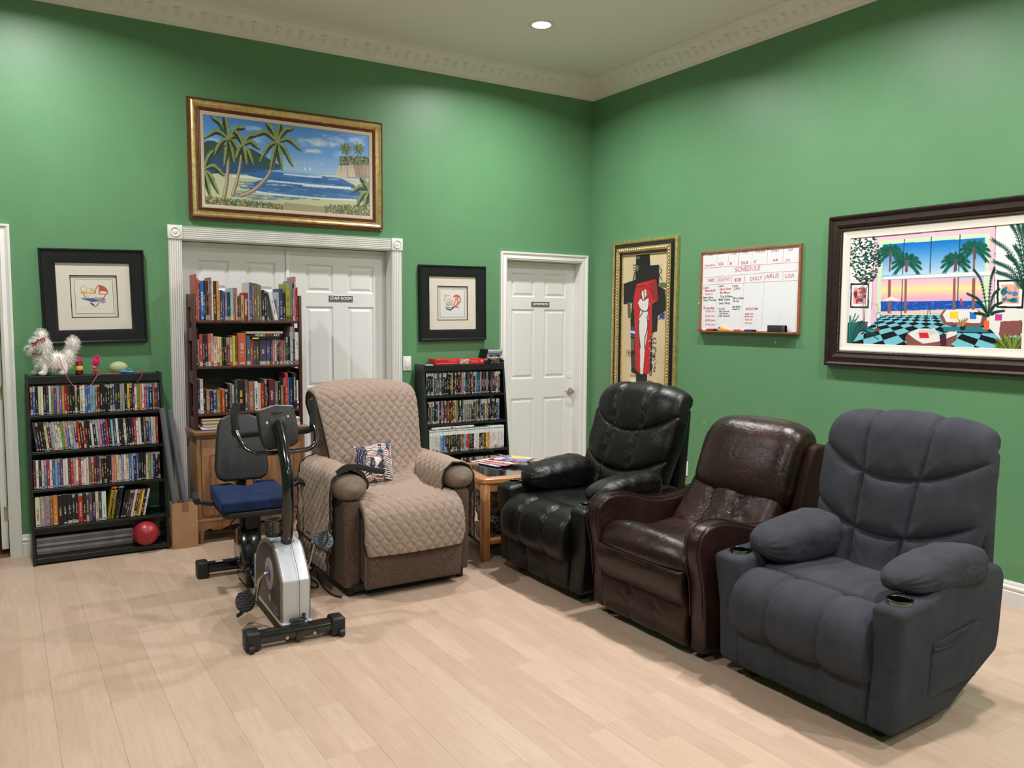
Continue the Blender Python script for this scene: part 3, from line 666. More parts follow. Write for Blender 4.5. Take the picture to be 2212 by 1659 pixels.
dots = t.n('TexVoronoi', 0, i_Vector=o_, i_Scale=150, i_Randomness=0.15)
star = t.mix(t.ramp(dots, [(.24, 1.), (.32, 0.)]), L(34, 34, 62), L(214, 212, 222))
PILM = t.fin(t.mix(t.math('GREATER_THAN', g_, .60), t.mix(t.math('LESS_THAN', g_, .12), stripe, L(222, 214, 204)), star), .9, Sheen_Weight=.2)
t = thing('throw_pillow', 'small pillow with navy stars and striped flag print on tan chair', 'pillow', (-2.742, -1.515, .672)); t.rotation_euler = (-.30, .03, .06)
n = 44; u = np.linspace(-1, 1, n); U, V = np.meshgrid(u, u)
def sq(a, b): return a * (1 - .10 * (1 - b ** 2) + .0) 
X = sq(U, V) * .128 * (1 + .04 * V); Z = sq(V, U) * .122 + .016 * U * (V > 0) * V
h = .052 * ((1 - U ** 2).clip(0) ** .42) * ((1 - V ** 2).clip(0) ** .42) + .004 * wob(U * 5, V * 5, 3) * (1 - U ** 4) * (1 - V ** 4)
idx = np.arange(n * n).reshape(n, n); f = np.stack([idx[:-1, :-1], idx[:-1, 1:], idx[1:, 1:], idx[1:, :-1]], -1).reshape(-1, 4)
inner = np.zeros((n, n), bool); inner[1:-1, 1:-1] = True; bi = idx.copy(); bi[inner] = n * n + np.arange(inner.sum())
f2 = np.stack([bi[:-1, :-1], bi[1:, :-1], bi[1:, 1:], bi[:-1, 1:]], -1).reshape(-1, 4)
va = np.stack([X, -h, Z], -1).reshape(-1, 3); vb = np.stack([X, h, Z], -1)[inner]
fastmesh('pillow_body', np.vstack([va, vb]), np.vstack([f, f2]), PILM, t)
# ================================================================== SHELVES, DISCS AND BOOKS
def m_spine(name, kind):
    """printed spine: colour from the object, with lettering, a picture band and a logo block"""
    t = NT(name); g = t.n('TexCoord', 0); oc = t.obj(); col = t.n('ObjectInfo', 1); r = t.n('ObjectInfo', 5)
    x = t.n('SeparateXYZ', 0, i_Vector=g); z = t.n('SeparateXYZ', 2, i_Vector=g)
    r2 = t.math('FRACT', t.math('MULTIPLY', r, 17.31)); r3 = t.math('FRACT', t.math('MULTIPLY', r, 57.77)); r4 = t.math('FRACT', t.math('MULTIPLY', r, 191.3))
    off = t.n('VectorMath', 0, operation='ADD', i_0=oc, i_1=t.n('CombineXYZ', i_X=t.math('MULTIPLY', r, 71), i_Y=0.0, i_Z=t.math('MULTIPLY', r2, 33)))
    lum = t.n('SeparateColor', 1, i_Color=col)
    ink = t.mix(t.math('GREATER_THAN', lum, .22), L(190, 188, 184), t.mix(r3, L(24, 26, 40), L(170, 28, 34)))
    ink = t.mix(t.math('LESS_THAN', r4, .16), ink, L(236, 190, 60))
    let = t.n('TexWhiteNoise', 0, noise_dimensions='2D', i_Vector=t.n('VectorMath', 0, operation='FLOOR', i_0=t.n('VectorMath', 0, operation='MULTIPLY', i_0=off, i_1=(620, 0, 330))))
    # use z as the running direction of the words
    oz = t.n('SeparateXYZ', 2, i_Vector=off); ox = t.n('SeparateXYZ', 0, i_Vector=off)
    cell = t.n('CombineXYZ', i_X=t.math('FLOOR', t.math('MULTIPLY', ox, 480)), i_Y=t.math('FLOOR', t.math('MULTIPLY', oz, 300)), i_Z=0.0)
    let = t.n('TexWhiteNoise', 0, noise_dimensions='3D', i_Vector=cell)
    word = t.math('GREATER_THAN', t.n('TexWhiteNoise', 0, noise_dimensions='1D', i_W=t.math('FLOOR', t.math('MULTIPLY', oz, 72))), .22)
    lo = t.math('ADD', .14, t.math('MULTIPLY', r2, .25)); hi = t.math('ADD', .60, t.math('MULTIPLY', r3, .22))
    mk = t.math('MULTIPLY', t.math('GREATER_THAN', z, lo), t.math('LESS_THAN', z, hi))
    mk = t.math('MULTIPLY', mk, t.math('MULTIPLY', t.math('GREATER_THAN', x, .33), t.math('LESS_THAN', x, .68)))
    mk = t.math('MULTIPLY', mk, t.math('MULTIPLY', word, t.math('GREATER_THAN', let, .5)))
    c = col
    nz = t.noise(off, 45, 3, .6, 1)
    if kind != 'book':
        pic = t.mix(.6, nz, t.mix(r4, L(60, 40, 34), L(206, 178, 150)), 'MULTIPLY'); pic = t.mix(t.ramp(t.noise(off, 80, 2), [(.52, 0.), (.66, .8)]), pic, ink)
        c = t.mix(t.math('MULTIPLY', t.math('GREATER_THAN', z, t.math('SUBTRACT', .93, t.math('MULTIPLY', r4, .16))), t.math('GREATER_THAN', r3, .5)), c, pic)
        c = t.mix(t.math('MULTIPLY', t.math('LESS_THAN', z, t.math('MULTIPLY', r3, .26)), t.math('GREATER_THAN', r2, .66)), c, pic)
    else:
        c = t.mix(t.math('MULTIPLY', t.math('GREATER_THAN', z, t.math('SUBTRACT', .98, t.math('MULTIPLY', r4, .3))), t.math('GREATER_THAN', r3, .72)), c, t.mix(.5, c, ink))
        c = t.mix(t.math('MULTIPLY', t.math('LESS_THAN', z, .14), t.math('GREATER_THAN', r2, .6)), c, t.mix(.7, c, ink))
    c = t.mix(t.ramp(t.noise(off, 30, 3, .7), [(.35, 0.), (.8, .35)]), c, t.mix(.5, c, (.02, .02, .02, 1)))
    c = t.mix(mk, c, ink)
    lg = t.math('MULTIPLY', t.math('MULTIPLY', t.math('GREATER_THAN', z, .045), t.math('LESS_THAN', z, .085)), t.math('MULTIPLY', t.math('GREATER_THAN', x, .25), t.math('LESS_THAN', x, .78)))
    c = t.mix(t.math('MULTIPLY', lg, t.math('GREATER_THAN', r4, .3)), c, ink)
    if kind == 'game':
        c = t.mix(t.math('GREATER_THAN', z, .74), c, L(214, 216, 216)); c = t.mix(t.math('MULTIPLY', t.math('GREATER_THAN', z, .90), t.math('LESS_THAN', z, .93)), c, L(110, 120, 116))
    return t.fin(c, .28 if kind != 'book' else .45, Specular_IOR_Level=.45)
SP_DVD = m_spine('printed_disc_spine', 'dvd'); SP_GAME = m_spine('printed_game_spine', 'game'); SP_BOOK = m_spine('printed_book_spine', 'book')
PAPER = mat('book_paper', L(206, 196, 176), .9, bs=900, bd=.0004, var=.06, vs_=60)
CASEK = mat('black_disc_case', L(16, 16, 18), .35); CASEG = mat('green_game_case', L(92, 150, 74), .35); CASEW = mat('white_game_case', L(222, 224, 224), .35)
def case_mesh(w_, h, d, spm, cm):
    """plastic keep case: slightly rounded spine carrying the printed insert, lid step at the top"""
    b = B().box(.0003, w_ - .0003, .0015, d, 0, h, bev=.0012, seg=1, mi=1)
    b.box(.0007, w_ - .0007, .0004, .003, .0025, h - .003, mi=0)
    return from_bm(b.bm, [spm, cm], 30)
def book_mesh(w_, h, d, hard):
    b = B(); o = .0018 if hard else .0
    b.box(0, w_, 0, .0025, 0, h, bev=.0009, seg=1, mi=0).box(0, .0016, 0, d, 0, h, mi=0).box(w_ - .0016, w_, 0, d, 0, h, mi=0)
    b.box(.0015, w_ - .0015, .0022, d - o * 2, o, h - o * 1.6, mi=1)
    return from_bm(b.bm, [SP_BOOK, PAPER], 30)
PAL = dict(k=(20, 20, 22, 'black'), d=(58, 58, 62, 'dark grey'), w=(205, 206, 204, 'white'), c=(200, 190, 160, 'cream'), r=(170, 34, 38, 'red'), m=(92, 32, 38, 'maroon'),
           b=(52, 98, 165, 'blue'), l=(128, 164, 196, 'light blue'), n=(32, 36, 86, 'navy'), p=(84, 62, 120, 'purple'), o=(206, 112, 48, 'orange'), y=(206, 182, 52, 'yellow'),
           g=(92, 138, 66, 'green'), t=(122, 88, 62, 'brown'), s=(140, 140, 150, 'silver grey'), i=(190, 140, 150, 'pink'), e=(62, 128, 140, 'teal'))
def colr(o, c, j=0):
    k = [max(0, min(255, q + (random.uniform(-j, j) if j else 0))) for q in c[:3]]; o.color = L(*k)
def bookcase(name, label, x0, x1, loc_y, ghosts=0):
    t = thing(name, label, 'bookcase', (x0, 0, 0)); W_ = x1 - x0; MB = BLK
    for a in (0, W_ - .016):
        B().prism([(-.022, 0), (-.315, 0), (-.172, 1.16), (-.022, 1.16)], a, a + .016, 'x', bev=.0015, seg=1).end('side_panel', MB, t)
    fy = lambda z: -.315 + .143 * z / 1.16
    B().box(.016, W_ - .016, fy(1.13) + .004, fy(1.13) + .02, 1.106, 1.136).end('top_rail', MB, t)
    for z in (1.135, .895, .673, .443, .213):
        B().box(.016, W_ - .016, fy(z) + .004, -.03, z, z + .017, bev=.001, seg=1).end('shelf', MB, t)
    B().box(.016, W_ - .016, fy(.2) + .05, fy(.2) + .064, .175, .213, bev=.001, seg=1).end('front_rail', MB, t)
    B().box(.016, W_ - .016, -.308, -.10, .012, .042, bev=.001, seg=1).end('bottom_shelf', MB, t)
    for z in (.7, .45, 1.05): B().box(.016, W_ - .016, -.032, -.024, z, z + .05).end('back_slat', MB, t)
    return fy
BLK = mat('black_ash_laminate', L(17, 17, 19), .42, var=.25, vs_=30, bs=200, bd=.0003)
XL0, XL1 = -4.462, -3.682; XR0, XR1 = -1.772, -1.022
fy = bookcase('bookcase', 'black bookcase of discs at left, under the larger square black frame', XL0, XL1, 0)
bookcase('bookcase', 'black bookcase of discs and games between tan chair and the narrow door', XR0, XR1, 0)
dvd = {}
def dvd_row(s, x0, z, side, row, lean=None, wds=.0145, hs=.181, kind='dvd', start=0, cm=None):
    x = x0; n = len(s); yf = fy(z) + .012
    for i, ch in enumerate(s):
        c = PAL[ch.lower()]; ww = wds * (1.5 if ch.isupper() else 1) * random.choice([1, 1, 1, 1, .92]); hh = hs * random.choice([1, 1, 1, 1.0, .985, 1.01])
        key = (kind, round(ww, 5), round(hh, 4), cm.name if cm else '')
        if key not in dvd: dvd[key] = case_mesh(ww, hh, .13, SP_GAME if kind == 'game' else SP_DVD, cm or CASEK)
        o = link('game_case' if kind == 'game' else 'dvd_case', dvd[key], None, (x, yf + random.uniform(0, .004), z + .0012))
        a = lean(i / max(1, n - 1)) if lean else 0
        o.rotation_euler = (0, a, 0)
        if a < 0: o.location.z += 0; 
        if a > 0: o.location.z += ww * math.sin(a)
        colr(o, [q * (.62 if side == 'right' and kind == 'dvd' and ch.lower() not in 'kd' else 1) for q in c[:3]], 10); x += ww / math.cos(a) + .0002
        wd = 'game case with white top band' if kind == 'game' else 'DVD case'
        props(o, f'{c[3]} {wd}, {ordn(i + start)} from left, {row} shelf of {side} bookcase', 'game case' if kind == 'game' else 'DVD case', group=f'{"games" if kind == "game" else "DVDs"} on the {row} shelf of the {side} bookcase')
    return x
ZR = [.912, .690, .460, .230]
dvd_row('mbkcwkdwgpibormkktkcwbblltmkkkkddnksskykmwgowrbNtmd'[:51], XL0 + .02, ZR[0], 'left', 'top')
dvd_row('dkkkcmlcwwgibclmrkrkkwklipnrkldwkkwkknrwwktnbcwr', XL0 + .044, ZR[1], 'left', 'second', lean=lambda q: -.11 * (1 - q) ** .7)
dvd_row('mwncbrwblbpwwmriwrwwcttmntkkkkiocwswcblkbkkkcglnkk', XL0 + .02, ZR[2], 'left', 'third')
xx = dvd_row('CSStOKKKkkRkdpkcdW', XL0 + .022, ZR[3], 'left', 'fourth', wds=.0175, hs=.188)
for j, (ch, kind) in enumerate(zip('yykyykkkdd', ['m'] * 10)):   # magazines and thin sleeves leaning right
    o = link('thin_magazine', book_mesh(.004, .19 - .004 * (j % 3), .14, False), None, (xx + .004 + j * .0068, fy(.23) + .016, ZR[3] + .002)); o.rotation_euler = (0, .16, 0)
    colr(o, PAL[ch], 8); props(o, f'thin {PAL[ch][3]} magazine, {ORD[j]} right of the wide white case, fourth shelf', 'magazine', group='magazines leaning on the fourth shelf')
xx = dvd_row('kkddcktykw', xx + .078, ZR[3], 'left', 'fourth', lean=lambda q: .2, start=18)
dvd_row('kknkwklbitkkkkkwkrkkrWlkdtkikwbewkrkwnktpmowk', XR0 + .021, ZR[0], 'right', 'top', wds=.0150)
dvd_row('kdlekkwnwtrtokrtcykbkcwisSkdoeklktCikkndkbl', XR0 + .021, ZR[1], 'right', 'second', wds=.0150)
x_ = dvd_row('wwwwwwlbbkkkkkkkkkttlrrkkkwwwkktkyo', XR0 + .021, ZR[2], 'right', 'third', wds=.0158, hs=.186, kind='game', cm=CASEG)
dvd_row('wwwwwwwww', x_ + .002, ZR[2], 'right', 'third', wds=.0158, hs=.186, kind='game', cm=CASEW, start=35)
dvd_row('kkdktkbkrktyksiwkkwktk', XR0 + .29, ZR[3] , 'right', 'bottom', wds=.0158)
wgm = case_mesh(.0145, .186, .13, SP_GAME, CASEW)
for j, xx in enumerate((XR0 + .235, XR0 + .425)):
    o = link('game_case', wgm, None, (xx, fy(.46) + .012, ZR[2] + .19)); o.rotation_euler = (0, -PI / 2, 0); colr(o, PAL['w'])
    props(o, 'white game case lying flat on the row of games, ' + ('left one' if j == 0 else 'right one'), 'game case', group='games lying flat on the third shelf')
o = B().box(0, .035, 0, .12, 0, .175, bev=.001, seg=1).end('cardboard_sleeve', mat('kraft_board', L(150, 122, 88), .85), None, (XR0 + .645, fy(.2) + .014, ZR[3] + .001)); props(o, 'tan cardboard sleeve at the right end of the right bookcase bottom shelf', 'box')
# small shiny wrappers on top of the full shelf
for j, (x, c, nm) in enumerate(((-3.995, (214, 110, 40), 'orange'), (-3.955, (90, 150, 200), 'blue'))):
    o = B().ball((0, 0, 0), (.022, .02, .009), 10).end('candy_wrapper', mat('foil_' + nm, L(*c), .25, .2), None, (x, -.24, ZR[3] + .199)); props(o, f'crumpled {nm} wrapper on top of the leaning magazines', 'wrapper')
# grey boards and ball on the bottom shelf
GREYW = mat('grey_wood_laminate', L(150, 148, 152), .5, var=.15, vs_=20); GREYW2 = mat('grey_brown_laminate', L(118, 112, 110), .5, var=.15, vs_=20)
for j in range(6):
    o = B().box(0, .70 - .01 * (j % 2), 0, .16, 0, .017, bev=.0012, seg=1).end('laminate_board', GREYW if j % 2 else GREYW2, None, (XL0 + .022, -.213 + .006 * (j % 3), .0425 + .0172 * j))
    props(o, f'grey wood-look board, {ORD[j]} from the bottom of the stack under the discs', 'board', group='grey boards on the bottom shelf')
RB = mat('red_ball_rubber', L(150, 30, 42), .38, var=.08, vs_=4, bs=14, bd=.004)
t = thing('exercise_ball', 'small deep red rubber ball resting low on the left bookcase', 'ball', (-3.835, -.345, .0)); t.location = (-3.825, -.262, .117 + .03)
B().ball((0, 0, 0), (.079, .078, .077), 40).end('ball_body', RB, t)
B().ball((.03, -.055, .03), .006, 10).end('valve_plug', RB, t)
t.location.z = .0425 + .078
# hmm: the ball sits in front of the boards, so shift the boards back
for o in D.objects:
    if o.name.startswith('laminate_board'): o.scale.x = .80
t.location.y = -.298

# ------------------------------------------------------------------ cardboard box with grey tubes
CARD = mat('corrugated_cardboard', L(158, 122, 86), .85, var=.06, vs_=8, bs=120, bd=.0004)
t = thing('cardboard_box', 'tall open brown cardboard box holding grey tubes beside the wooden cabinet', 'box', (-3.590, -.30, 0))
for a in ((-.080, .080, -.05, -.047), (-.080, .080, .047, .05), (-.080, -.077, -.047, .047), (.077, .080, -.047, .047)):
    B().box(a[0], a[1], a[2], a[3], 0, .305, bev=.0008, seg=1).end('box_side', CARD, t)
B().box(-.077, .077, -.047, .047, .002, .005).end('box_bottom', CARD, t)
B().box(-.018, .022, -.0512, -.05, .245, .305).end('packing_tape', mat('brown_tape', L(134, 98, 70), .3), t)
TUBE = mat('grey_foam_tube', L(92, 94, 104), .5, var=.06, vs_=20)
for j, (a, b, nm) in enumerate([((-3.618, -.318, .012), (-3.702, -.268, .93), 'left grey tube standing in the cardboard box, partly behind the bookcase'), ((-3.545, -.315, .012), (-3.652, -.245, .915), 'right grey tube leaning in the cardboard box against the casing')]):
    a, b = Vector(a), Vector(b); ln = (b - a).length
    q = B().lathe([(.010, 0), (.0175, 0), (.0175, ln), (.010, ln), (.010, 0)], n=20).end('foam_tube', TUBE, None, a, ang=60)
    q.rotation_mode = 'QUATERNION'; q.rotation_quaternion = (b - a).to_track_quat('Z', 'Y'); props(q, nm, 'tube', group='grey tubes in the cardboard box')

# ------------------------------------------------------------------ wooden cabinet with hutch
def m_wood(name, c1, c2, rough=.45, sc_=9, ax=2, coat=.1):
    t = NT(name); o = t.obj(); s = [sc_, sc_, sc_]; s[ax] = sc_ * .09
    g = t.noise(t.scale(t.n('VectorMath', 0, operation='ADD', i_0=o, i_1=t.n('CombineXYZ', i_X=t.math('MULTIPLY', t.n('ObjectInfo', 5), 9), i_Y=0., i_Z=0.)), *s), 4, 5, .65)
    c = t.mix(t.ramp(g, [(.35, 0.), (.68, 1.)]), c1, c2); t.bump(g, .0006); return t.fin(c, rough, Coat_Weight=coat, Coat_Roughness=.3)
OAK = m_wood('worn_oak', L(118, 82, 52), L(162, 120, 82)); OAKX = m_wood('worn_oak_top', L(106, 70, 46), L(146, 102, 70), .35, 9, 0)
MAH = m_wood('dark_mahogany', L(52, 26, 24), L(82, 42, 36), .42); MAHX = m_wood('dark_mahogany_shelf', L(56, 29, 26), L(90, 48, 40), .4, 9, 0)
t = thing('cabinet', 'worn oak two-door cabinet with scalloped apron supporting the dark hutch', 'cabinet', (-3.50, 0, 0)); CW = .735
B().box(0, CW, -.30, -.035, .15, .735, bev=.003).end('carcass', OAK, t)
B().add([(0, 0, 0)], [])
tp = [(-.02, -.335), (CW + .02, -.335), (CW + .02, -.033), (-.02, -.033)]
B().prism(tp, .735, .765, 'z', bev=.008, seg=3).box(-.008, CW + .008, -.318, -.034, .718, .738, bev=.004).end('cabinet_top', OAKX, t)
for x0 in (.03, CW / 2 + .004):
    w_ = CW / 2 - .034; dr = B().box(x0, x0 + w_, -.314, -.299, .19, .705, bev=.004).end('door', OAK, t)
    # arched raised panel and its moulding
    a = .055; pts = [(x0 + a, .245), (x0 + w_ - a, .245), (x0 + w_ - a, .60), (x0 + w_ - a - .03, .605), (x0 + w_ - a - .05, .635), (x0 + w_ / 2, .65), (x0 + a + .05, .635), (x0 + a + .03, .605), (x0 + a, .60)]
    B().prism(pts, -.318, -.313, 'y', bev=.003).end('raised_panel', OAK, dr)
    B().tube([(p[0], -.317, p[1]) for p in pts + pts[:1]], .005, 8, sub=1).end('moulding', OAKX, dr)
    kx = x0 + w_ - .022 if x0 < .1 else x0 + .022
    B().lathe([(0, -.345), (.011, -.342), (.013, -.336), (.006, -.326), (.005, -.314), (0, -.314)], (kx, 0, .47), 16, 'y').end('knob', mat('aged_brass', L(120, 92, 50), .35, 1), dr)
for sx_ in (0, CW - .028): B().box(sx_, sx_ + .028, -.305, -.29, .12, .735, bev=.004).end('stile', OAK, t)
ap = [(.0, .155), (.0, .10), (.04, .085), (.07, .10), (.11, .085), (.15, .085), (.19, .10), (.25, .112), (CW / 2 - .03, .112), (CW / 2, .10), (CW / 2 + .03, .112), (CW - .25, .112), (CW - .19, .10), (CW - .15, .085), (CW - .11, .085), (CW - .07, .10), (CW - .04, .085), (CW, .10), (CW, .155)]
B().prism(ap, -.306, -.288, 'y', bev=.002).box(-.002, CW + .002, -.312, -.3, .15, .168, bev=.003).end('apron', OAK, t)
for x in (.022, CW - .022):
    for y in (-.285, -.06):
        B().lathe([(0, 0), (.015, 0), (.018, .01), (.014, .03), (.018, .06), (.024, .09), (.024, .15), (0, .15)], (x, y, 0), 14).end('leg', OAK, t)
t = thing('bookshelf_hutch', 'dark mahogany open hutch of books standing on the oak cabinet', 'bookshelf', (-3.496, 0, .765)); HW = .738; HZ = .915
for x in (0, HW - .022):
    B().box(x, x + .022, -.25, -.215, 0, HZ, bev=.003).end('post', MAH, t); B().box(x, x + .022, -.075, -.04, 0, HZ, bev=.003).end('post', MAH, t)
    for z in (HZ - .09, .60, .31, .0):
        B().box(x + .003, x + .019, -.217, -.073, z + (.0 if z else .0), z + .085, bev=.002).end('side_slat', MAH, t)
for z in (.718, .410, .092): B().box(.0225, HW - .0225, -.246, -.045, z, z + .02, bev=.003).end('shelf', MAHX, t)
B().box(.0225, HW - .0225, -.045, -.040, .05, .718).end('back_panel', mat('dark_back_panel', L(40, 36, 38), .6), t)
HX = lambda q: -3.4724 + (q - 235) * .000371
BK = {}
def books(rows, base_z, base_y, sc_, row, yf=-.246, shelf='top'):
    for i, r in enumerate(rows):
        x0, x1, top, c, cn = r[:5]; hard = (x1 - x0) > 50
        w_ = (x1 - x0) * (.000371 if sc_[0] == .000374 else sc_[0]) - .0006; h = (base_y - top) * sc_[1]; dpt = random.uniform(.12, .165) if h < .22 else random.uniform(.165, .184)
        o = link('book', book_mesh(w_, h, dpt, hard), None, (HX(x0) if sc_[0] == .000374 else -3.4725 + (x0 - 262) * sc_[0], yf + random.uniform(0, .012) + (.01 if h < .2 else 0), base_z + .0005))
        o.color = L(*[int(c[j:j + 2], 16) for j in (0, 2, 4)])
        th = 'thick' if x1 - x0 > 75 else ('thin' if x1 - x0 < 36 else '')
        props(o, f'{th} {cn} book, {ordn(i)} from left on the {shelf} shelf of the mahogany hutch'.strip(), 'book', group=f'books on the {shelf} hutch shelf')
        BK[(shelf, i)] = o
R1 = [(235, 262, 185, 'a8503f', 'tall terracotta'), (262, 300, 260, 'c9564a', 'red and white'), (300, 324, 290, '20345e', 'dark blue'), (324, 385, 300, '2f5ea8', 'bright blue'), (385, 412, 295, '15161a', 'black'), (412, 432, 310, '6a4a36', 'brown'), (432, 460, 300, '2a1416', 'black and red'), (460, 490, 300, 'a04a4a', 'dull red'), (490, 514, 235, '8c8a84', 'tall grey'), (514, 545, 300, 'd8d6d2', 'white'), (545, 600, 298, '3a3430', 'dark brown'), (600, 640, 296, 'd88a4a', 'orange'), (640, 664, 470, 'd8cfb8', 'cream'), (664, 706, 462, '2a3a6a', 'navy and white'), (706, 750, 480, '6e7886', 'slate'), (750, 798, 490, '77789a', 'lilac grey'), (798, 845, 495, '1f3a50', 'dark teal'), (845, 892, 430, '8fb0b8', 'pale teal'), (892, 936, 415, 'bfa284', 'tan'), (936, 974, 415, 'b07c78', 'dusty rose'), (974, 1002, 555, '3a1a1c', 'short dark red'), (1002, 1042, 560, '9a6a3c', 'short brown'), (1042, 1094, 550, 'b89a72', 'short tan'), (1094, 1166, 500, '8c2a30', 'maroon'), (1166, 1186, 310, 'c8c0b4', 'pale grey'), (1186, 1246, 305, '3c64a8', 'blue and white'), (1246, 1266, 360, 'c08a92', 'pink'), (1266, 1330, 320, '6e6048', 'olive brown'), (1330, 1376, 335, '6a6c60', 'grey green'), (1376, 1416, 350, '8c7a58', 'khaki'), (1416, 1460, 440, '23262c', 'charcoal'), (1460, 1508, 450, '121316', 'matt black'), (1508, 1540, 480, '544c4c', 'dark grey'), (1612, 1640, 470, 'aab0b4', 'light grey'), (1700, 1750, 480, 'b0b8c0', 'silver'), (1750, 1812, 410, '243a68', 'navy'), (1812, 1870, 530, '1a1c1e', 'black and white'), (1870, 1956, 310, '9a9038', 'olive'), (1956, 2000, 250, '6e8c90', 'teal grey'), (2000, 2038, 400, 'a86a6c', 'rose'), (2038, 2066, 170, 'd8a0a8', 'tall pink'), (2066, 2096, 380, 'b02030', 'red')]
books([r for r in R1 if r[0] != 1612], 1.503, 1020, (.000374, .000365), 'top', shelf='top')
o = link('book', book_mesh(.024, .195, .14, True), None, (HX(1605), -.244, 1.504)); o.rotation_euler = (0, -.22, 0); o.location.x = HX(1652); o.color = L(222, 220, 218); props(o, 'white spined black book leaning left on the top shelf of the hutch', 'book', group='books on the top hutch shelf')
R2 = [(235, 262, 118, '30304c', 'tall navy'), (262, 286, 330, 'd8d6d0', 'thin white'), (286, 342, 235, 'b0343a', 'red'), (342, 386, 250, '18181a', 'black'), (386, 430, 250, '301e22', 'dark maroon'), (430, 484, 235, 'c0563c', 'orange red'), (484, 530, 228, 'b8c6d2', 'pale blue'), (532, 600, 280, 'd8b89c', 'peach and white'), (600, 642, 290, 'cfc49a', 'cream'), (642, 682, 290, 'c2b680', 'pale yellow'), (682, 720, 300, '3a201c', 'black and red'), (720, 760, 310, '17181a', 'black'), (760, 780, 318, 'c88c8c', 'thin pink'), (780, 828, 310, '7a2a34', 'maroon'), (828, 876, 300, 'cfc8a8', 'ivory'), (876, 918, 268, 'c8b43c', 'yellow'), (918, 962, 280, '6e6c38', 'olive'), (966, 1116, 215, 'b8583a', 'very wide orange'), (1122, 1192, 260, '3c5e70', 'slate teal'), (1196, 1246, 330, 'c04838', 'vermilion'), (1248, 1302, 340, '4a4452', 'purple grey'), (1302, 1362, 340, '465046', 'green grey'), (1366, 1490, 340, '4c3a50', 'wide plum'), (1494, 1540, 330, '2c4a98', 'royal blue'), (1540, 1576, 330, '3a64b0', 'blue'), (1576, 1606, 340, '7a2830', 'dark red'), (1606, 1646, 330, 'c8808c', 'pink'), (1646, 1682, 340, 'd0b8a8', 'blush'), (1682, 1716, 345, '242020', 'black'), (1716, 1746, 345, '3a3a3a', 'charcoal'), (1746, 1786, 350, 'a82c34', 'crimson'), (1786, 1822, 370, '8c8070', 'tan grey'), (1822, 1862, 370, '807464', 'grey brown'), (1862, 1900, 300, '3c3a28', 'dark olive'), (1900, 1936, 280, '1c1c14', 'black and yellow'), (1944, 2000, 100, 'a8bccb', 'tall pale blue'), (2000, 2026, 120, '1a1a1c', 'tall black'), (2028, 2104, 205, 'd4cfcc', 'white')]
books(R2, 1.195, 830, (.000374, .000362), 'middle', shelf='middle')
R3 = [(265, 300, 140, '26305c', 'tall navy'), (300, 356, 125, 'd2d6d8', 'white multicoloured'), (358, 410, 360, '1a1e1e', 'black'), (414, 470, 330, 'a48c6e', 'tan'), (472, 522, 350, '1e2240', 'black and navy'), (524, 580, 350, '34407a', 'blue and black'), (582, 646, 350, '8c7a20', 'black and yellow'), (646, 670, 340, 'b03430', 'thin red'), (670, 716, 330, 'c0502c', 'orange'), (716, 780, 340, '32301e', 'dark olive'), (780, 812, 240, '121214', 'black'), (812, 846, 230, '9a9a9c', 'grey'), (846, 880, 260, 'a8a8a0', 'light grey'), (880, 906, 250, '5c3c44', 'mauve'), (906, 940, 190, '3e5c34', 'green'), (942, 1062, 170, '14161c', 'very wide black'), (1066, 1120, 170, '5e4e48', 'grey brown'), (1120, 1140, 250, '5c4a70', 'thin purple'), (1140, 1236, 215, 'a06a4a', 'red and tan'), (1240, 1300, 210, 'ced4d8', 'white'), (1300, 1356, 250, 'c8c6b0', 'ivory'), (1356, 1420, 240, 'b03034', 'red'), (1420, 1456, 170, '4a4640', 'dark grey'), (1456, 1488, 330, '26302a', 'black and green'), (1490, 1606, 180, '5e1a2a', 'wide maroon'), (1606, 1666, 230, '5a7878', 'teal'), (1666, 1714, 230, '1a1616', 'black'), (1716, 1772, 300, 'a8804c', 'short tan'), (1772, 1790, 160, '7a2026', 'thin dark red'), (1790, 1840, 60, 'b83434', 'tall red'), (1840, 1870, 160, '3c7ab0', 'sky blue'), (1870, 1926, 150, '142848', 'dark blue'), (1926, 1996, 60, '16181a', 'tall black')]
books(R3, .877, 770, (.000388, .00036), 'bottom', shelf='bottom')
def spine_text(key, s, size, col, dz, wd, flip=False):
    o = BK[key]; xs = [v.co.x for v in o.data.vertices]; zs = [v.co.z for v in o.data.vertices]
    text_mesh(s, size, mat('print_' + col, L(*[int(col[j:j + 2], 16) for j in (0, 2, 4)]), .5), o, (max(xs) / 2, -.0005, max(zs) * dz), (PI / 2, PI / 2, 0), 'spine_lettering', .0003, wd, .0003)
ti = [i for i, r in enumerate([r for r in R1 if r[0] != 1612]) if r[0] == 1094][0]; spine_text(('top', ti), 'Word Smart', .026, 'e8d8cc', .48, .115)
spine_text(('bottom', 19), 'CLAY WALLS', .015, '303640', .55, .10)
spine_text(('bottom', 32), 'A History of Architecture', .014, 'd8d8d4', .55, .17)
spine_text(('top', 3), 'DETECT', .018, 'e0e4ea', .55, .09)
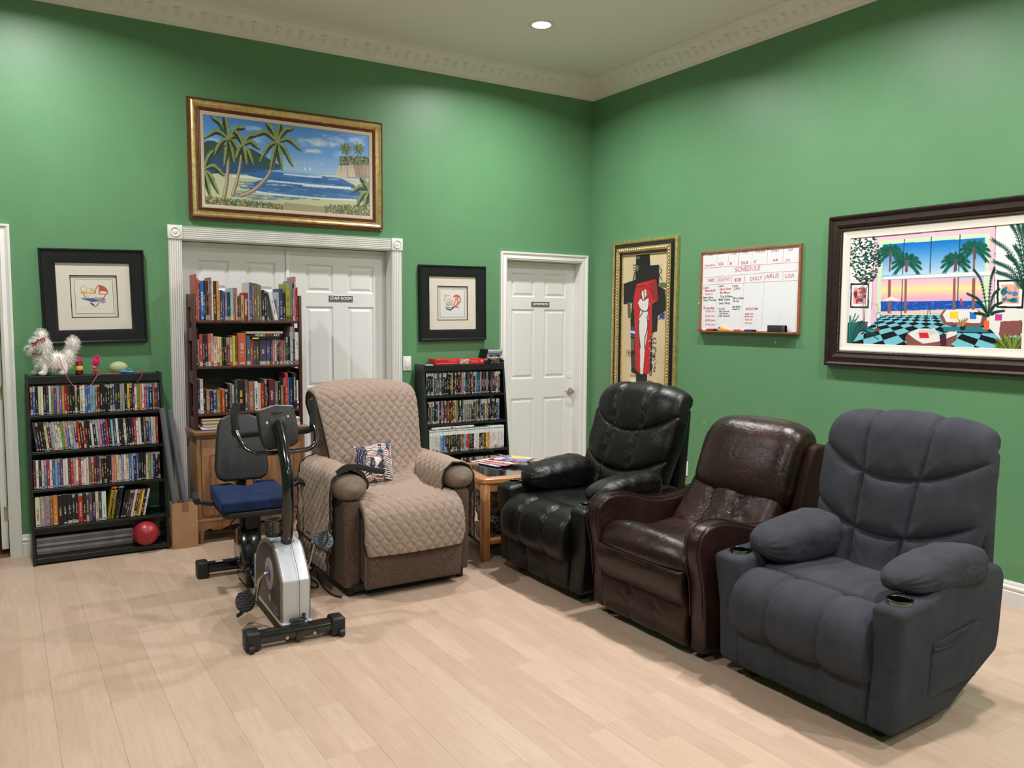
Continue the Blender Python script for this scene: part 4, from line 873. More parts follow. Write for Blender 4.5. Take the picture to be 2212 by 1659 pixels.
# books lying across the middle row
hz = 1.1955 + (830 - 340) * .000362 + .001
for j, (x0, x1, z0, z1, c, lb) in enumerate([(1225, 1742, 0, .014, '1a1a14', 'thin black book lying flat across the middle row, lowest of three'), (1196, 1780, .0145, .038, '141416', 'black video game art book lying flat across the middle row'), (1125, 1795, .0385, .054, 'bca68c', 'cream book lying flat on the black art book, middle shelf')]):
    x0, x1 = HX(x0), HX(x1); b = B().box(0, x1 - x0, 0, .003, z0, z1, bev=.001, seg=1, mi=0).box(0, x1 - x0, 0, .17, z0, z0 + .0018).box(0, x1 - x0, 0, .17, z1 - .0018, z1).box(.002, x1 - x0 - .002, .002, .168, z0 + .0017, z1 - .0017, mi=1)
    cm_ = mat('cover_' + c, L(*[int(c[k:k + 2], 16) for k in (0, 2, 4)]), .4)
    o = b.end('book', [cm_, PAPER], None, (x0, -.246, hz)); props(o, lb, 'book', group='books lying flat on the middle hutch shelf')
    if j == 1:
        text_mesh('VIDEO', .021, mat('print_cfcfcf', L(207, 207, 207), .5), o, (.065, -.0005, .026), (PI / 2, 0, 0), 'spine_lettering', .0003, .072, .0004)
        text_mesh('GAME', .021, mat('print_b04040', L(160, 60, 60), .5), o, (.127, -.0005, .026), (PI / 2, 0, 0), 'spine_lettering', .0003, .046, .0004)
        text_mesh('ART', .021, mat('print_cfcfcf', L(207, 207, 207), .5), o, (.178, -.0005, .026), (PI / 2, 0, 0), 'spine_lettering', .0003, .046, .0004)
    if j == 0: B().box(0, .045, -.0006, 0, .002, .012).end('spine_label', mat('yellow_label', L(206, 184, 60), .5), o)
# papers on the cabinet top under the hutch
def papers(name, label, x, y, z, w_, d, h, m_, n=6, rz=0):
    t = thing(name, label, 'papers', (x, y, z)); t.rotation_euler.z = rz
    for i in range(n): B().box(random.uniform(-.004, .004), w_ + random.uniform(-.004, .004), random.uniform(-.004, .004), d, i * h / n, (i + .9) * h / n).end('sheet_bundle', m_[i % len(m_)], t)
W1 = mat('paper_white', L(214, 214, 212), .8); W2 = mat('paper_manila', L(184, 160, 122), .8); W3 = mat('binder_blue', L(62, 66, 128), .4)
papers('binder', 'blue and white spiral binder lying on the cabinet top at left', -3.46, -.30, .7655, .20, .22, .018, [W3, W1, W1], 3, .03)
papers('paper_stack', 'stack of manila folders and papers on the blue binder', -3.452, -.275, .7875, .21, .2, .05, [W1, W2, mat('paper_grey', L(120, 112, 104), .8), W2], 8, -.02)
B().tube([(.03, .01, .019), (.06, -.02, .022), (.10, -.025, .021), (.14, -.005, .02), (.15, .02, .02)], .0018, 6).end('loose_cord', W2, D.objects['binder'])
papers('paper_stack', 'short stack of white papers at right end of the cabinet top', -2.862, -.28, .7655, .07, .18, .055, [W1, W1, mat('paper_pinkish', L(200, 184, 178), .8)], 7)
# ================================================================== EXERCISE BIKE
SILVER = mat('silver_plastic', L(186, 190, 196), .34, .35, bs=900, bd=.0002)
BRONZE = mat('bronze_grey_plastic', L(118, 108, 100), .4, .3)
CHARC = mat('charcoal_panel', L(46, 43, 41), .45)
FOAM = mat('black_foam_grip', L(26, 26, 27), .85, bs=900, bd=.0005)
VINYL = mat('black_vinyl', L(34, 36, 39), .45, bs=400, bd=.0004)
bk = thing('exercise_bike', 'black and silver recumbent exercise bike standing in front of the oak cabinet', 'exercise bike', (-3.44, -2.30, 0), -PI / 2 - math.atan(.03))
def P(d, l, z): return (-d, l, z)
def TB(name, pts, r, mt, par=bk, n=16, sub=6, flat=1.0): return B().tube([P(*q) for q in pts], r, n, sub=sub, flat=flat).end(name, mt, par, ang=50)
ff = TB('front_foot', [(.03, -.185, .052), (.03, .155, .052)], .034, BLACKM, n=24)
for y0, y1, s in ((-.25, -.18, -1), (.15, .22, 1)):
    c = B().box(-.075, .015, y0, y1, .004, .092, bev=.014, seg=3); c.lathe([(0, -.012), (.018, -.012), (.018, .012), (0, .012)], (.018, (y0 + y1) / 2 + s * .012, .02), 16, 'y'); c.end('end_cap', BLACKP, bk, ang=50)
for y in (-.06, .07): B().lathe([(0, .0), (.009, .001), (.008, .006), (0, .008)], (.0, y, .038), 12, 'x').end('bolt', STEEL, ff)
B().box(-.33, .01, -.02, .02, .02, .06, bev=.004).box(-1.26, -.02, -.033, .033, .055, .105, bev=.006).end('main_beam', BLACKM, bk)
rf = TB('rear_foot', [(1.255, -.20, .055), (1.255, .18, .055)], .034, BLACKM, n=24)
for y0, y1 in ((-.255, -.19), (.17, .235)): B().box(-1.30, -1.21, y0, y1, .0, .098, bev=.012, seg=3).end('end_cap', BLACKP, bk, ang=50)
B().box(-1.253, -1.22, -.15, -.11, .088, .0895).end('warning_label', mat('label_grey', L(170, 170, 168), .5), rf)
# housing: silver shell, bronze border, charcoal side panels
prof = [(.062, .072), (.055, .105), (.052, .20), (.046, .285), (.085, .335), (.16, .41), (.205, .435), (.30, .44), (.38, .43), (.46, .395), (.53, .345), (.57, .29), (.60, .20), (.615, .085)]
pr_ = [(-a, b) for a, b in prof]
B().prism(pr_, -.0655, .0655, 'y', bev=.009, seg=4).end('shell', SILVER, bk, ang=50)
B().box(-.64, -.035, -.072, .072, .07, .088, bev=.004).end('shell_base', SILVER, bk)
B().tube([P(.0445, .012, .09), P(.0425, .012, .2), P(.0395, .012, .284), P(.077, .012, .340), P(.15, .012, .413), P(.19, .012, .436)], .0011, 6, sub=2).end('shell_seam', BLACKP, bk)
for s in (-1, 1):
    def ins(k, poly=prof, c=(.32, .24)): return [(-(c[0] + (a - c[0]) * k), c[1] + (b - c[1]) * k) for a, b in poly]
    B().prism(ins(.985), s * .060, s * .070, 'y', bev=.004).end('side_border', BRONZE, bk, ang=50)
    sp_ = B().prism(ins(.88), s * .066, s * .0735, 'y', bev=.003).end('side_panel', CHARC, bk, ang=50)
    sl = [(-.575, .13), (-.568, .28), (-.555, .30), (-.543, .28), (-.55, .13), (-.56, .12)]
    B().tube([P(-a, s * .0735, b) for a, b in sl + sl[:1]], .0022, 6, sub=1).end('slot_outline', SILVER, sp_)
    dc = B().lathe([(0, s * .072), (.078, s * .072), (.078, s * .0765), (.070, s * .078), (0, s * .078)], (-.26, 0, .275), 40, 'y').end('crank_disc', mat('disc_grey', L(150, 144, 138), .4, .2), bk)
    B().lathe([(0, s * .078), (.036, s * .078), (.034, s * .082), (0, s * .083)], (-.26, 0, .275), 28, 'y').end('hub_cap', mat('hub_blue', L(44, 58, 128), .35), dc)
    for q in ((.075, .12), (.06, .27), (.155, .39), (.30, .425)): B().lathe([(0, s * .070), (.004, s * .071), (0, s * .0725)], P(q[0] + .005, 0, q[1]), 8, 'y').end('screw', STEEL, sp_)
    # crank arm and pedal
    ex, ez = (.34, .125) if s < 0 else (.18, .425)
    B().tube([P(.26, s * .078, .275), P(.262, s * .10, .272), P(.26 + (ex - .26) * .2, s * .118, .275 + (ez - .275) * .2), P(.26 + (ex - .26) * .7, s * .122, .275 + (ez - .275) * .7), P(ex, s * .124, ez)], [.011, .0105, .0095, .0095, .0115], 14).end('crank_arm', mat('crank_chrome', L(170, 164, 152), .22, 1), bk, ang=60)
    ly = s * .175; pd = thing('pedal', None, None); pd.parent = bk; pd.location = P(ex, ly, ez); pd.rotation_euler = (0, .95 if s < 0 else .75, 0)
    pb = B().tube([(0, -.05 * s, 0), (0, .04 * s, 0)], .008, 10)
    oc_ = [(.056 * math.cos(a_) * (1 if abs(math.cos(a_)) < .8 else .94), .047 * math.sin(a_)) for a_ in np.linspace(0, 2 * PI, 17)[:-1]]
    pb.prism(oc_, -.009, .009, 'z', bev=.003)
    for k in range(-3, 4):
        for q_ in (-1, 0, 1):
            hw2 = .012; yy = q_ * .026 + (.006 if k % 2 else -.004)
            if math.hypot(k * .014 / .05, yy / .043) < 1: pb.box(k * .014 - .004, k * .014 + .004, yy - hw2 * .8, yy + hw2 * .8, -.0125, .0125, bev=.0015, seg=1)
    pb.end('pedal_body', mat('pedal_grey' if s > 0 else 'pedal_black', L(62, 72, 80) if s > 0 else L(20, 20, 21), .55), pd, ang=40)
    zz = 1 if s > 0 else -1
    B().tube([(.05, -.036, 0), (.06, -.03, -.02 * -zz), (.03, 0, zz * .052), (-.02, .01, zz * .055), (-.05, .02, zz * .03), (-.055, .03, 0)], .015, 10, flat=.14).end('pedal_strap', BLACKP, pd, ang=60)
# model lettering is a maker's mark: three pale strokes only as seen
B().box(-.275, -.245, -.0748, -.0735, .135, .165, bev=.001, M=None).end('printed_mark', mat('mark_pale', L(160, 160, 158), .5), bk)
for k_, (x0, x1, z) in enumerate([(-.225, -.115, .128), (-.20, -.11, .105)]):
    B().box(x0, x1, -.0745, -.0735, z, z + .012).end('printed_mark', mat('mark_dull', L(92, 88, 84), .5), bk)
# socket and cable at the front
B().ball(P(.052, .035, .115), (.006, .009, .009), 10).tube([P(.045, .035, .115), P(.036, .036, .105), P(.03, .039, .098)], .0045, 8).tube([P(.032, .038, .10), P(.02, .05, .09), P(.01, .065, .085), P(-.006, .075, .06), P(-.012, .085, .035), P(-.006, .09, .022)], .0018, 6).end('power_lead', BLACKP, bk)
# front post and console
TB('front_post', [(.222, 0, .405), (.198, 0, .50), (.178, 0, .60), (.168, 0, .70), (.185, 0, .79), (.25, 0, .90), (.335, 0, 1.0)], .0285, BLACKM, n=24)
B().lathe([(.029, 0), (.034, .002), (.034, .014), (.029, .018)], P(.222, 0, .418), 24).end('post_collar', BLACKP, bk)
for z in (.46, .50, .44):
    B().ball(P(.178 if z > .45 else .19, .0 if z != .44 else .029, z), .005, 8).end('bolt', STEEL, bk)
cm = Matrix.Translation(P(.375, 0.008, .982)) @ Matrix.Diagonal((1, .86, .92, 1)) @ Matrix.Rotation(math.radians(-14), 4, 'Y') @ Matrix.Rotation(math.radians(5), 4, 'X')
cp_ = [(-.10, -.10), (-.112, -.04), (-.108, .09), (-.095, .102), (0, .112), (.095, .102), (.108, .09), (.112, -.04), (.10, -.10), (.07, -.118), (-.07, -.118)]
co = B().prism(cp_, -.022, .022, 'x', bev=.010, seg=3, M=cm).end('console', mat('console_plastic', L(30, 29, 29), .5), bk, ang=50)
B().prism([(-.10, .096), (0, .111), (.10, .096), (.10, .104), (0, .119), (-.10, .104)], -.03, .020, 'x', bev=.002, M=cm).end('console_rim', mat('console_rim_grey', L(150, 152, 158), .35, .3), co)
B().box(.021, .0255, -.045, .045, -.02, .052, bev=.002, M=cm).box(.0255, .0275, -.012, .012, .028, .042, bev=.001, M=cm).box(.021, .024, -.03, .03, .066, .088, bev=.002, M=cm).end('battery_cover', mat('console_plastic_dark', L(24, 23, 23), .45), co)
for (y, z) in ((-.064, .028), (.062, .046)): B().box(.0215, .0235, y - .006, y + .006, z - .006, z + .006, M=cm).end('label_dot', mat('label_cream', L(214, 200, 182), .6), co)
hb = B()
for y in (-.085, .085):
    for z in (-.09, -.05, .0, .06, .085): hb.lathe([(0, 0), (.0035, 0), (.0035, .0008), (0, .0008)], (.0218, y * (1 + .1 * (z > 0)), z), 8, 'x', M=cm)
hb.end('screw_holes', mat('hole_black', L(4, 4, 4), .9), co)['kind'] = 'stuff'
B().box(-.02, .035, -.03, .03, -.09, -.03, bev=.006, M=cm).end('console_bracket', BLACKP, co)
# handlebar
hp = [(.40, .195, .985), (.375, .20, .945), (.345, .19, .895), (.325, .155, .868), (.32, .10, .862), (.315, .0, .86), (.315, -.08, .862), (.32, -.125, .868), (.345, -.165, .895), (.375, -.185, .945), (.40, -.195, .985)]
TB('handlebar', hp, .0125, BLACKM, sub=8)
for s in (-1, 1):
    TB('handlebar_grip', [(.398, s * .190 + (.004 if s > 0 else 0), .975), (.415, s * .194 + (.008 if s > 0 else 0), 1.03), (.44, s * .19 + .014, 1.10)], .019, FOAM)
    B().lathe([(0, .0), (.0165, .0), (.018, -.004), (.018, -.01)], P(.4405, s * .19 + .014, 1.103), 16).end('grip_cap', mat('cap_grey', L(84, 90, 96), .5), bk)
    TB('handlebar_grip', [(.40, s * .195, .985), (.42, s * .19, .955), (.46, s * .16, .94), (.48, s * .10, .938), (.485, 0, .938)], .0165, FOAM)
# bottle holder
bh = B().tube([P(.235 + .036 * math.cos(a), -.058 + .036 * math.sin(a), .545) for a in np.linspace(0, 2 * PI, 25)], .006, 8, sub=1)
bh.tube([P(.235 + .036 * math.cos(a), -.058 + .036 * math.sin(a), .50) for a in np.linspace(PI, 2 * PI, 14)], .005, 8, sub=1)
for a in (3.4, 4.2, 5.0, 5.8): bh.tube([P(.235 + .036 * math.cos(a), -.058 + .036 * math.sin(a), .545), P(.235 + .034 * math.cos(a), -.058 + .034 * math.sin(a), .47)], .004, 6)
bh.lathe([(0, .466), (.036, .466), (.036, .474), (0, .474)], P(.235, -.058, 0), 20).box(-.235, -.195, -.03, -.012, .46, .55, bev=.003).end('bottle_holder', BLACKP, bk)
# seat carriage
B().prism([(-1.16, .10), (-1.17, .21), (-1.08, .33), (-.98, .33), (-.93, .20), (-.93, .10)], -.06, .055, 'y', bev=.008).box(-1.14, -.90, -.05, .05, .02, .12, bev=.006).end('seat_carriage', BLACKM, bk, ang=50)
B().box(-1.07, -1.02, -.045, .0, .30, .47, bev=.005).box(-1.06, -.95, -.03, .05, .33, .45, bev=.005).box(-1.03, -1.0, -.055, -.03, .30, .46, bev=.004).end('seat_post', BLACKP, bk)
TB('adjuster_cable', [(.95, -.05, .44), (.97, -.11, .37), (1.0, -.10, .33), (1.03, -.04, .35), (1.04, .0, .40)], .004, BLACKP, n=8)
sp2 = [(-.715, -.20), (-.70, -.16), (-.70, .13), (-.72, .17), (-1.07, .155), (-1.09, .12), (-1.09, -.16), (-1.07, -.19)]
B().prism(sp2, .455, .495, 'z', bev=.014, seg=3).end('seat_base', BLACKP, bk, ang=60)
# blue contour cushion with a notch at the back
cu = [(-.69, -.212), (-.69, .176), (-1.08, .162), (-1.085, .05), (-1.03, .03), (-.99, -.015), (-1.03, -.065), (-1.085, -.085), (-1.08, -.20)]
bm = bmesh.new(); vb = [bm.verts.new((x, y, .495)) for x, y in cu]; vt = [bm.verts.new((x, y, .552 + .03 * (-x - .69) / .4)) for x, y in cu]; n_ = len(cu)
bm.faces.new(vb[::-1]); bm.faces.new(vt)
for i in range(n_): bm.faces.new([vb[i], vb[(i + 1) % n_], vt[(i + 1) % n_], vt[i]])
bmesh.ops.recalc_face_normals(bm, faces=bm.faces); bmesh.ops.bevel(bm, geom=list(bm.edges), offset=.014, segments=4, profile=.6, affect='EDGES', clamp_overlap=True)
BLUE = m_cloth('navy_cushion_fabric', L(26, 40, 70), .12, .3, 6, 700, .0005)
t = link('seat_cushion', from_bm(bm, BLUE, 180), bk); props(t, 'navy blue wedge seat cushion')
# backrest pad
bm2 = Matrix.Translation(P(1.10, -.025, .78)) @ Matrix.Rotation(math.radians(-13), 4, 'Y')
bp_ = [(-.125, -.185), (-.147, -.13), (-.118, .13), (-.085, .178), (.085, .178), (.118, .13), (.147, -.13), (.125, -.185)]
bp_ = [(-.10, -.192), (-.138, -.172), (-.15, -.12), (-.135, .02), (-.119, .13), (-.10, .17), (-.06, .188), (.06, .188), (.10, .17), (.119, .13), (.135, .02), (.15, -.12), (.138, -.172), (.10, -.192)]
o = B().prism(bp_, -.008, .03, 'x', bev=.016, seg=5, M=bm2).end('backrest_pad', VINYL, bk, ang=60)
B().prism([(a * .98, b * .98) for a, b in bp_], -.022, -.004, 'x', bev=.004, M=bm2).end('backrest_shell', BLACKP, bk, ang=50)
B().box(-1.13, -1.07, -.05, 0, .44, .80, bev=.006, M=Matrix.Translation((0, 0, 0))).end('backrest_bracket', BLACKP, bk)
# side handles
TB('side_handle', [(1.02, -.15, .475), (1.02, -.22, .485), (1.02, -.285, .505)], .0125, BLACKP); TB('side_grip', [(1.06, -.288, .535), (1.0, -.29, .525), (.94, -.292, .52)], .0185, FOAM)
TB('side_handle', [(1.02, .12, .475), (1.02, .19, .485), (1.02, .23, .53), (1.02, .29, .56)], .0125, BLACKP); TB('side_grip', [(1.06, .28, .572), (1.0, .31, .560), (.93, .34, .548)], .0165, FOAM)

# ================================================================== SIDE TABLE
HONEY = m_wood('honey_oak', L(150, 98, 54), L(186, 132, 80), .35, 12, 2, .3); HONEYX = m_wood('honey_oak_rail', L(154, 102, 58), L(190, 138, 86), .35, 12, 0, .3)
tb_ = thing('side_table', 'honey oak end table with smoked glass top between tan and black recliners', 'table', (-1.735, -1.385, 0), math.radians(-9)); TS = .295
def rsq(s, r, k=4): return [(sx * (s - r) + r * math.cos(a), sy * (s - r) + r * math.sin(a)) for sx, sy, a0 in ((1, 1, 0), (-1, 1, 90), (-1, -1, 180), (1, -1, 270)) for a in [math.radians(a0 + i * 90 / k) for i in range(k + 1)]]
o_, i_ = rsq(TS, .05), rsq(TS - .062, .012)
bm = bmesh.new(); k = len(o_)
def ringv(pts, z): return [bm.verts.new((x, y, z)) for x, y in pts]
R0, R1_, R2_, R3_, R4_ = ringv(rsq(TS - .008, .045), .492), ringv(o_, .50), ringv(o_, .522), ringv(rsq(TS - .01, .04), .53), ringv(i_, .53)
R5_ = ringv(i_, .492)
for a, b in ((R0, R1_), (R1_, R2_), (R2_, R3_), (R3_, R4_), (R4_, R5_), (R5_, R0)):
    for j in range(k): bm.faces.new([a[j], a[(j + 1) % k], b[(j + 1) % k], b[j]])
bmesh.ops.recalc_face_normals(bm, faces=bm.faces); link('top_frame', from_bm(bm, HONEYX, 40), tb_)
B().prism(rsq(TS - .058, .01), .516, .524, 'z').end('glass_panel', mat('smoked_glass', L(20, 20, 22), .04, spec=.9, coat=1), tb_)
for x0, x1, y0, y1 in ((-TS + .04, TS - .04, -TS + .022, -TS + .04), (-TS + .04, TS - .04, TS - .04, TS - .022), (-TS + .022, -TS + .04, -TS + .04, TS - .04), (TS - .04, TS - .022, -TS + .04, TS - .04)):
    B().box(x0, x1, y0, y1, .44, .494, bev=.003).end('apron', HONEYX, tb_)
for sx in (-1, 1):
    for sy in (-1, 1):
        lp = [(.0, .0), (.058, 0), (.058, .016), (.050, .018), (.050, .022), (.044, .034), (.034, .044), (.022, .050), (.018, .050), (.016, .058), (0, .058)]
        lp = [(sx * (TS - .008 - a), sy * (TS - .008 - b)) for a, b in lp]; lp = [(sx * (TS - .006) - sx * abs(a - sx * (TS - .008)) * 1 if 0 else a, b) for a, b in lp]
        # rounded face outward
        q = [(.058, .058), (.058, .01), (.052, .004), (.047, .008), (.040, .002), (.018, .002), (.002, .018), (.002, .040), (.008, .047), (.004, .052), (.01, .058)]
        B().prism([(sx * (TS - .008 - a), sy * (TS - .008 - b)) for a, b in q], 0, .49, 'z', bev=.0015, seg=1).end('leg', HONEY, tb_, ang=50)
B().prism(rsq(TS - .03, .02), .10, .122, 'z', bev=.004).end('lower_shelf', HONEYX, tb_, ang=50)
B().box(-TS + .05, TS - .05, -TS + .05, TS - .05, .07, .10).end('shelf_support', UNDER, tb_)
# things on the lower shelf
t = thing('plastic_bag', 'crumpled shiny black plastic bag lying on the lower table shelf', 'bag', (-1.80, -1.475, .1225), .1)
n = 40; th = np.linspace(0, 2 * PI, n, endpoint=False); ph = np.linspace(-PI / 2, PI / 2, 26)
TH, PH = np.meshgrid(th, ph); rr = 1 + .10 * wob(TH * 3, PH * 4, 2) + .05 * wob(TH * 9, PH * 11, 5)
v = np.stack([.135 * rr * np.cos(PH) * np.cos(TH), .085 * rr * np.cos(PH) * np.sin(TH), .075 + .075 * rr * np.sin(PH)], -1).reshape(-1, 3); v[:, 2] = v[:, 2].clip(0)
f = [(i * n + j, i * n + (j + 1) % n, (i + 1) * n + (j + 1) % n, (i + 1) * n + j) for i in range(25) for j in range(n)]
BAGM = NT('black_bag_film'); oo = BAGM.obj(); BAGM.bump(BAGM.noise(BAGM.n('VectorMath', 0, operation='ADD', i_0=oo, i_1=BAGM.noise(oo, 8, 2, .5, 1)), 18, 3), .012)
fastmesh('bag_body', v, f, BAGM.fin(L(16, 18, 20), .16, Coat_Weight=.5), t)
LEAF = NT('patterned_fabric'); oo = LEAF.obj(); nn = LEAF.noise(oo, 34, 4, .7)
LEAFM = LEAF.fin(LEAF.mix(LEAF.ramp(nn, [(.45, 0.), (.5, 1.)]), L(190, 176, 146), LEAF.mix(LEAF.ramp(LEAF.noise(oo, 60, 2), [(.4, 0.), (.6, 1.)]), L(96, 78, 60), L(150, 130, 100))), .9)
t = thing('fabric_bundle', 'cream and brown patterned fabric bundle behind the black bag', 'fabric', (-1.70, -1.295, .1225), -.15)
rr = 1 + .08 * wob(TH * 3, PH * 5, 9); v = np.stack([.20 * rr * np.sign(np.cos(TH)) * np.abs(np.cos(TH)) ** .6 * np.cos(PH) ** .5, .07 * rr * np.sign(np.sin(TH)) * np.abs(np.sin(TH)) ** .6 * np.cos(PH) ** .5, .135 + .135 * rr * np.sin(PH)], -1).reshape(-1, 3); v[:, 2] = v[:, 2].clip(0)
fastmesh('fabric_body', v, f, LEAFM, t)
# magazines fanned out on the glass
def m_print(name, cols, sc_=14):
    t = NT(name); o = t.obj(); v = t.n('TexVoronoi', 1, i_Vector=t.n('VectorMath', 0, operation='ADD', i_0=o, i_1=t.n('VectorMath', 0, operation='SCALE', i_0=t.noise(o, 12, 2, .5, 1), i_Scale=.06)), i_Scale=sc_)
    r = t.n('SeparateColor', 0, i_Color=v); n_ = len(cols); c = L(*cols[0])
    for i in range(1, n_): c = t.mix(t.math('GREATER_THAN', r, i / n_), c, L(*cols[i]))
    return t.fin(t.mix(t.ramp(t.noise(o, 90, 2), [(.5, 0.), (.62, .5)]), c, L(230, 225, 215)), .25, Specular_IOR_Level=.5)
z = .5305
for i, (x, y, rz, c, nm, lb) in enumerate([
    (-1.70, -1.165, .22, [(200, 208, 220), (150, 170, 200), (220, 220, 224)], 'bluewhite', 'pale blue and white magazine at the bottom left of the fan on the table'),
    (-1.67, -1.185, .30, [(214, 130, 134), (200, 110, 120), (226, 190, 190)], 'rose', 'rose pink magazine second in the fan on the table'),
    (-1.625, -1.20, .42, [(222, 196, 170), (190, 120, 90), (226, 212, 190)], 'peach', 'peach and cream magazine third in the fan on the table'),
    (-1.575, -1.20, .55, [(44, 52, 118), (60, 80, 150), (36, 40, 92), (150, 60, 110)], 'navy', 'navy blue magazine with yellow cat on top of the fan')]):
    t = thing('magazine', lb, 'magazine', (x, y, z), rz, 'magazines fanned out on the side table'); b = B()
    w_, h_ = .105, .138
    nn = 9; vs2 = []
    for zz_ in (0, .004):
        for a in np.linspace(-1, 1, nn): vs2 += [(a * w_, -h_, zz_ + .0025 * (1 - abs(a))), (a * w_, h_, zz_ + .0025 * (1 - abs(a)))]
    fs = []
    for j in range(nn - 1): fs += [(2 * j, 2 * j + 1, 2 * j + 3, 2 * j + 2), (2 * nn + 2 * j, 2 * nn + 2 * j + 2, 2 * nn + 2 * j + 3, 2 * nn + 2 * j + 1), (2 * j, 2 * j + 2, 2 * nn + 2 * j + 2, 2 * nn + 2 * j), (2 * j + 1, 2 * nn + 2 * j + 1, 2 * nn + 2 * j + 3, 2 * j + 3)]
    fs += [(0, 2 * nn, 2 * nn + 1, 1), (2 * nn - 2, 2 * nn - 1, 4 * nn - 1, 4 * nn - 2)]
    b.add(vs2, fs); b.end('cover', m_print('print_' + nm, c), t)
    if i == 3:
        y_ = mat('print_yellow', L(226, 192, 110), .3); B().prism([(-.02, -.11), (.09, -.12), (.095, .07), (.05, .03), (.01, .06), (-.03, -.02)], .0042, .0062, 'z').end('printed_cat_shape', y_, t)
        B().prism([(-.095, .05), (.02, .05), (.02, .12), (-.095, .12)], .0045, .0063, 'z').end('printed_title_block', m_print('print_title', [(200, 60, 110), (225, 225, 230)], 40), t)
    z += .0068

# ================================================================== TOP OF THE LEFT BOOKCASE
ZT = 1.153
def fur(name, spheres, n, ln, wd, mt, par, seed=1, droop=.4):
    """strand blades growing from ellipsoids (centre, radii, direction bias)"""
    r = np.random.default_rng(seed); V = []; Fc = []
    tot = sum(s[3] for s in spheres)
    for c, rad, bias, wgt in spheres:
        k = int(n * wgt / tot); u = r.normal(size=(k, 3)); u /= np.linalg.norm(u, axis=1)[:, None]
        p = np.array(c) + u * np.array(rad); nrm = u / np.array(rad); nrm /= np.linalg.norm(nrm, axis=1)[:, None]
        d = nrm * .8 + np.array(bias) + r.normal(size=(k, 3)) * .28; d /= np.linalg.norm(d, axis=1)[:, None]
        side = np.cross(d, r.normal(size=(k, 3))); side /= np.linalg.norm(side, axis=1)[:, None]
        l = ln * r.uniform(.6, 1.3, (k, 1)); w_ = wd
        a = p - side * w_; b = p + side * w_; m1 = p + d * l * .55; m2 = p + d * l + np.array([0, 0, -droop]) * l * .6
        for i in range(k):
            o = len(V); V += [a[i], b[i], m1[i] + side[i] * w_ * .7, m1[i] - side[i] * w_ * .7, m2[i]]; Fc += [(o, o + 1, o + 2, o + 3), (o + 3, o + 2, o + 4)]
    o = raw(name, V, Fc, mt, par, 0); o['kind'] = 'stuff'; return o
FURW = mat('white_plush_fur', L(232, 228, 222), .8, sheen=.3)
dg = thing('plush_dog', 'fluffy white plush puppy with magenta bow on top of the left bookcase', 'stuffed toy', (-4.30, -.125, ZT + .003))
sph = [((.015, 0, .085), (.075, .05, .055), (0, 0, -.3), 5), ((-.06, 0, .095), (.04, .045, .055), (-.1, 0, -.3), 3), ((-.075, 0, .195), (.045, .045, .05), (-.25, 0, -.1), 3.5), ((-.12, 0, .165), (.022, .024, .022), (-.5, 0, -.4), 1.5), ((-.065, 0, .245), (.028, .028, .035), (-.1, 0, .6), 1.6), ((.105, 0, .19), (.03, .026, .045), (.1, 0, .6), 3), ((.085, 0, .12), (.03, .04, .05), (.2, 0, .1), 2), ((-.045, -.045, .17), (.026, .014, .055), (.15, -.2, -.7), 2), ((-.045, .045, .17), (.026, .014, .055), (.15, .2, -.7), 1)]
bd = B()
for c, r_, _, _ in sph: bd.ball(c, [q * .96 for q in r_], 18)
for x in (-.075, -.035): pass
for (x, y) in ((-.095, .03), (-.055, -.035), (.055, -.035), (.06, .03)):
    bd.ball((x, y, .045), (.019, .018, .04), 14).ball((x - .012, y, .016), (.027, .018, .016), 16)
bm = bd.bm; rm = D.meshes.new('plush_body'); bm.to_mesh(rm); bm.free(); rm.materials.append(FURW); ob = link('body', rm, dg)
md = ob.modifiers.new('remesh', 'REMESH'); md.mode = 'VOXEL'; md.voxel_size = .006; md.use_smooth_shade = True; sm_ = ob.modifiers.new('s', 'SMOOTH'); sm_.iterations = 6
fur('fur', sph, 5200, .026, .0009, FURW, dg, 4)
B().ball((-.142, -.004, .168), (.008, .009, .008), 12).end('nose', mat('toy_black', L(14, 12, 12), .3), dg)
for y in (-.026, .02): B().ball((-.115, y, .20), (.006, .006, .007), 10).end('eye', mat('toy_black', L(14, 12, 12), .3), dg)
MAG = mat('magenta_ribbon', L(150, 22, 74), .5)
bo = B()
for s in (1, -1): bo.prism([(0, 0), (.035, .018), (.042, -.006), (.03, -.02)] if s > 0 else [(0, 0), (-.022, -.012), (-.034, -.04), (-.014, -.032)], -.006, .006, 'y', bev=.002, M=Matrix.Translation((-.085, -.046, .222)))
bo.ball((-.085, -.05, .222), .008, 10).end('bow', MAG, dg)
cl = B()
for i in range(26):
    a = 2 * PI * i / 26; cl.ball((-.078 + .040 * math.cos(a), .042 * math.sin(a) - .002, .138 + .004 * math.sin(a)), .0042, 6)
cl.end('beaded_collar', MAG, dg)
ls = thing('toy_leash', 'pink cord leash with blue handle hanging over front of left bookcase', 'leash', (-4.0, -.2, ZT))
PINK = mat('pink_cord', L(206, 74, 124), .45)
wp = [(-4.275, -.17, 1.275), (-4.262, -.205, 1.22), (-4.237, -.222, 1.145), (-4.20, -.225, 1.086), (-4.155, -.225, 1.068), (-4.11, -.222, 1.09), (-4.08, -.21, 1.135), (-4.055, -.185, 1.158), (-3.99, -.16, 1.1575), (-3.93, -.15, 1.158)]
B().tube([(x + 4.0, y + .2, z - ZT) for x, y, z in wp], .0022, 8).end('cord', PINK, ls)
B().tube([(.07, .055, .012), (.09, .052, .016), (.12, .052, .011), (.148, .05, .013)], [.006, .0115, .009, .0105], 14, flat=.8).end('handle', mat('bright_blue_plastic', L(30, 130, 205), .35), ls)
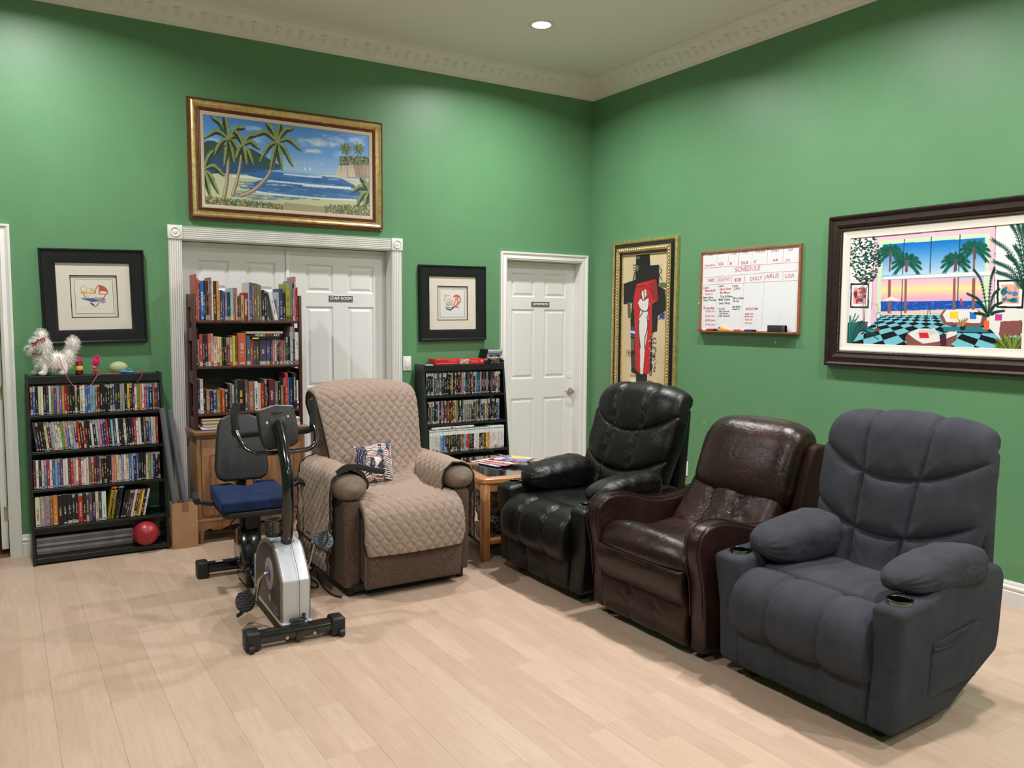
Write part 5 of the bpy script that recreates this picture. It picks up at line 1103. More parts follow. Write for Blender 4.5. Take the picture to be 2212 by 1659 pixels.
B().tube([(.146, .05, .013), (.165, .04, .03), (.19, .025, .032), (.20, .01, .01), (.185, -.012, -.02), (.160, -.02, -.05)], .006, 8, flat=.2).end('wrist_strap', mat('dark_red_strap', L(104, 26, 40), .6), ls)
t = thing('soap_bottle', 'small dark red bottle with pink cap and yellow label behind the plush dog', 'bottle', (-4.162, -.115, ZT))
B().lathe([(0, 0), (.020, 0), (.022, .004), (.022, .070), (.016, .082), (.016, .088), (0, .088)], n=24).end('bottle_body', mat('dark_red_plastic', L(104, 22, 42), .25, coat=.3), t)
B().lathe([(0, .112), (.017, .112), (.018, .108), (.018, .086), (0, .086)], n=24).end('cap', mat('pink_cap', L(206, 52, 98), .4), t)
B().lathe([(.0222, .030), (.0226, .031), (.0226, .056), (.0222, .057)], n=24).end('label', mat('bottle_label', L(222, 188, 62), .5), t)
t = thing('toy_figure', 'tiny toy figure with tall pink hair standing beside the red bottle', 'toy', (-4.072, -.13, ZT))
rp = mat('toy_red', L(190, 44, 66), .5); tp_ = mat('toy_tan', L(186, 130, 96), .5)
B().ball((0, 0, .024), (.011, .009, .016), 14).ball((-.006, 0, .007), (.006, .008, .007), 10).ball((.006, 0, .007), (.006, .008, .007), 10).end('torso', rp, t)
B().ball((-.004, 0, .046), (.012, .011, .011), 14).ball((-.016, 0, .050), (.004, .003, .003), 8).tube([(-.008, 0, .03), (-.018, -.003, .034)], .003, 8).tube([(.008, 0, .03), (.02, -.003, .026), (.03, -.004, .016)], [.003, .002, .001], 8).end('head', tp_, t)
PH_ = mat('hot_pink_hair', L(226, 52, 140), .7)
B().ball((.004, 0, .078), (.017, .014, .026), 16).ball((.012, 0, .10), (.009, .008, .016), 12).end('hair', PH_, t)
fur('hair_strands', [((.004, 0, .078), (.017, .014, .026), (.25, 0, 1.2), 3), ((.013, 0, .105), (.008, .007, .012), (.6, 0, 1.2), 1)], 700, .018, .0006, PH_, t, 8, 0)
t = thing('balloon', 'small half-inflated pale green balloon lying on the left bookcase', 'balloon', (-3.932, -.10, ZT + .040))
BM = NT('pale_green_balloon'); BM.fin(L(206, 214, 168), .12, Transmission_Weight=.45, Subsurface_Weight=.0, IOR=1.15, Coat_Weight=.6)
B().ball((0, 0, 0), (.057, .045, .040), 36).end('balloon_skin', BM.m, t)
B().tube([(.055, 0, -.004), (.062, 0, -.008), (.068, 0, -.012)], [.003, .002, .005], 8).end('knot', BM.m, t)
# ------------------------------------------------------------------ top of the right bookcase
t = thing('puzzle_box', 'long flat red puzzle box lying on top of the right bookcase', 'game box', (-1.655, -.165, ZT), 0)
B().box(0, .445, 0, .13, 0, .024, bev=.001).end('box_base', mat('box_dark_red', L(150, 30, 34), .5), t)
B().box(-.0015, .4465, -.0015, .1315, .004, .047, bev=.001).end('box_lid', mat('box_red', L(198, 36, 44), .4), t)
text_mesh('PUZZLE', .022, mat('print_darkred', L(112, 20, 26), .5), t, (.055, -.0022, .030), (PI / 2, 0, 0), 'lettering', .0002, .09)
B().box(.215, .305, -.0022, -.0014, .008, .044).end('box_picture', m_print('print_jigsaw', [(200, 196, 186), (120, 110, 96), (160, 140, 120), (80, 70, 64)], 90), t)
for (x0, x1, z_) in ((.13, .19, .030), (.01, .19, .012), (.32, .38, .03), (.32, .39, .02)): B().box(x0, x1, -.0021, -.0014, z_, z_ + .003).end('printed_line', mat('print_pinkish', L(226, 130, 126), .5), t)
B().lathe([(0, -.0022), (.011, -.0022), (.011, -.0014), (0, -.0014)], (.42, 0, .028), 16, 'y').end('printed_badge', mat('print_pinkish', L(226, 130, 126), .5), t)
zz = ZT
for i, (c, w_, dx, nm) in enumerate([('k', .19, 0, 'lowest'), ('k', .188, .004, 'second'), ('k', .185, -.002, 'third'), ('w', .14, -.01, 'fourth'), ('k', .15, -.004, 'fifth'), ('l', .145, .002, 'sixth'), ('l', .145, .004, 'seventh'), ('w', .145, .006, 'topmost')]):
    x0 = -1.205 + (0 if i < 3 else .03) + dx
    o = link('dvd_case', case_mesh(.0145, w_, .13, SP_DVD, CASEK), None, (x0 + w_, -.165 + .004 * (i % 3) + (.01 if i > 2 else 0), zz)); o.rotation_euler = (0, -PI / 2, 0); colr(o, PAL[c])
    props(o, f'{PAL[c][3]} disc case, {nm} of the flat stack on the right bookcase', 'DVD case', group='disc cases stacked flat on the right bookcase'); zz += .0148
t = thing('blister_packet', 'small silvery packet lying left of the red puzzle box', 'packet', (-1.705, -.15, ZT), .2)
pk = B().box(-.035, .035, -.02, .02, 0, .003)
for i in range(4): pk.ball((-.026 + i * .017, 0, .004), (.007, .012, .006), 10)
pk.end('packet_body', mat('packet_silver', L(190, 206, 208), .25, .3), t)
# ================================================================== PICTURES
class Cv:
    """a small numpy paint surface; it ends up as colours on a fine grid mesh (a flat print at its real place)"""
    def __init__(s, W, H, quad=None):
        s.W, s.H = W, H; s.u, s.v = np.meshgrid((np.arange(W) + .5) / W, (np.arange(H) + .5) / H); s.c = np.zeros((H, W, 3)); s.Hm = None
        if quad:
            A = []; b = []
            for (x, y), (X, Y) in zip(quad, ((0, 0), (1, 0), (0, 1), (1, 1))):
                A += [[x, y, 1, 0, 0, 0, -X * x, -X * y], [0, 0, 0, x, y, 1, -Y * x, -Y * y]]; b += [X, Y]
            s.Hm = np.append(np.linalg.solve(np.array(A, float), np.array(b, float)), 1).reshape(3, 3)
    def m(s, pts):
        P = np.array(pts, float).reshape(-1, 2)
        if s.Hm is None: return P
        q = np.c_[P, np.ones(len(P))] @ s.Hm.T; return q[:, :2] / q[:, 2:]
    def put(s, mk, sl, col, al=1):
        col = np.array(col, float); a = (mk * al)[..., None]; s.c[sl] = s.c[sl] * (1 - a) + col * a
    def poly(s, pts, col, al=1, raw=False):
        P = np.array(pts, float) if raw else s.m(pts); P = P * [s.W, s.H]
        x0, y0 = np.floor(P.min(0)).astype(int).clip(0); x1, y1 = np.ceil(P.max(0)).astype(int) + 1; x1 = min(x1, s.W); y1 = min(y1, s.H)
        if x1 <= x0 or y1 <= y0: return
        X, Y = np.meshgrid(np.arange(x0, x1) + .5, np.arange(y0, y1) + .5); ins = np.zeros(X.shape, bool); n = len(P)
        for i in range(n):
            a, b = P[i], P[(i + 1) % n]
            if a[1] == b[1]: continue
            c = (Y > min(a[1], b[1])) & (Y <= max(a[1], b[1])); xi = a[0] + (Y - a[1]) * (b[0] - a[0]) / (b[1] - a[1]); ins ^= c & (X < xi)
        s.put(ins.astype(float), (slice(y0, y1), slice(x0, x1)), col, al)
    def line(s, pts, w, col, al=1, w1=None, sub=6):
        P = s.m(pts) * [s.W, s.H]; P = spline(P, sub) if len(P) > 2 and sub > 1 else P; n = len(P)
        for i in range(n - 1):
            ww = w if w1 is None else w + (w1 - w) * i / n
            a, b = P[i], P[i + 1]; x0, y0 = np.floor(np.minimum(a, b) - ww - 1).astype(int).clip(0); x1, y1 = np.ceil(np.maximum(a, b) + ww + 1).astype(int); x1 = min(x1, s.W); y1 = min(y1, s.H)
            if x1 <= x0 or y1 <= y0: continue
            X, Y = np.meshgrid(np.arange(x0, x1) + .5, np.arange(y0, y1) + .5); d = b - a; L2 = d @ d + 1e-9
            t = (((X - a[0]) * d[0] + (Y - a[1]) * d[1]) / L2).clip(0, 1); dd = np.hypot(X - a[0] - t * d[0], Y - a[1] - t * d[1])
            s.put((ww - dd + .5).clip(0, 1), (slice(y0, y1), slice(x0, x1)), col, al)
    def dot(s, x, y, rx, ry, col, al=1, soft=.0):
        p = s.m([(x, y)])[0] * [s.W, s.H]; x0, y0 = np.floor(p - [rx, ry]).astype(int).clip(0); x1, y1 = np.ceil(p + [rx, ry]).astype(int) + 1; x1 = min(x1, s.W); y1 = min(y1, s.H)
        if x1 <= x0 or y1 <= y0: return
        X, Y = np.meshgrid(np.arange(x0, x1) + .5, np.arange(y0, y1) + .5); r = np.hypot((X - p[0]) / rx, (Y - p[1]) / ry)
        s.put(((1 - r) / max(soft, .12)).clip(0, 1), (slice(y0, y1), slice(x0, x1)), col, al)
    def grad(s, pts, mk=None):
        vs_, cs = zip(*pts); g = np.stack([np.interp(s.v, vs_, [c[i] for c in cs]) for i in range(3)], -1)
        if mk is None: s.c[:] = g
        else: s.c[mk] = g[mk]
    def nz(s, fx, fy, seed=0):
        return wob(s.u * fx, s.v * fy, seed) * .6 + wob(s.u * fx * 2.3 + 1, s.v * fy * 2.1, seed + 4) * .4
    def mesh(s, name, w_, h, mt, par, loc, rot=(0, 0, 0)):
        W, H = s.W, s.H; X, Z = np.meshgrid(np.linspace(0, w_, W + 1), np.linspace(h, 0, H + 1)); v = np.stack([X, np.zeros_like(X), Z], -1).reshape(-1, 3)
        idx = np.arange((W + 1) * (H + 1)).reshape(H + 1, W + 1); f = np.stack([idx[1:, :-1], idx[1:, 1:], idx[:-1, 1:], idx[:-1, :-1]], -1).reshape(-1, 4)
        o = fastmesh(name, v, f, mt, par, 0, False); c = np.pad(s.c, ((0, 1), (0, 1), (0, 0)), 'edge').reshape(-1, 3) / 255
        lin = np.where(c <= .04045, c / 12.92, ((c.clip(0) + .055) / 1.055) ** 2.4); ca = o.data.color_attributes.new('print', 'FLOAT_COLOR', 'POINT')
        ca.data.foreach_set('color', np.c_[lin, np.ones(len(lin))].astype(np.float32).ravel()); o.location = loc; o.rotation_euler = rot; return o
def m_canvas(name, rough, bumpd=0, coat=0):
    t = NT(name); a = t.n('Attribute', 0, attribute_name='print')
    if bumpd: t.bump(t.noise(t.obj(), 120, 4, .7), bumpd)
    return t.fin(a, rough, Coat_Weight=coat, Coat_Roughness=.1)
OIL = m_canvas('oil_print', .45, .0012); GLZ = m_canvas('paper_print', .6); GLOSSP = m_canvas('gloss_print', .3)
def frame(par, w_, h, prof, mt, name='frame_moulding', rot=0, mi=None, mats=None):
    """mitred moulding: prof = (inset from outer edge, depth) pairs; local x right, z up, face towards -y, origin bottom left"""
    v = []; n = len(prof)
    for (x, z, sx, sz) in ((0, 0, 1, 1), (w_, 0, -1, 1), (w_, h, -1, -1), (0, h, 1, -1)):
        for a, d in prof: v.append((x + sx * a, -d, z + sz * a))
    f = [(k * n + i, ((k + 1) % 4) * n + i, ((k + 1) % 4) * n + i + 1, k * n + i + 1) for k in range(4) for i in range(n - 1)]
    mi_ = [mi[i] for k in range(4) for i in range(n - 1)] if mi else None
    return raw(name, v, f, mats or mt, par, 25, mi_)
GOLD = NT('antique_gold'); oo = GOLD.obj(); gn = GOLD.noise(oo, 30, 4, .65)
GOLD.bump(GOLD.noise(oo, 90, 4), .0006); GOLD = GOLD.fin(GOLD.mix(GOLD.ramp(gn, [(.3, 0.), (.6, 1.)]), L(186, 156, 92), L(222, 200, 142)), .34, .8)
REDGOLD = mat('red_gold_edge', L(112, 70, 44), .45, .5, var=.2, vs_=20); LINEN = mat('linen_liner', L(198, 184, 164), .9, bs=600, bd=.0004)
# ---- tropical beach painting
FX, FZ, FW, FH = -3.455, 2.195, 1.418, .818
pt_ = thing('beach_painting', 'gold-framed oil painting of palms and beach above the double door', 'painting', (FX, 0, FZ))
a0 = .108
frame(pt_, FW, FH, [(0, 0), (0, .022), (.004, .030), (.010, .028), (.016, .034), (.020, .044), (.030, .050), (.042, .046), (.052, .034), (.060, .026), (.066, .030), (.072, .024), (.078, .028), (.084, .020)], GOLD, mats=[GOLD, REDGOLD], mi=[1, 1, 1, 1, 1, 0, 0, 0, 0, 1, 1, 1, 1])
frame(pt_, FW, FH, [(.083, .012), (.083, .021), (.088, .022), (.098, .019), (.106, .016), (.108, .012)], LINEN, 'liner')
c = Cv(520, 256, [(250, 258), (1998, 490), (262, 1190), (1995, 1325)])
c.grad([(0, (66, 126, 200)), (.3, (96, 152, 214)), (.52, (150, 186, 220)), (.56, (120, 168, 214)), (.57, (48, 100, 170)), (.7, (40, 92, 150)), (.85, (70, 120, 170)), (.9, (190, 196, 170)), (1, (150, 150, 116))])
def cloud(x0, x1, y0, y1, n, seed, col=(226, 226, 222), al=.22, ry=1.0):
    r = np.random.default_rng(seed)
    for _ in range(n): c.dot(r.uniform(x0, x1), y0 + (y1 - y0) * r.beta(2, 1.4), r.uniform(7, 20), r.uniform(3, 8) * ry, col, al, 1)
cloud(1260, 1960, 480, 600, 170, 1); cloud(1300, 1480, 625, 665, 30, 2); cloud(1600, 1960, 640, 720, 40, 3, al=.15); cloud(560, 860, 370, 430, 60, 4, al=.12); cloud(760, 900, 470, 560, 40, 5, al=.1); cloud(1100, 1680, 720, 800, 60, 6, (186, 200, 216), .12); cloud(260, 420, 480, 540, 25, 7, al=.1)
c.poly([(240, 560), (300, 532), (360, 535), (420, 570), (600, 590), (760, 620), (900, 700), (1050, 790), (1060, 830), (240, 830)], (44, 74, 66)); c.poly([(240, 680), (420, 690), (700, 760), (1050, 800), (1060, 840), (240, 900)], (36, 74, 112), .9)
c.poly([(240, 880), (420, 876), (700, 890), (860, 940), (700, 1000), (760, 1060), (240, 1100)], (186, 192, 160)); c.poly([(700, 1040), (1000, 1090), (1400, 1130), (1860, 1160), (1990, 1170), (1990, 1340), (240, 1340), (240, 1100)], (186, 188, 150))
r = np.random.default_rng(3)
for _ in range(420):
    x = r.uniform(560, 1980); y = r.uniform(850, 1150); ln = r.uniform(40, 150); col = [(60, 112, 164), (34, 82, 136), (110, 156, 196), (188, 208, 220)][r.choice(4, p=[.35, .38, .17, .10])]
    if y < 890 + (x < 900) * 60: continue
    c.line([(x, y), (x + ln, y + ln * .07)], r.uniform(.8, 2), col, .5, sub=1)
for p in ([(930, 950), (1200, 975), (1500, 1005), (1800, 1025)], [(1100, 880), (1350, 905), (1500, 915)], [(800, 1065), (1100, 1100), (1500, 1135), (1860, 1152)], [(560, 900), (760, 915), (900, 940)], [(1300, 1000), (1600, 1020), (1830, 1040)]):
    for j in range(3): c.line([(a, b + j * 5) for a, b in p], 1.5, (222, 230, 232), .6)
c.poly([(1640, 905), (1690, 780), (1720, 765), (1995, 780), (1995, 930), (1840, 920), (1740, 915)], (196, 186, 164)); c.poly([(1830, 790), (1995, 790), (1995, 930), (1860, 918)], (132, 112, 92), .8)
for _ in range(160): x = r.uniform(1690, 1990); c.line([(x, 790), (x + r.uniform(-8, 8), r.uniform(820, 920))], .7, [(150, 130, 104), (214, 206, 186), (110, 84, 66)][r.integers(3)], .35, sub=1)
c.poly([(1420, 892), (1640, 900), (1760, 925), (1990, 950), (1995, 1060), (1860, 1040), (1840, 1000), (1700, 930), (1500, 905)], (206, 204, 176), .9)
for _ in range(320): c.dot(r.uniform(1690, 1995), r.uniform(705, 790), r.uniform(2, 5), r.uniform(1.5, 4), [(58, 70, 40), (104, 116, 66), (40, 50, 34), (136, 142, 90)][r.integers(4)], .8)
for x in (1322, 1376): c.poly([(x, 805), (x + 9, 838), (x - 8, 838)], (236, 238, 236)); c.line([(x - 8, 843), (x + 10, 844)], .8, (220, 222, 220), sub=1)
def frond(cx, cy, tx, ty, w_, dk, lt, dr=.25, n=16):
    P = np.array([[cx, cy], [(cx + tx) / 2 - 0, (cy + ty) / 2 - abs(tx - cx) * dr - 8], [tx, ty]], float); S = spline(P, n); T = np.gradient(S, axis=0); T /= np.linalg.norm(T, axis=1)[:, None]; N = np.stack([-T[:, 1], T[:, 0]], 1); k = len(S)
    sg = 1 if N[k // 2][1] > 0 else -1
    for i in range(1, k):
        q = i / k; ww = w_ * math.sin(PI * min(1, q * .93 + .07)) ** .7
        for side, col in ((sg, dk), (-sg, lt)):
            e = S[i] + N[i] * ww * side * (1 if side == sg else .55) + T[i] * w_ * .5 + r.normal(size=2) * 2
            c.line([S[i], e], 1.5, np.array(col) * r.uniform(.8, 1.15), .9, sub=1)
    c.line(S, 1.3, np.array(lt) * 1.1, .9, sub=1)
def trunk(pts, w0, w1):
    c.line(pts, w0, (120, 104, 84), w1=w1); c.line([(a - 6, b) for a, b in pts], w0 * .5, (196, 184, 164), .8, w1=w1 * .5); S = spline(np.array(pts, float), 12)
    for q in S[::2]: c.line([(q[0] - 10, q[1]), (q[0] + 10, q[1] + 3)], .6, (90, 72, 58), .6, sub=1)
DK, LT = (38, 58, 38), (128, 142, 84)
trunk([(465, 1110), (495, 960), (510, 760), (515, 560)], 6, 3.2); trunk([(555, 1100), (600, 960), (635, 800), (660, 620)], 5.5, 3); trunk([(640, 1105), (760, 1060), (890, 950), (970, 830), (1030, 640)], 6.5, 3.2)
for (cx, cy, tips) in ((515, 510, [(350, 290), (480, 285), (680, 400), (270, 495), (360, 680), (470, 780), (570, 750), (620, 640), (690, 560)]), (665, 580, [(590, 440), (800, 480), (840, 615), (770, 770), (700, 760), (600, 700)]), (1030, 550, [(930, 360), (1060, 370), (1190, 410), (1275, 630), (1190, 790), (1080, 830), (960, 820), (850, 740), (790, 480)]), (250, 830, [(350, 640), (460, 890), (400, 1070), (320, 1110)]), (1995, 1070, [(1920, 930), (1830, 1065), (1870, 1200), (1940, 1240), (1960, 1000)])):
    for tx, ty in tips: frond(cx, cy, tx, ty, 34, DK, LT)
for cx, cy in ((1758, 625), (1890, 630)):
    c.line([(cx, cy), (cx + (25 if cx < 1800 else -15), cy + 90), (cx + (50 if cx < 1800 else -30), cy + 140)], 1.2, (120, 104, 80))
    for k in range(9): a = k * 2 * PI / 9 + .3; frond(cx, cy, cx + 52 * math.cos(a), cy + 55 * math.sin(a), 9, (44, 66, 38), (96, 116, 60), .05, 8)
for x0, x1, y0, y1, n in ((262, 1080, 1120, 1250, 1400), (1530, 1995, 1210, 1320, 800)):
    for _ in range(n):
        x = r.uniform(x0, x1); t_ = (x - x0) / (x1 - x0); top = y0 + (t_ * 90 if x0 < 500 else 10); y = r.uniform(top, y1 + t_ * 60 if x0 < 500 else y1 + 10); c.line([(x, y), (x + r.uniform(-14, 14), y - r.uniform(4, 22))], .9, [(48, 58, 36), (92, 98, 58), (140, 140, 92), (178, 170, 116)][r.choice(4, p=[.42, .3, .18, .1])], .85, sub=1)
c.poly([(1100, 1180), (1560, 1230), (1540, 1300), (1080, 1262)], (110, 98, 72), .45)
c.mesh('canvas', FW - .216, FH - .216, OIL, pt_, (.108, -.0135, .108))
# ---- two black framed prints
BF = mat('black_satin_frame', L(20, 21, 25), .38, spec=.4); MATB = mat('cream_mat_board', L(206, 200, 186), .9); PAPW = mat('art_paper', L(212, 212, 204), .85)
def print_frame(name, label, cx, cz, rz, img, inner):
    t = thing(name, label, 'picture', (cx, 0, cz)); t.rotation_euler = (0, rz, 0); s = .61
    g = D.objects.new('frame_group', None)
    D.objects.remove(g)
    mo = frame(t, s, s, [(0, 0), (0, .034), (.004, .040), (.010, .040), (.014, .034), (.018, .031), (.070, .031), (.088, .026), (.091, .014)], BF); mo.location = (-s / 2, 0, -s / 2)
    q = s - .18; mb = frame(t, q, q, [(0, .012), (0, .015), (inner, .015), (inner, .010)], MATB, 'mat_board'); mb.location = (-q / 2, 0, -q / 2)
    q2 = q - 2 * inner; w = .0045
    mk = frame(t, q2 + 2 * w, q2 + 2 * w, [(0, .0152), (0, .0158), (w, .0158), (w, .008)], BF, 'black_bevel'); mk.location = (-q2 / 2 - w, 0, -q2 / 2 - w)
    B().box(-q2 / 2, q2 / 2, -.008, -.004, -q2 / 2, q2 / 2).end('backing_board', MATB, t)
    k = q2 * .84; f2 = frame(t, k, k, [(0, .0082), (0, .0088), (.0016, .0088), (.0016, .0082)], BF, 'fillet_line'); f2.location = (-k / 2, 0, -k / 2)
    img.mesh('print', k - .004, k - .004, GLZ, t, (-k / 2 + .002, -.0086, -k / 2 + .002))
c = Cv(130, 130, [(580, 545), (1235, 545), (605, 1140), (1255, 1135)]); c.c[:] = (206, 206, 192); c.dot(850, 760, 34, 26, (222, 206, 160), .5, 1); c.dot(1040, 760, 26, 26, (224, 200, 180), .4, 1)
R3_ = np.random.default_rng(2)
c.line([(740 + 55 * math.cos(a), 715 + 52 * math.sin(a)) for a in np.linspace(0, 2 * PI, 14)], .9, (206, 150, 66)); c.c = c.c
def sk(pts, w_, col): c.line([(a + 40 * 0, b) for a, b in pts], w_, col)
for p in ([(690, 790), (760, 770), (850, 790), (930, 790)], [(840, 700), (900, 730), (930, 790)], [(700, 760), (730, 790), (860, 780)], [(850, 760), (880, 740), (930, 780)], [(700, 740), (705, 790)]): sk(p, 1.1, (196, 128, 60))
for k in range(16): a = -2.7 + k * .19; c.line([(1010, 790 - k * 3), (1010 + 70 * math.cos(a * .6), 740 + 60 * math.sin(a * .6)), (1010 + 150 * math.cos(a * .55 - .1), 770 + 120 * math.sin(a * .55 - .1))], 1.1, (172, 76, 46), .8)
sk([(940, 790), (950, 720), (1000, 650), (1080, 680), (1140, 760), (1150, 800), (1000, 800)], 1.3, (178, 72, 50)); sk([(740, 800), (760, 850), (800, 885)], 1.4, (140, 90, 96)); sk([(1120, 810), (1090, 860), (1040, 890)], 1.6, (160, 80, 110)); sk([(700, 870), (800, 890), (960, 870), (1100, 890)], 1.2, (70, 60, 110))
for k in range(9): sk([(720 + k * 20, 890 + k * 6), (860 + k * 18, 880 + k * 4)], 1.2, (70, 84, 130))
for k in range(6): sk([(900 + k * 30, 940), (940 + k * 34, 890)], 1.2, (90, 60, 110))
sk([(850, 960), (935, 1020), (1000, 960)], 1.4, (84, 52, 96)); sk([(870, 960), (910, 990)], 1.8, (50, 40, 60)); sk([(1030, 950), (1120, 930), (1060, 965)], 1.1, (130, 80, 140)); sk([(690, 1060), (1190, 1055)], .4, (170, 168, 160)); sk([(810, 820), (815, 870)], .9, (110, 130, 150))
print_frame('framed_print', 'larger-looking square black-framed heart sunset print above the left bookcase', -4.052, 1.654, -.022, c, .082)
c = Cv(110, 110, [(530, 535), (1040, 540), (530, 1130), (1040, 1130)]); c.c[:] = (208, 208, 206); c.dot(790, 800, 34, 34, (224, 212, 196), .5, 1)
for p in ([(600, 670), (650, 650), (660, 700), (620, 720), (610, 790)], [(640, 680), (720, 670), (760, 700)], [(650, 760), (740, 760), (700, 720)], [(620, 740), (660, 860)]): sk(p, 1.3, (196, 162, 110))
for p in ([(830, 680), (880, 665), (950, 690)], [(810, 700), (900, 690), (960, 750), (940, 830)], [(850, 740), (900, 800), (880, 890)], [(940, 800), (880, 900), (830, 880)], [(850, 790), (820, 880)]): sk(p, 2.0, (188, 84, 70))
c.dot(885, 740, 9, 8, (206, 120, 104), .8)
for k in range(5): sk([(690 + k * 22, 800), (700 + k * 22, 890)], .9, (110, 84, 76))
sk([(640, 920), (740, 940), (830, 915), (920, 935)], 1.5, (110, 66, 66)); sk([(660, 960), (750, 975), (820, 930)], 2.2, (84, 56, 70)); sk([(690, 980), (760, 1000)], 1, (84, 60, 80)); sk([(750, 780), (830, 775)], 1, (150, 90, 80)); sk([(560, 1065), (960, 1070)], .4, (176, 174, 170)); sk([(660, 850), (700, 905)], 1.2, (100, 70, 60))
print_frame('framed_print', 'square black-framed red and tan heart print right of the light switch', -1.423, 1.650, -.010, c, .080)

# ---- tall abstract on the right wall
def right_wall(name, label, cat, y, z): t = thing(name, label, cat, (0, y, z), -PI / 2); return t
TH_ = 1.39; TZ = .80
ta = right_wall('tall_painting', 'tall narrow painting of white figure on red in ornate gold and black frame', 'painting', -.353, TZ); TWd = .799
BLKF = mat('black_lacquer_frame', L(22, 20, 20), .3, coat=.2)
frame(ta, TWd, TH_, [(0, 0), (0, .030), (.004, .036), (.018, .038), (.022, .034), (.026, .030), (.034, .028), (.052, .036), (.060, .040), (.064, .042), (.070, .046), (.088, .046), (.094, .040), (.098, .034), (.100, .028), (.118, .022), (.119, .026), (.124, .024), (.125, .014)], GOLD, mats=[GOLD, BLKF], mi=[0, 0, 0, 0, 0, 1, 1, 1, 0, 0, 0, 0, 0, 1, 1, 0, 0, 0])
# carved leaf beads along the inner gold band
ob_ = B(); ob_.ball((0, 0, 0), (.015, .010, .010), 8, M=Matrix.Rotation(.6, 4, 'Y')).ball((.010, -.002, -.005), (.007, .008, .006), 6)
om_ = from_bm(ob_.bm, GOLD, 180); k = 0
pz = [(.079, z_) for z_ in np.arange(.09, TH_ - .08, .026)]; pz = pz + [(TWd - a, b) for a, b in pz] + [(x_, TH_ - .079) for x_ in np.arange(.105, TWd - .09, .026)] + [(x_, .079) for x_ in np.arange(.105, TWd - .09, .026)]
for (x_, z_) in pz:
    o = link('carved_leaf', om_, ta, (x_, -.047, z_)); hor = .1 < x_ < TWd - .1; o.rotation_euler = (0, 0 if hor else PI / 2, 0)
TB4 = [(190.3, 268.2), (600.9, 231.3), (169.1, 1509.1), (573.2, 1553.8)]
c = Cv(150, 352, TB4)
# canvas reaches lower than the visible part: extend the mapping downwards (visible part covers z .975 to 2.047 of .925 to 2.065)
c.c[:] = (206, 188, 150); c.c += (c.nz(3, 5, 2) * 10)[..., None]
K, RD, WH = (24, 23, 24), (186, 36, 40), (222, 218, 212)
c.poly([(310, 225), (435, 225), (440, 360), (530, 355), (520, 560), (580, 600), (590, 800), (510, 860), (505, 1010), (460, 1020), (455, 1400), (410, 1430), (410, 1530), (310, 1530), (305, 1430), (262, 1410), (255, 900), (270, 730), (190, 745), (190, 540), (300, 500), (305, 360)], K)
c.poly([(225, 722), (255, 722), (262, 880), (232, 880)], (86, 96, 54)); c.poly([(310, 265), (345, 265), (340, 300), (315, 300)], (84, 96, 62)); c.poly([(305, 360), (335, 360), (325, 415), (305, 415)], (90, 104, 80)); c.poly([(520, 530), (590, 530), (590, 585), (525, 575)], (88, 106, 74))
for y_ in (358, 385, 408): c.line([(280, y_), (306, y_)], 1.2, K, sub=1)
c.poly([(290, 420), (305, 420), (290, 505), (275, 505)], (84, 92, 70)); c.poly([(520, 360), (560, 350), (550, 510), (525, 500)], (196, 178, 148)); c.line([(520, 370), (545, 420), (525, 450), (550, 510)], 1, K)
c.poly([(315, 540), (495, 495), (510, 700), (455, 745), (455, 1000), (430, 1430), (340, 1420), (300, 1380), (290, 790), (278, 780), (290, 640)], RD); c.poly([(430, 540), (490, 500), (505, 690), (480, 710)], (140, 34, 34)); c.line([(320, 575), (380, 562), (440, 600), (470, 680)], 1.2, (110, 24, 28))
c.poly([(385, 600), (400, 600), (405, 650), (385, 690), (372, 700), (355, 650), (365, 610)], WH); c.poly([(345, 690), (425, 685), (432, 740), (415, 810), (420, 880), (410, 1050), (388, 1180), (370, 1430), (345, 1425), (345, 1170), (330, 1000), (335, 880), (350, 790), (325, 730)], WH)
for p in ([(380, 600), (385, 690)], [(350, 610), (358, 660), (372, 705), (410, 680)], [(430, 690), (415, 800), (370, 810)], [(345, 790), (370, 815), (340, 870)], [(410, 850), (415, 960), (390, 1080), (388, 1180)], [(335, 900), (332, 1000), (346, 1170)]): c.line(p, 1.2, (30, 24, 26))
c.poly([(515, 880), (540, 830), (575, 820), (572, 885)], (44, 60, 140)); c.poly([(515, 885), (572, 885), (570, 892), (515, 895)], (170, 50, 60)); c.poly([(255, 965), (298, 965), (298, 1065), (260, 1060)], (50, 72, 130)); c.poly([(255, 1000), (298, 1010), (298, 1030), (258, 1020)], (220, 220, 214)); c.poly([(258, 1080), (290, 1080), (290, 1200), (262, 1190)], (96, 92, 84)); c.poly([(255, 1240), (298, 1240), (298, 1370), (265, 1360)], (60, 54, 52))
c.dot(236, 1222, 9, 9, K); c.dot(236, 1222, 7.5, 7.5, (214, 204, 176)); c.dot(238, 1220, 4.5, 4.5, (156, 36, 36))
rr_ = np.random.default_rng(6)
for _ in range(110): x_ = rr_.uniform(432, 490); y_ = rr_.uniform(1020, 1440); c.line([(x_, y_), (x_ + rr_.uniform(-14, 14), y_ + rr_.uniform(-14, 14))], rr_.uniform(.6, 1.8), K if rr_.random() < .75 else (200, 190, 170), .8, sub=1)
for _ in range(40): x_ = rr_.uniform(210, 560); y_ = rr_.uniform(560, 880); c.line([(x_, y_), (x_ + 12, y_ - 5)], .6, (90, 88, 84), .5, sub=1)
c.dot(430, 1535, 20, 13, (96, 116, 60)); c.dot(430, 1540, 10, 6, (40, 48, 36)); c.poly([(250, 1465), (300, 1470), (300, 1500), (250, 1490)], (226, 218, 200)); c.poly([(250, 1430), (305, 1430), (305, 1462), (250, 1455)], (176, 150, 106))
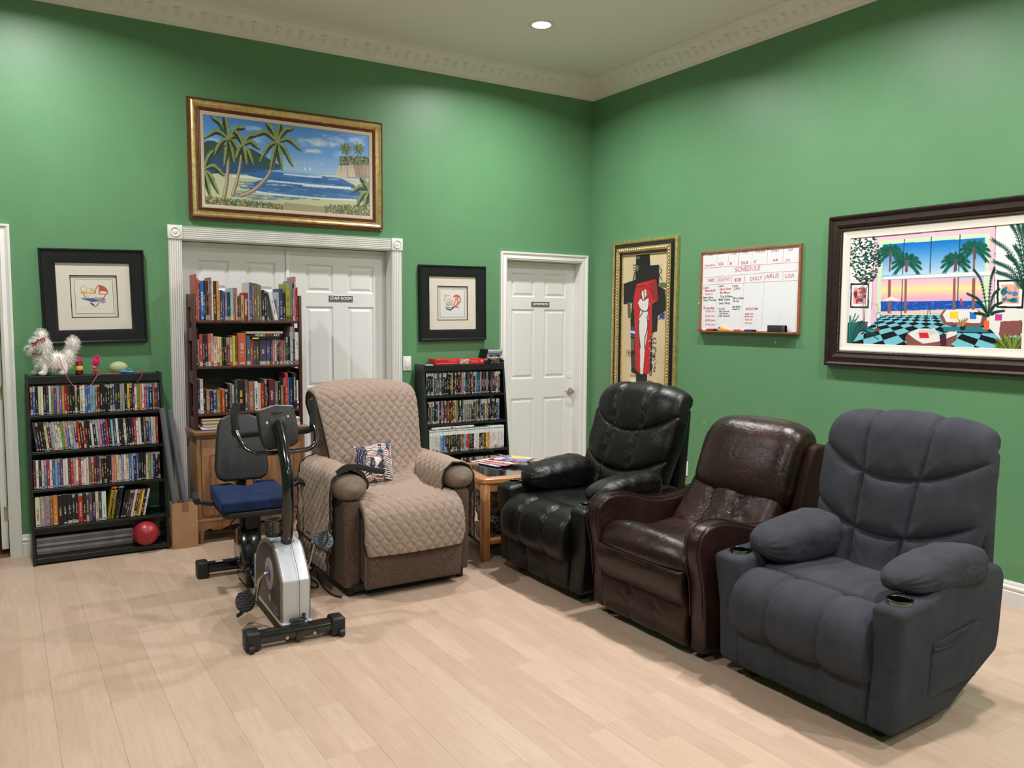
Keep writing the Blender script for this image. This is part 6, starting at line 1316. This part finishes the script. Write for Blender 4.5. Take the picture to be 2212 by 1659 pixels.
# the lowest band behind the recliner
o = c.mesh('canvas', TWd - .25, 1.085, OIL, ta, (.125, -.0145, TH_ - .125 - 1.085)); B().box(.12, TWd - .12, -.0145, -.006, .12, .19).end('canvas_base', mat('ochre_canvas', L(196, 178, 140), .6), ta)

# ---- large interior scene on the right wall
RW, RH = 1.345, .95; RZ = 1.24
ra = right_wall('large_painting', 'large bronze-framed painting of a seaside living room with checkered floor', 'painting', -2.555, RZ)
BRZ = mat('dark_bronze_frame', L(48, 36, 30), .4, .45, var=.25, vs_=25); CRM = mat('cream_liner', L(222, 218, 206), .7)
frame(ra, RW, RH, [(0, 0), (0, .040), (.006, .048), (.016, .050), (.024, .044), (.028, .038), (.040, .040), (.060, .046), (.074, .040), (.080, .032), (.088, .034), (.094, .034), (.098, .026), (.100, .018)], BRZ)
frame(ra, RW, RH, [(.099, .014), (.099, .024), (.106, .026), (.130, .018), (.144, .018), (.146, .013)], CRM, 'liner')
rb = B().box(-.0032, .0032, -.004, .004, -.007, .007, bev=.002, seg=1, M=Matrix.Rotation(.6, 4, 'Y')); rbm = from_bm(rb.bm, BRZ, 60)
n_ = 0
for (x0, z0, x1, z1) in ((.012, .012, .012, RH - .012), (.012, RH - .012, RW - .012, RH - .012), (.012, .012, RW - .012, .012)):
    k = int(math.hypot(x1 - x0, z1 - z0) / .0135)
    for i in range(k): o = link('rope_bead', rbm, ra, (x0 + (x1 - x0) * (i + .5) / k, -.050, z0 + (z1 - z0) * (i + .5) / k)); o.rotation_euler = (0, 0 if z0 == z1 else PI / 2, 0); n_ += 1
bb = B()
for (x0, z0, x1, z1) in ((.091, .091, .091, RH - .091), (.091, RH - .091, RW - .091, RH - .091), (.091, .091, RW - .091, .091)):
    k = int(math.hypot(x1 - x0, z1 - z0) / .009)
    for i in range(k): bb.lathe([(0, -.003), (.003, 0), (0, .003)], (x0 + (x1 - x0) * (i + .5) / k, -.035, z0 + (z1 - z0) * (i + .5) / k), 4, 'y')
bb.end('bead_row', mat('bead_silver', L(150, 136, 116), .35, .8), ra)['kind'] = 'stuff'
c = Cv(430, 292, [(216, 375), (1732, 231), (179, 1341), (1667, 1399)])
c.c[:] = (222, 224, 222)
c.poly([(415, 400), (1455, 305), (1440, 1130), (385, 1140)], (30, 34, 40)); c.poly([(418, 403), (1450, 309), (1436, 1120), (388, 1150)], (224, 186, 204)); c.poly([(455, 432), (1402, 362), (1390, 1120), (430, 1150)], (198, 226, 184)); c.poly([(492, 465), (1362, 405), (1340, 1060), (468, 1060)], (120, 190, 226))
for i in range(26): q = i / 26; y0 = 462 + q * 260; c.poly([(488, y0), (1362, y0 - 60 + q * 30), (1360, y0 - 44 + q * 30), (486, y0 + 14)], np.array((16, 112, 196)) * (1 - q) + np.array((186, 212, 226)) * q)
for i in range(20):
    q = i / 20; y0 = 762 + q * 190; a, b, d_ = np.array((226, 178, 212)), np.array((238, 222, 150)), np.array((228, 168, 196)); col = a + (b - a) * min(1, q * 2.2) if q < .45 else b + (d_ - b) * min(1, (q - .45) * 2.4)
    c.poly([(474, y0), (1345, y0 - 20), (1345, y0 - 8), (474, y0 + 13)], col)
c.poly([(470, 950), (1340, 943), (1340, 1010), (470, 1035)], (24, 78, 170))
rr_ = np.random.default_rng(9)
for _ in range(260): x_ = rr_.uniform(472, 1335); y_ = 948 + 80 * rr_.random() ** .8; c.line([(x_, y_), (x_ + rr_.uniform(5, 22), y_ - .5)], .6, [(30, 110, 200), (110, 170, 220), (16, 56, 140)][rr_.integers(3)], .7, sub=1)
c.poly([(462, 1035), (1340, 1008), (1340, 1040), (462, 1066)], (232, 196, 186))
# palms beyond the window
def palm2(cx, cy, s_, tips, tb, tw):
    c.line([(cx, cy), (tb, 690)], 2.2, (128, 82, 76), sub=1); c.line([(tb, 760), (tb - 5, 1040 if tw < 4 else 1110)], tw, (140, 90, 80), sub=1); c.line([(cx, cy + 10), (cx, cy + 90)], 3, (110, 66, 60), sub=1)
    for k in range(11):
        a = -PI * 1.2 + k * PI * 1.4 / 10; tx, ty = cx + s_ * math.cos(a), cy + s_ * .85 * math.sin(a) + s_ * .28
        P = spline(np.array([[cx, cy], [(cx + tx) / 2, (cy + ty) / 2 - s_ * .12], [tx, ty]], float), 8)
        for q in P[3:]:
            for d_ in (-1, 1): c.line([q, q + np.array([(tx - cx) * .12 + d_ * (cy - ty) * .12, (ty - cy) * .12 + s_ * .17])], 1.7, np.array((20, 84, 70)) * rr_.uniform(.7, 1.35), .8, sub=1)
palm2(552, 520, 105, 0, 545, 3.6); palm2(690, 600, 115, 0, 684, 3); palm2(1110, 590, 110, 0, 1100, 3); palm2(1272, 490, 120, 0, 1265, 3.6)
for x0, y0, x1, y1 in ((672, 418, 655, 715), (903, 400, 890, 702), (1148, 380, 1136, 690), (655, 760, 642, 1135), (1133, 745, 1125, 1010)): c.line([(x0, y0), (x1, y1)], 1.1, (20, 66, 80), sub=1)
c.poly([(500, 738), (1420, 690), (1440, 725), (470, 766)], (228, 226, 224)); c.line([(470, 766), (1440, 726)], .5, (110, 110, 120), sub=1)
# chequered floor in perspective
c.poly([(470, 1064), (975, 1064), (1200, 1120), (1665, 1150), (1667, 1405), (180, 1345), (380, 1160)], (18, 22, 26))
fm = Cv(2, 2); msk = Cv(c.W, c.H); msk.Hm = c.Hm; msk.poly([(470, 1064), (975, 1064), (1200, 1120), (1665, 1150), (1667, 1405), (180, 1345), (200, 1290), (380, 1160)], (1, 1, 1))
Hi = np.linalg.inv(c.Hm); q_ = np.stack([c.u, c.v, np.ones_like(c.u)], -1) @ Hi.T; ca_, cb_ = q_[..., 0] / q_[..., 2], q_[..., 1] / q_[..., 2]
gx, gz = (ca_ - 900) / (cb_ - 950).clip(20), 1 / (cb_ - 950).clip(20)
M2 = np.linalg.inv(np.array([[.30, .26], [-.00052, .00043]])); ti = M2[0, 0] * (gx + 1.24) + M2[0, 1] * (gz - .00303); tj = M2[1, 0] * (gx + 1.24) + M2[1, 1] * (gz - .00303)
blue = ((np.floor(ti) + np.floor(tj)) % 2 == 0); mk = msk.c[..., 0] > .5
c.c[mk & blue] = (116, 192, 208); c.c[mk & ~blue] = (18, 22, 26)
c.poly([(190, 1010), (395, 1010), (385, 1150), (330, 1200), (190, 1300)], (222, 224, 222)); c.poly([(385, 1010), (415, 1010), (405, 1130), (382, 1150)], (224, 186, 204)); c.poly([(1440, 1010), (1680, 1000), (1680, 1060), (1440, 1060)], (222, 224, 222))
# little pictures inside the picture
for q, cols in (([(212, 795), (372, 793), (365, 1008), (208, 1005)], [(196, 40, 44), (40, 60, 120), (226, 190, 120)]), ([(1465, 765), (1700, 760), (1690, 1010), (1460, 1005)], [(226, 170, 140), (44, 110, 190), (24, 100, 90)])):
    c.poly(q, (22, 22, 24)); ce = np.mean(q, 0); q2 = [tuple(ce + (np.array(p) - ce) * .86) for p in q]; c.poly(q2, (228, 228, 226)); q3 = [tuple(ce + (np.array(p) - ce) * .66) for p in q]; c.poly(q3, cols[0] if cols[0][0] > 200 else (214, 160, 150))
    for _ in range(26): p = ce + rr_.uniform(-1, 1, 2) * [abs(q[1][0] - q[0][0]) * .26, 62]; c.dot(p[0], p[1], rr_.uniform(2, 7), rr_.uniform(2, 8), cols[rr_.integers(3)], .8)
# sofas
MS, MW = (132, 80, 72), (226, 224, 220)
c.poly([(972, 1075), (1010, 1020), (1300, 1020), (1380, 1075), (1370, 1150), (1300, 1165), (1010, 1150)], MS); c.poly([(1000, 1060), (1030, 1022), (1290, 1022), (1340, 1070), (1320, 1135), (1030, 1125)], MW)
c.poly([(1060, 1035), (1130, 1035), (1130, 1095), (1062, 1095)], (232, 204, 50)); c.poly([(1230, 1040), (1292, 1045), (1285, 1100), (1232, 1098)], (44, 110, 196))
c.poly([(1400, 1060), (1560, 1040), (1680, 1060), (1680, 1130), (1500, 1130), (1490, 1270), (1395, 1170)], MW); c.poly([(1495, 1120), (1680, 1110), (1680, 1220), (1500, 1270), (1480, 1230)], MS); c.poly([(1448, 1060), (1510, 1060), (1505, 1112), (1446, 1112)], (190, 64, 136))
c.poly([(1000, 1165), (1310, 1160), (1405, 1215), (1010, 1210)], (50, 120, 134)); c.line([(1010, 1212), (1405, 1217)], 1.2, (20, 34, 40), sub=1); c.line([(1328, 1215), (1326, 1260)], 1, (20, 30, 34), sub=1)
c.dot(1170, 1175, 7, 6, (22, 40, 44))
for _ in range(26): c.line([(1170, 1160), (1170 + rr_.uniform(-55, 55), 1145 - rr_.uniform(0, 55))], .8, [(220, 70, 60), (236, 190, 70), (60, 120, 60)][rr_.integers(3)], .9, sub=1)
c.poly([(1355, 1110), (1400, 1112), (1396, 1195), (1352, 1192)], (228, 100, 60))
c.poly([(680, 1260), (700, 1225), (830, 1310), (960, 1300), (1125, 1215), (1115, 1280), (1075, 1310), (1070, 1390), (700, 1365)], MS); c.poly([(695, 1225), (800, 1180), (930, 1180), (965, 1225), (990, 1240), (1060, 1205), (1120, 1205), (1118, 1240), (960, 1300), (830, 1318), (760, 1280)], MW); c.line([(700, 1228), (760, 1275), (832, 1314), (960, 1297), (1118, 1238)], .9, (90, 50, 46), sub=1); c.poly([(800, 1190), (925, 1190), (955, 1228), (850, 1245), (770, 1225)], (206, 204, 202)); c.poly([(795, 1215), (870, 1215), (888, 1262), (802, 1264)], (206, 38, 48)); c.poly([(970, 1235), (1030, 1225), (1034, 1330), (985, 1342)], (70, 34, 56))
# plants
def leafy(cx, cy, tips, w_, col, al=1):
    for tx, ty in tips:
        P = spline(np.array([[cx, cy], [(cx * .55 + tx * .45), min(cy, ty) * .45 + (cy + ty) * .275], [tx, ty]], float), 10); T = np.gradient(P, axis=0); T /= np.linalg.norm(T, axis=1)[:, None] + 1e-9
        c.line(P, 1.1, col, al, sub=1)
        for i in range(4, len(P)):
            for d_ in (-1, 1): e = P[i] + np.array([-T[i][1], T[i][0]]) * d_ * w_ * (1 - i / len(P) * .5) + T[i] * w_ * .9; c.line([P[i], e], .9, np.array(col) * rr_.uniform(.7, 1.3), al, sub=1)
leafy(1385, 1080, [(1270, 680), (1440, 670), (1215, 885), (1480, 845), (1500, 960), (1300, 960), (1520, 1030), (1280, 1050)], 13, (16, 52, 44))
leafy(1720, 900, [(1575, 270), (1640, 280), (1690, 300), (1430, 425), (1445, 610), (1470, 700), (1560, 560), (1620, 480)], 26, (14, 62, 50))
for _ in range(430):
    a = rr_.uniform(0, 2 * PI); q = rr_.random() ** .6; x_ = 335 + 135 * q * math.cos(a); y_ = 575 + 225 * q * math.sin(a); c.dot(x_, y_, rr_.uniform(2.2, 4.6), rr_.uniform(1.2, 2.6), np.array((24, 66, 56)) * rr_.uniform(.6, 1.3), .95)
for p in ([(315, 770), (322, 1120)], [(300, 820), (318, 900)], [(330, 1110), (345, 850), (380, 760)]): c.line(p, 1.2, (150, 96, 84), sub=1)
c.poly([(268, 1120), (362, 1122), (345, 1195), (285, 1200)], (84, 70, 104))
for k in range(46): a = -2.9 + k * .062; c.line([(200, 1340), (215 + 90 * math.cos(a), 1210 + 60 * math.sin(a)), (220 + 240 * math.cos(a * .9 - .1) * rr_.uniform(.6, 1), 1290 + 250 * math.sin(a) * rr_.uniform(.6, 1))], 1.3, np.array((30, 104, 100)) * rr_.uniform(.5, 1.2), .9)
for k in range(60): a = -3.0 + k * .05; c.line([(1600, 1400), (1600 + 150 * math.cos(a), 1390 + 120 * math.sin(a)), (1600 + 230 * math.cos(a) * rr_.uniform(.5, 1), 1420 + 215 * math.sin(a) * rr_.uniform(.6, 1))], 1.2, np.array((120, 140, 56)) * rr_.uniform(.35, 1.2), .9)
# small ornamental stand, sunshade and parrot
c.dot(448, 1070, 7, 9, (60, 120, 170)); c.dot(448, 1070, 5, 7, (210, 220, 224)); c.line([(448, 1040), (440, 980), (400, 970)], 1, (190, 150, 130)); c.line([(445, 1100), (440, 1190)], 1.6, (60, 70, 90), sub=1); c.dot(442, 1190, 8, 5, (120, 70, 60))
c.poly([(480, 945), (560, 905), (640, 940)], (232, 226, 222)); c.line([(558, 940), (556, 1060)], .8, (120, 110, 110), sub=1); c.line([(1155, 930), (1165, 980)], 2, (200, 60, 50), sub=1); c.line([(880, 965), (870, 1062)], .8, (60, 60, 110), sub=1); c.line([(880, 965), (895, 1062)], .8, (60, 60, 110), sub=1)
c.mesh('canvas', RW - .292, RH - .238, GLOSSP, ra, (.146, -.0125, .119)); B().box(.14, RW - .14, -.012, -.004, .115, RH - .115).end('stretcher', CRM, ra)

# ---- whiteboard
wb_ = right_wall('whiteboard', 'white schedule board with handwritten columns in a thin wooden frame', 'whiteboard', -1.397, 1.4335); WW, WHt = .931, .611
frame(wb_, WW, WHt, [(0, 0), (0, .018), (.003, .021), (.015, .021), (.018, .017), (.018, .009)], m_wood('whiteboard_oak', L(128, 76, 48), L(160, 102, 66), .45, 12, 0))
B().box(.016, WW - .016, -.010, -.002, .016, WHt - .016).end('board_surface', mat('whiteboard_gloss', L(222, 224, 226), .22, spec=.5), wb_)
B().box(.02, WW - .02, -.056, -.012, .004, .012, bev=.003).end('pen_tray', m_wood('tray_oak', L(120, 70, 44), L(150, 94, 60), .45, 12, 0), wb_)
q4 = Cv(2, 2, [(116.8, 269.6), (1562.8, 146.5), (89.2, 1397.6), (1519.3, 1428.7)])
def wbp(a, b): u_, v_ = q4.m([(a, b)])[0]; return (.018 + u_ * .895, .018 + (1 - v_) * .574)
IN = {'r': mat('ink_red', L(186, 50, 62), .5), 'f': mat('ink_faded_red', L(196, 116, 128), .5), 'k': mat('ink_black', L(44, 50, 60), .5), 'g': mat('ink_faint_grey', L(176, 178, 188), .5)}
lines = {'f': [], 'r': [], 'g': []}
for col, w_, p in (('r', .0014, [(120, 482), (400, 458)]), ('f', .0014, [(410, 460), (1545, 388)]), ('f', .0012, [(122, 622), (1040, 545), (1535, 518)]), ('f', .0012, [(120, 730), (700, 700), (1530, 660)]), ('f', .0011, [(325, 275), (325, 455)]), ('f', .0011, [(503, 262), (485, 445)]), ('r', .0015, [(660, 240), (635, 440)]), ('f', .0011, [(852, 215), (842, 420)]), ('f', .0012, [(1085, 190), (1070, 405)]), ('f', .0011, [(1318, 170), (1308, 395)]), ('f', .0015, [(330, 605), (330, 700)]), ('r', .0015, [(545, 600), (540, 700)]), ('r', .0018, [(740, 585), (725, 705)]), ('f', .0012, [(1030, 560), (1035, 680)]), ('f', .0015, [(1308, 530), (1305, 660)]), ('g', .001, [(325, 700), (322, 1340)]), ('g', .001, [(722, 710), (700, 1370)]), ('g', .001, [(1028, 680), (985, 1410)]), ('g', .001, [(1255, 1200), (1245, 1300)])):
    lines[col].append((w_, [wbp(*q) for q in p]))
for col, ls_ in lines.items():
    b = B()
    for w_, p in ls_:
        for (x0, z0), (x1, z1) in zip(p[:-1], p[1:]):
            dx, dz = x1 - x0, z1 - z0; ln = math.hypot(dx, dz); nx, nz_ = -dz / ln * w_, dx / ln * w_
            b.add([(x0 + nx, -.0103, z0 + nz_), (x1 + nx, -.0103, z1 + nz_), (x1 - nx, -.0103, z1 - nz_), (x0 - nx, -.0103, z0 - nz_)], [(0, 1, 2, 3)])
    b.end('ruled_lines', IN[col], wb_)['kind'] = 'stuff'
TXT = [('SUN', 'f', 200, 285, 60, 28), ('MON', 'f', 350, 255, 80, 28), ('TUE', 'f', 535, 265, 80, 30), ('WED', 'f', 700, 245, 95, 38), ('THURS', 'f', 885, 235, 155, 38), ('FRI', 'f', 1130, 222, 115, 44), ('SAT', 'f', 1385, 208, 75, 38),
 ('Sandra', 'f', 140, 440, 150, 40), ('CK', 'r', 345, 420, 75, 46), ('B', 'r', 512, 410, 30, 44), ('DLK', 'r', 680, 402, 112, 46), ('C', 'r', 868, 385, 45, 46), ('AK', 'r', 1150, 362, 90, 40), ('DL', 'f', 1345, 362, 75, 36),
 ('SCHEDULE', 'f', 585, 505, 385, 76), ('FRED', 'r', 190, 665, 98, 48), ('KATHY', 'f', 348, 655, 170, 60), ('BOB', 'r', 582, 658, 98, 54), ('DOLLY', 'f', 815, 640, 180, 60), ('ARLIS', 'f', 1045, 605, 205, 64), ('LISA', 'f', 1335, 600, 140, 60),
 ('Likes', 'r', 118, 775, 85, 32), ('Baseball', 'r', 140, 815, 158, 36), ('History', 'f', 140, 865, 120, 30), ('Bean Game', 'k', 118, 918, 145, 32), ('Every Thursday', 'k', 122, 958, 188, 34), ('Tuesday', 'r', 115, 1075, 175, 44), ('7:00 am', 'f', 150, 1125, 140, 32), ('8:00 am', 'f', 148, 1195, 145, 34), ('8:30 pm', 'r', 148, 1258, 148, 34), ('9:30 am', 'f', 150, 1322, 145, 34),
 ('Likes', 'k', 348, 748, 75, 24), ('Game Shows', 'r', 362, 795, 172, 40), ('40s Music', 'r', 362, 845, 160, 38), ('Tue 8:30am', 'k', 370, 903, 185, 34), ('M&F Debt', 'k', 345, 950, 172, 38), ('Lets Shop', 'k', 350, 1003, 168, 36), ('12-5-30', 'k', 342, 1088, 92, 32), ('Mon Church', 'k', 355, 1126, 150, 28), ('6:00 Service', 'k', 355, 1158, 140, 22), ('5:30 Church', 'k', 342, 1195, 172, 28),
 ('Likes', 'r', 550, 745, 88, 28), ('CNN', 'r', 575, 788, 95, 40), ('8:30 to 9:30pm', 'k', 555, 930, 170, 34), ('30 min', 'k', 562, 972, 92, 28), ('walk before', 'k', 548, 1055, 130, 30), ('meals at', 'k', 548, 1090, 115, 26), ('SRVROOM', 'r', 748, 1090, 180, 40), ('6:00 pm', 'r', 740, 1162, 125, 26), ('8:00 am', 'r', 738, 1202, 122, 26), ('9:00 am', 'f', 738, 1250, 112, 26), ('9:00 pm', 'f', 738, 1298, 112, 26)]
for s_, col, a, b, wpx, hpx in TXT:
    (x0, z0), (x1, z1) = wbp(a, b), wbp(a + wpx, b - wpx * (.085 if b < 800 else .03)); wd_ = math.hypot(x1 - x0, z1 - z0)
    text_mesh(s_, hpx / 1130 * .574 * 1.25, IN[col], wb_, ((x0 + x1) / 2, -.0106, (z0 + z1) / 2), (PI / 2, -math.atan2(z1 - z0, x1 - x0), 0), 'handwriting', .0, wd_, .0004, .15)
def marker(a, z0, ln, col, cap, name, label, par=None, tip=None):
    x_, _ = wbp(a, 1400); t = right_wall(name, label, 'marker', 0, 0); t.location = (0, -1.397 - x_, 1.4335 + .0125 + .008); t.location.x = -.034
    B().lathe([(0, 0), (.007, .001), (.008, .008), (.008, ln * .7), (.007, ln * .7), (0, ln * .7)], n=16, ax='x').end('barrel', col, t); B().lathe([(0, ln * .7), (.0085, ln * .7), (.0085, ln - .004), (.006, ln), (0, ln)], n=16, ax='x').end('cap', cap, t)
mr, mo_, mp, mk_, mw = mat('marker_red', L(170, 32, 40), .4), mat('marker_orange', L(214, 100, 60), .4), mat('marker_purple', L(70, 50, 130), .4), mat('toy_black', L(14, 12, 12), .3), mat('switch_white', L(232, 232, 230), .35)
marker(72, 0, .075, mr, mw, 'marker_pen', 'red marker with white cap at the left end of whiteboard tray')
marker(205, 0, .105, mr, mk_, 'marker_pen', 'red marker with black tip, second from left on whiteboard tray')
marker(612, 0, .10, mo_, mat('marker_print', L(200, 170, 180), .4), 'marker_pen', 'orange marker left of purple one on whiteboard tray')
marker(770, 0, .105, mp, mk_, 'marker_pen', 'purple marker at the middle of the whiteboard tray')
t = right_wall('glue_clip', 'yellow highlighter with black clip standing on the whiteboard tray', 'highlighter', -1.397 - wbp(415, 0)[0], 1.4335 + .0125); t.location.x = -.026
yl = mat('highlighter_yellow', L(222, 168, 52), .4)
B().prism([(0, .012), (.015, .030), (.085, .016), (.09, .008), (.085, 0), (.01, 0)], -.008, .008, 'y', bev=.003).end('body', yl, t); B().prism([(-.008, .014), (.0, .028), (.016, .031), (.012, .016)], -.006, .006, 'y', bev=.002).end('clip', mk_, t)
t = right_wall('board_eraser', 'black felt eraser on the right end of the whiteboard tray', 'eraser', -1.397 - wbp(1175, 0)[0], 1.4335 + .0125); t.location.x = -.040
B().box(0, .150, -.012, .016, 0, .048, bev=.004).end('felt_block', mat('eraser_black', L(30, 32, 36), .7), t); B().box(.128, .150, -.0135, .0165, .002, .046, bev=.003).end('end_band', mat('eraser_grey', L(60, 62, 66), .6), t)
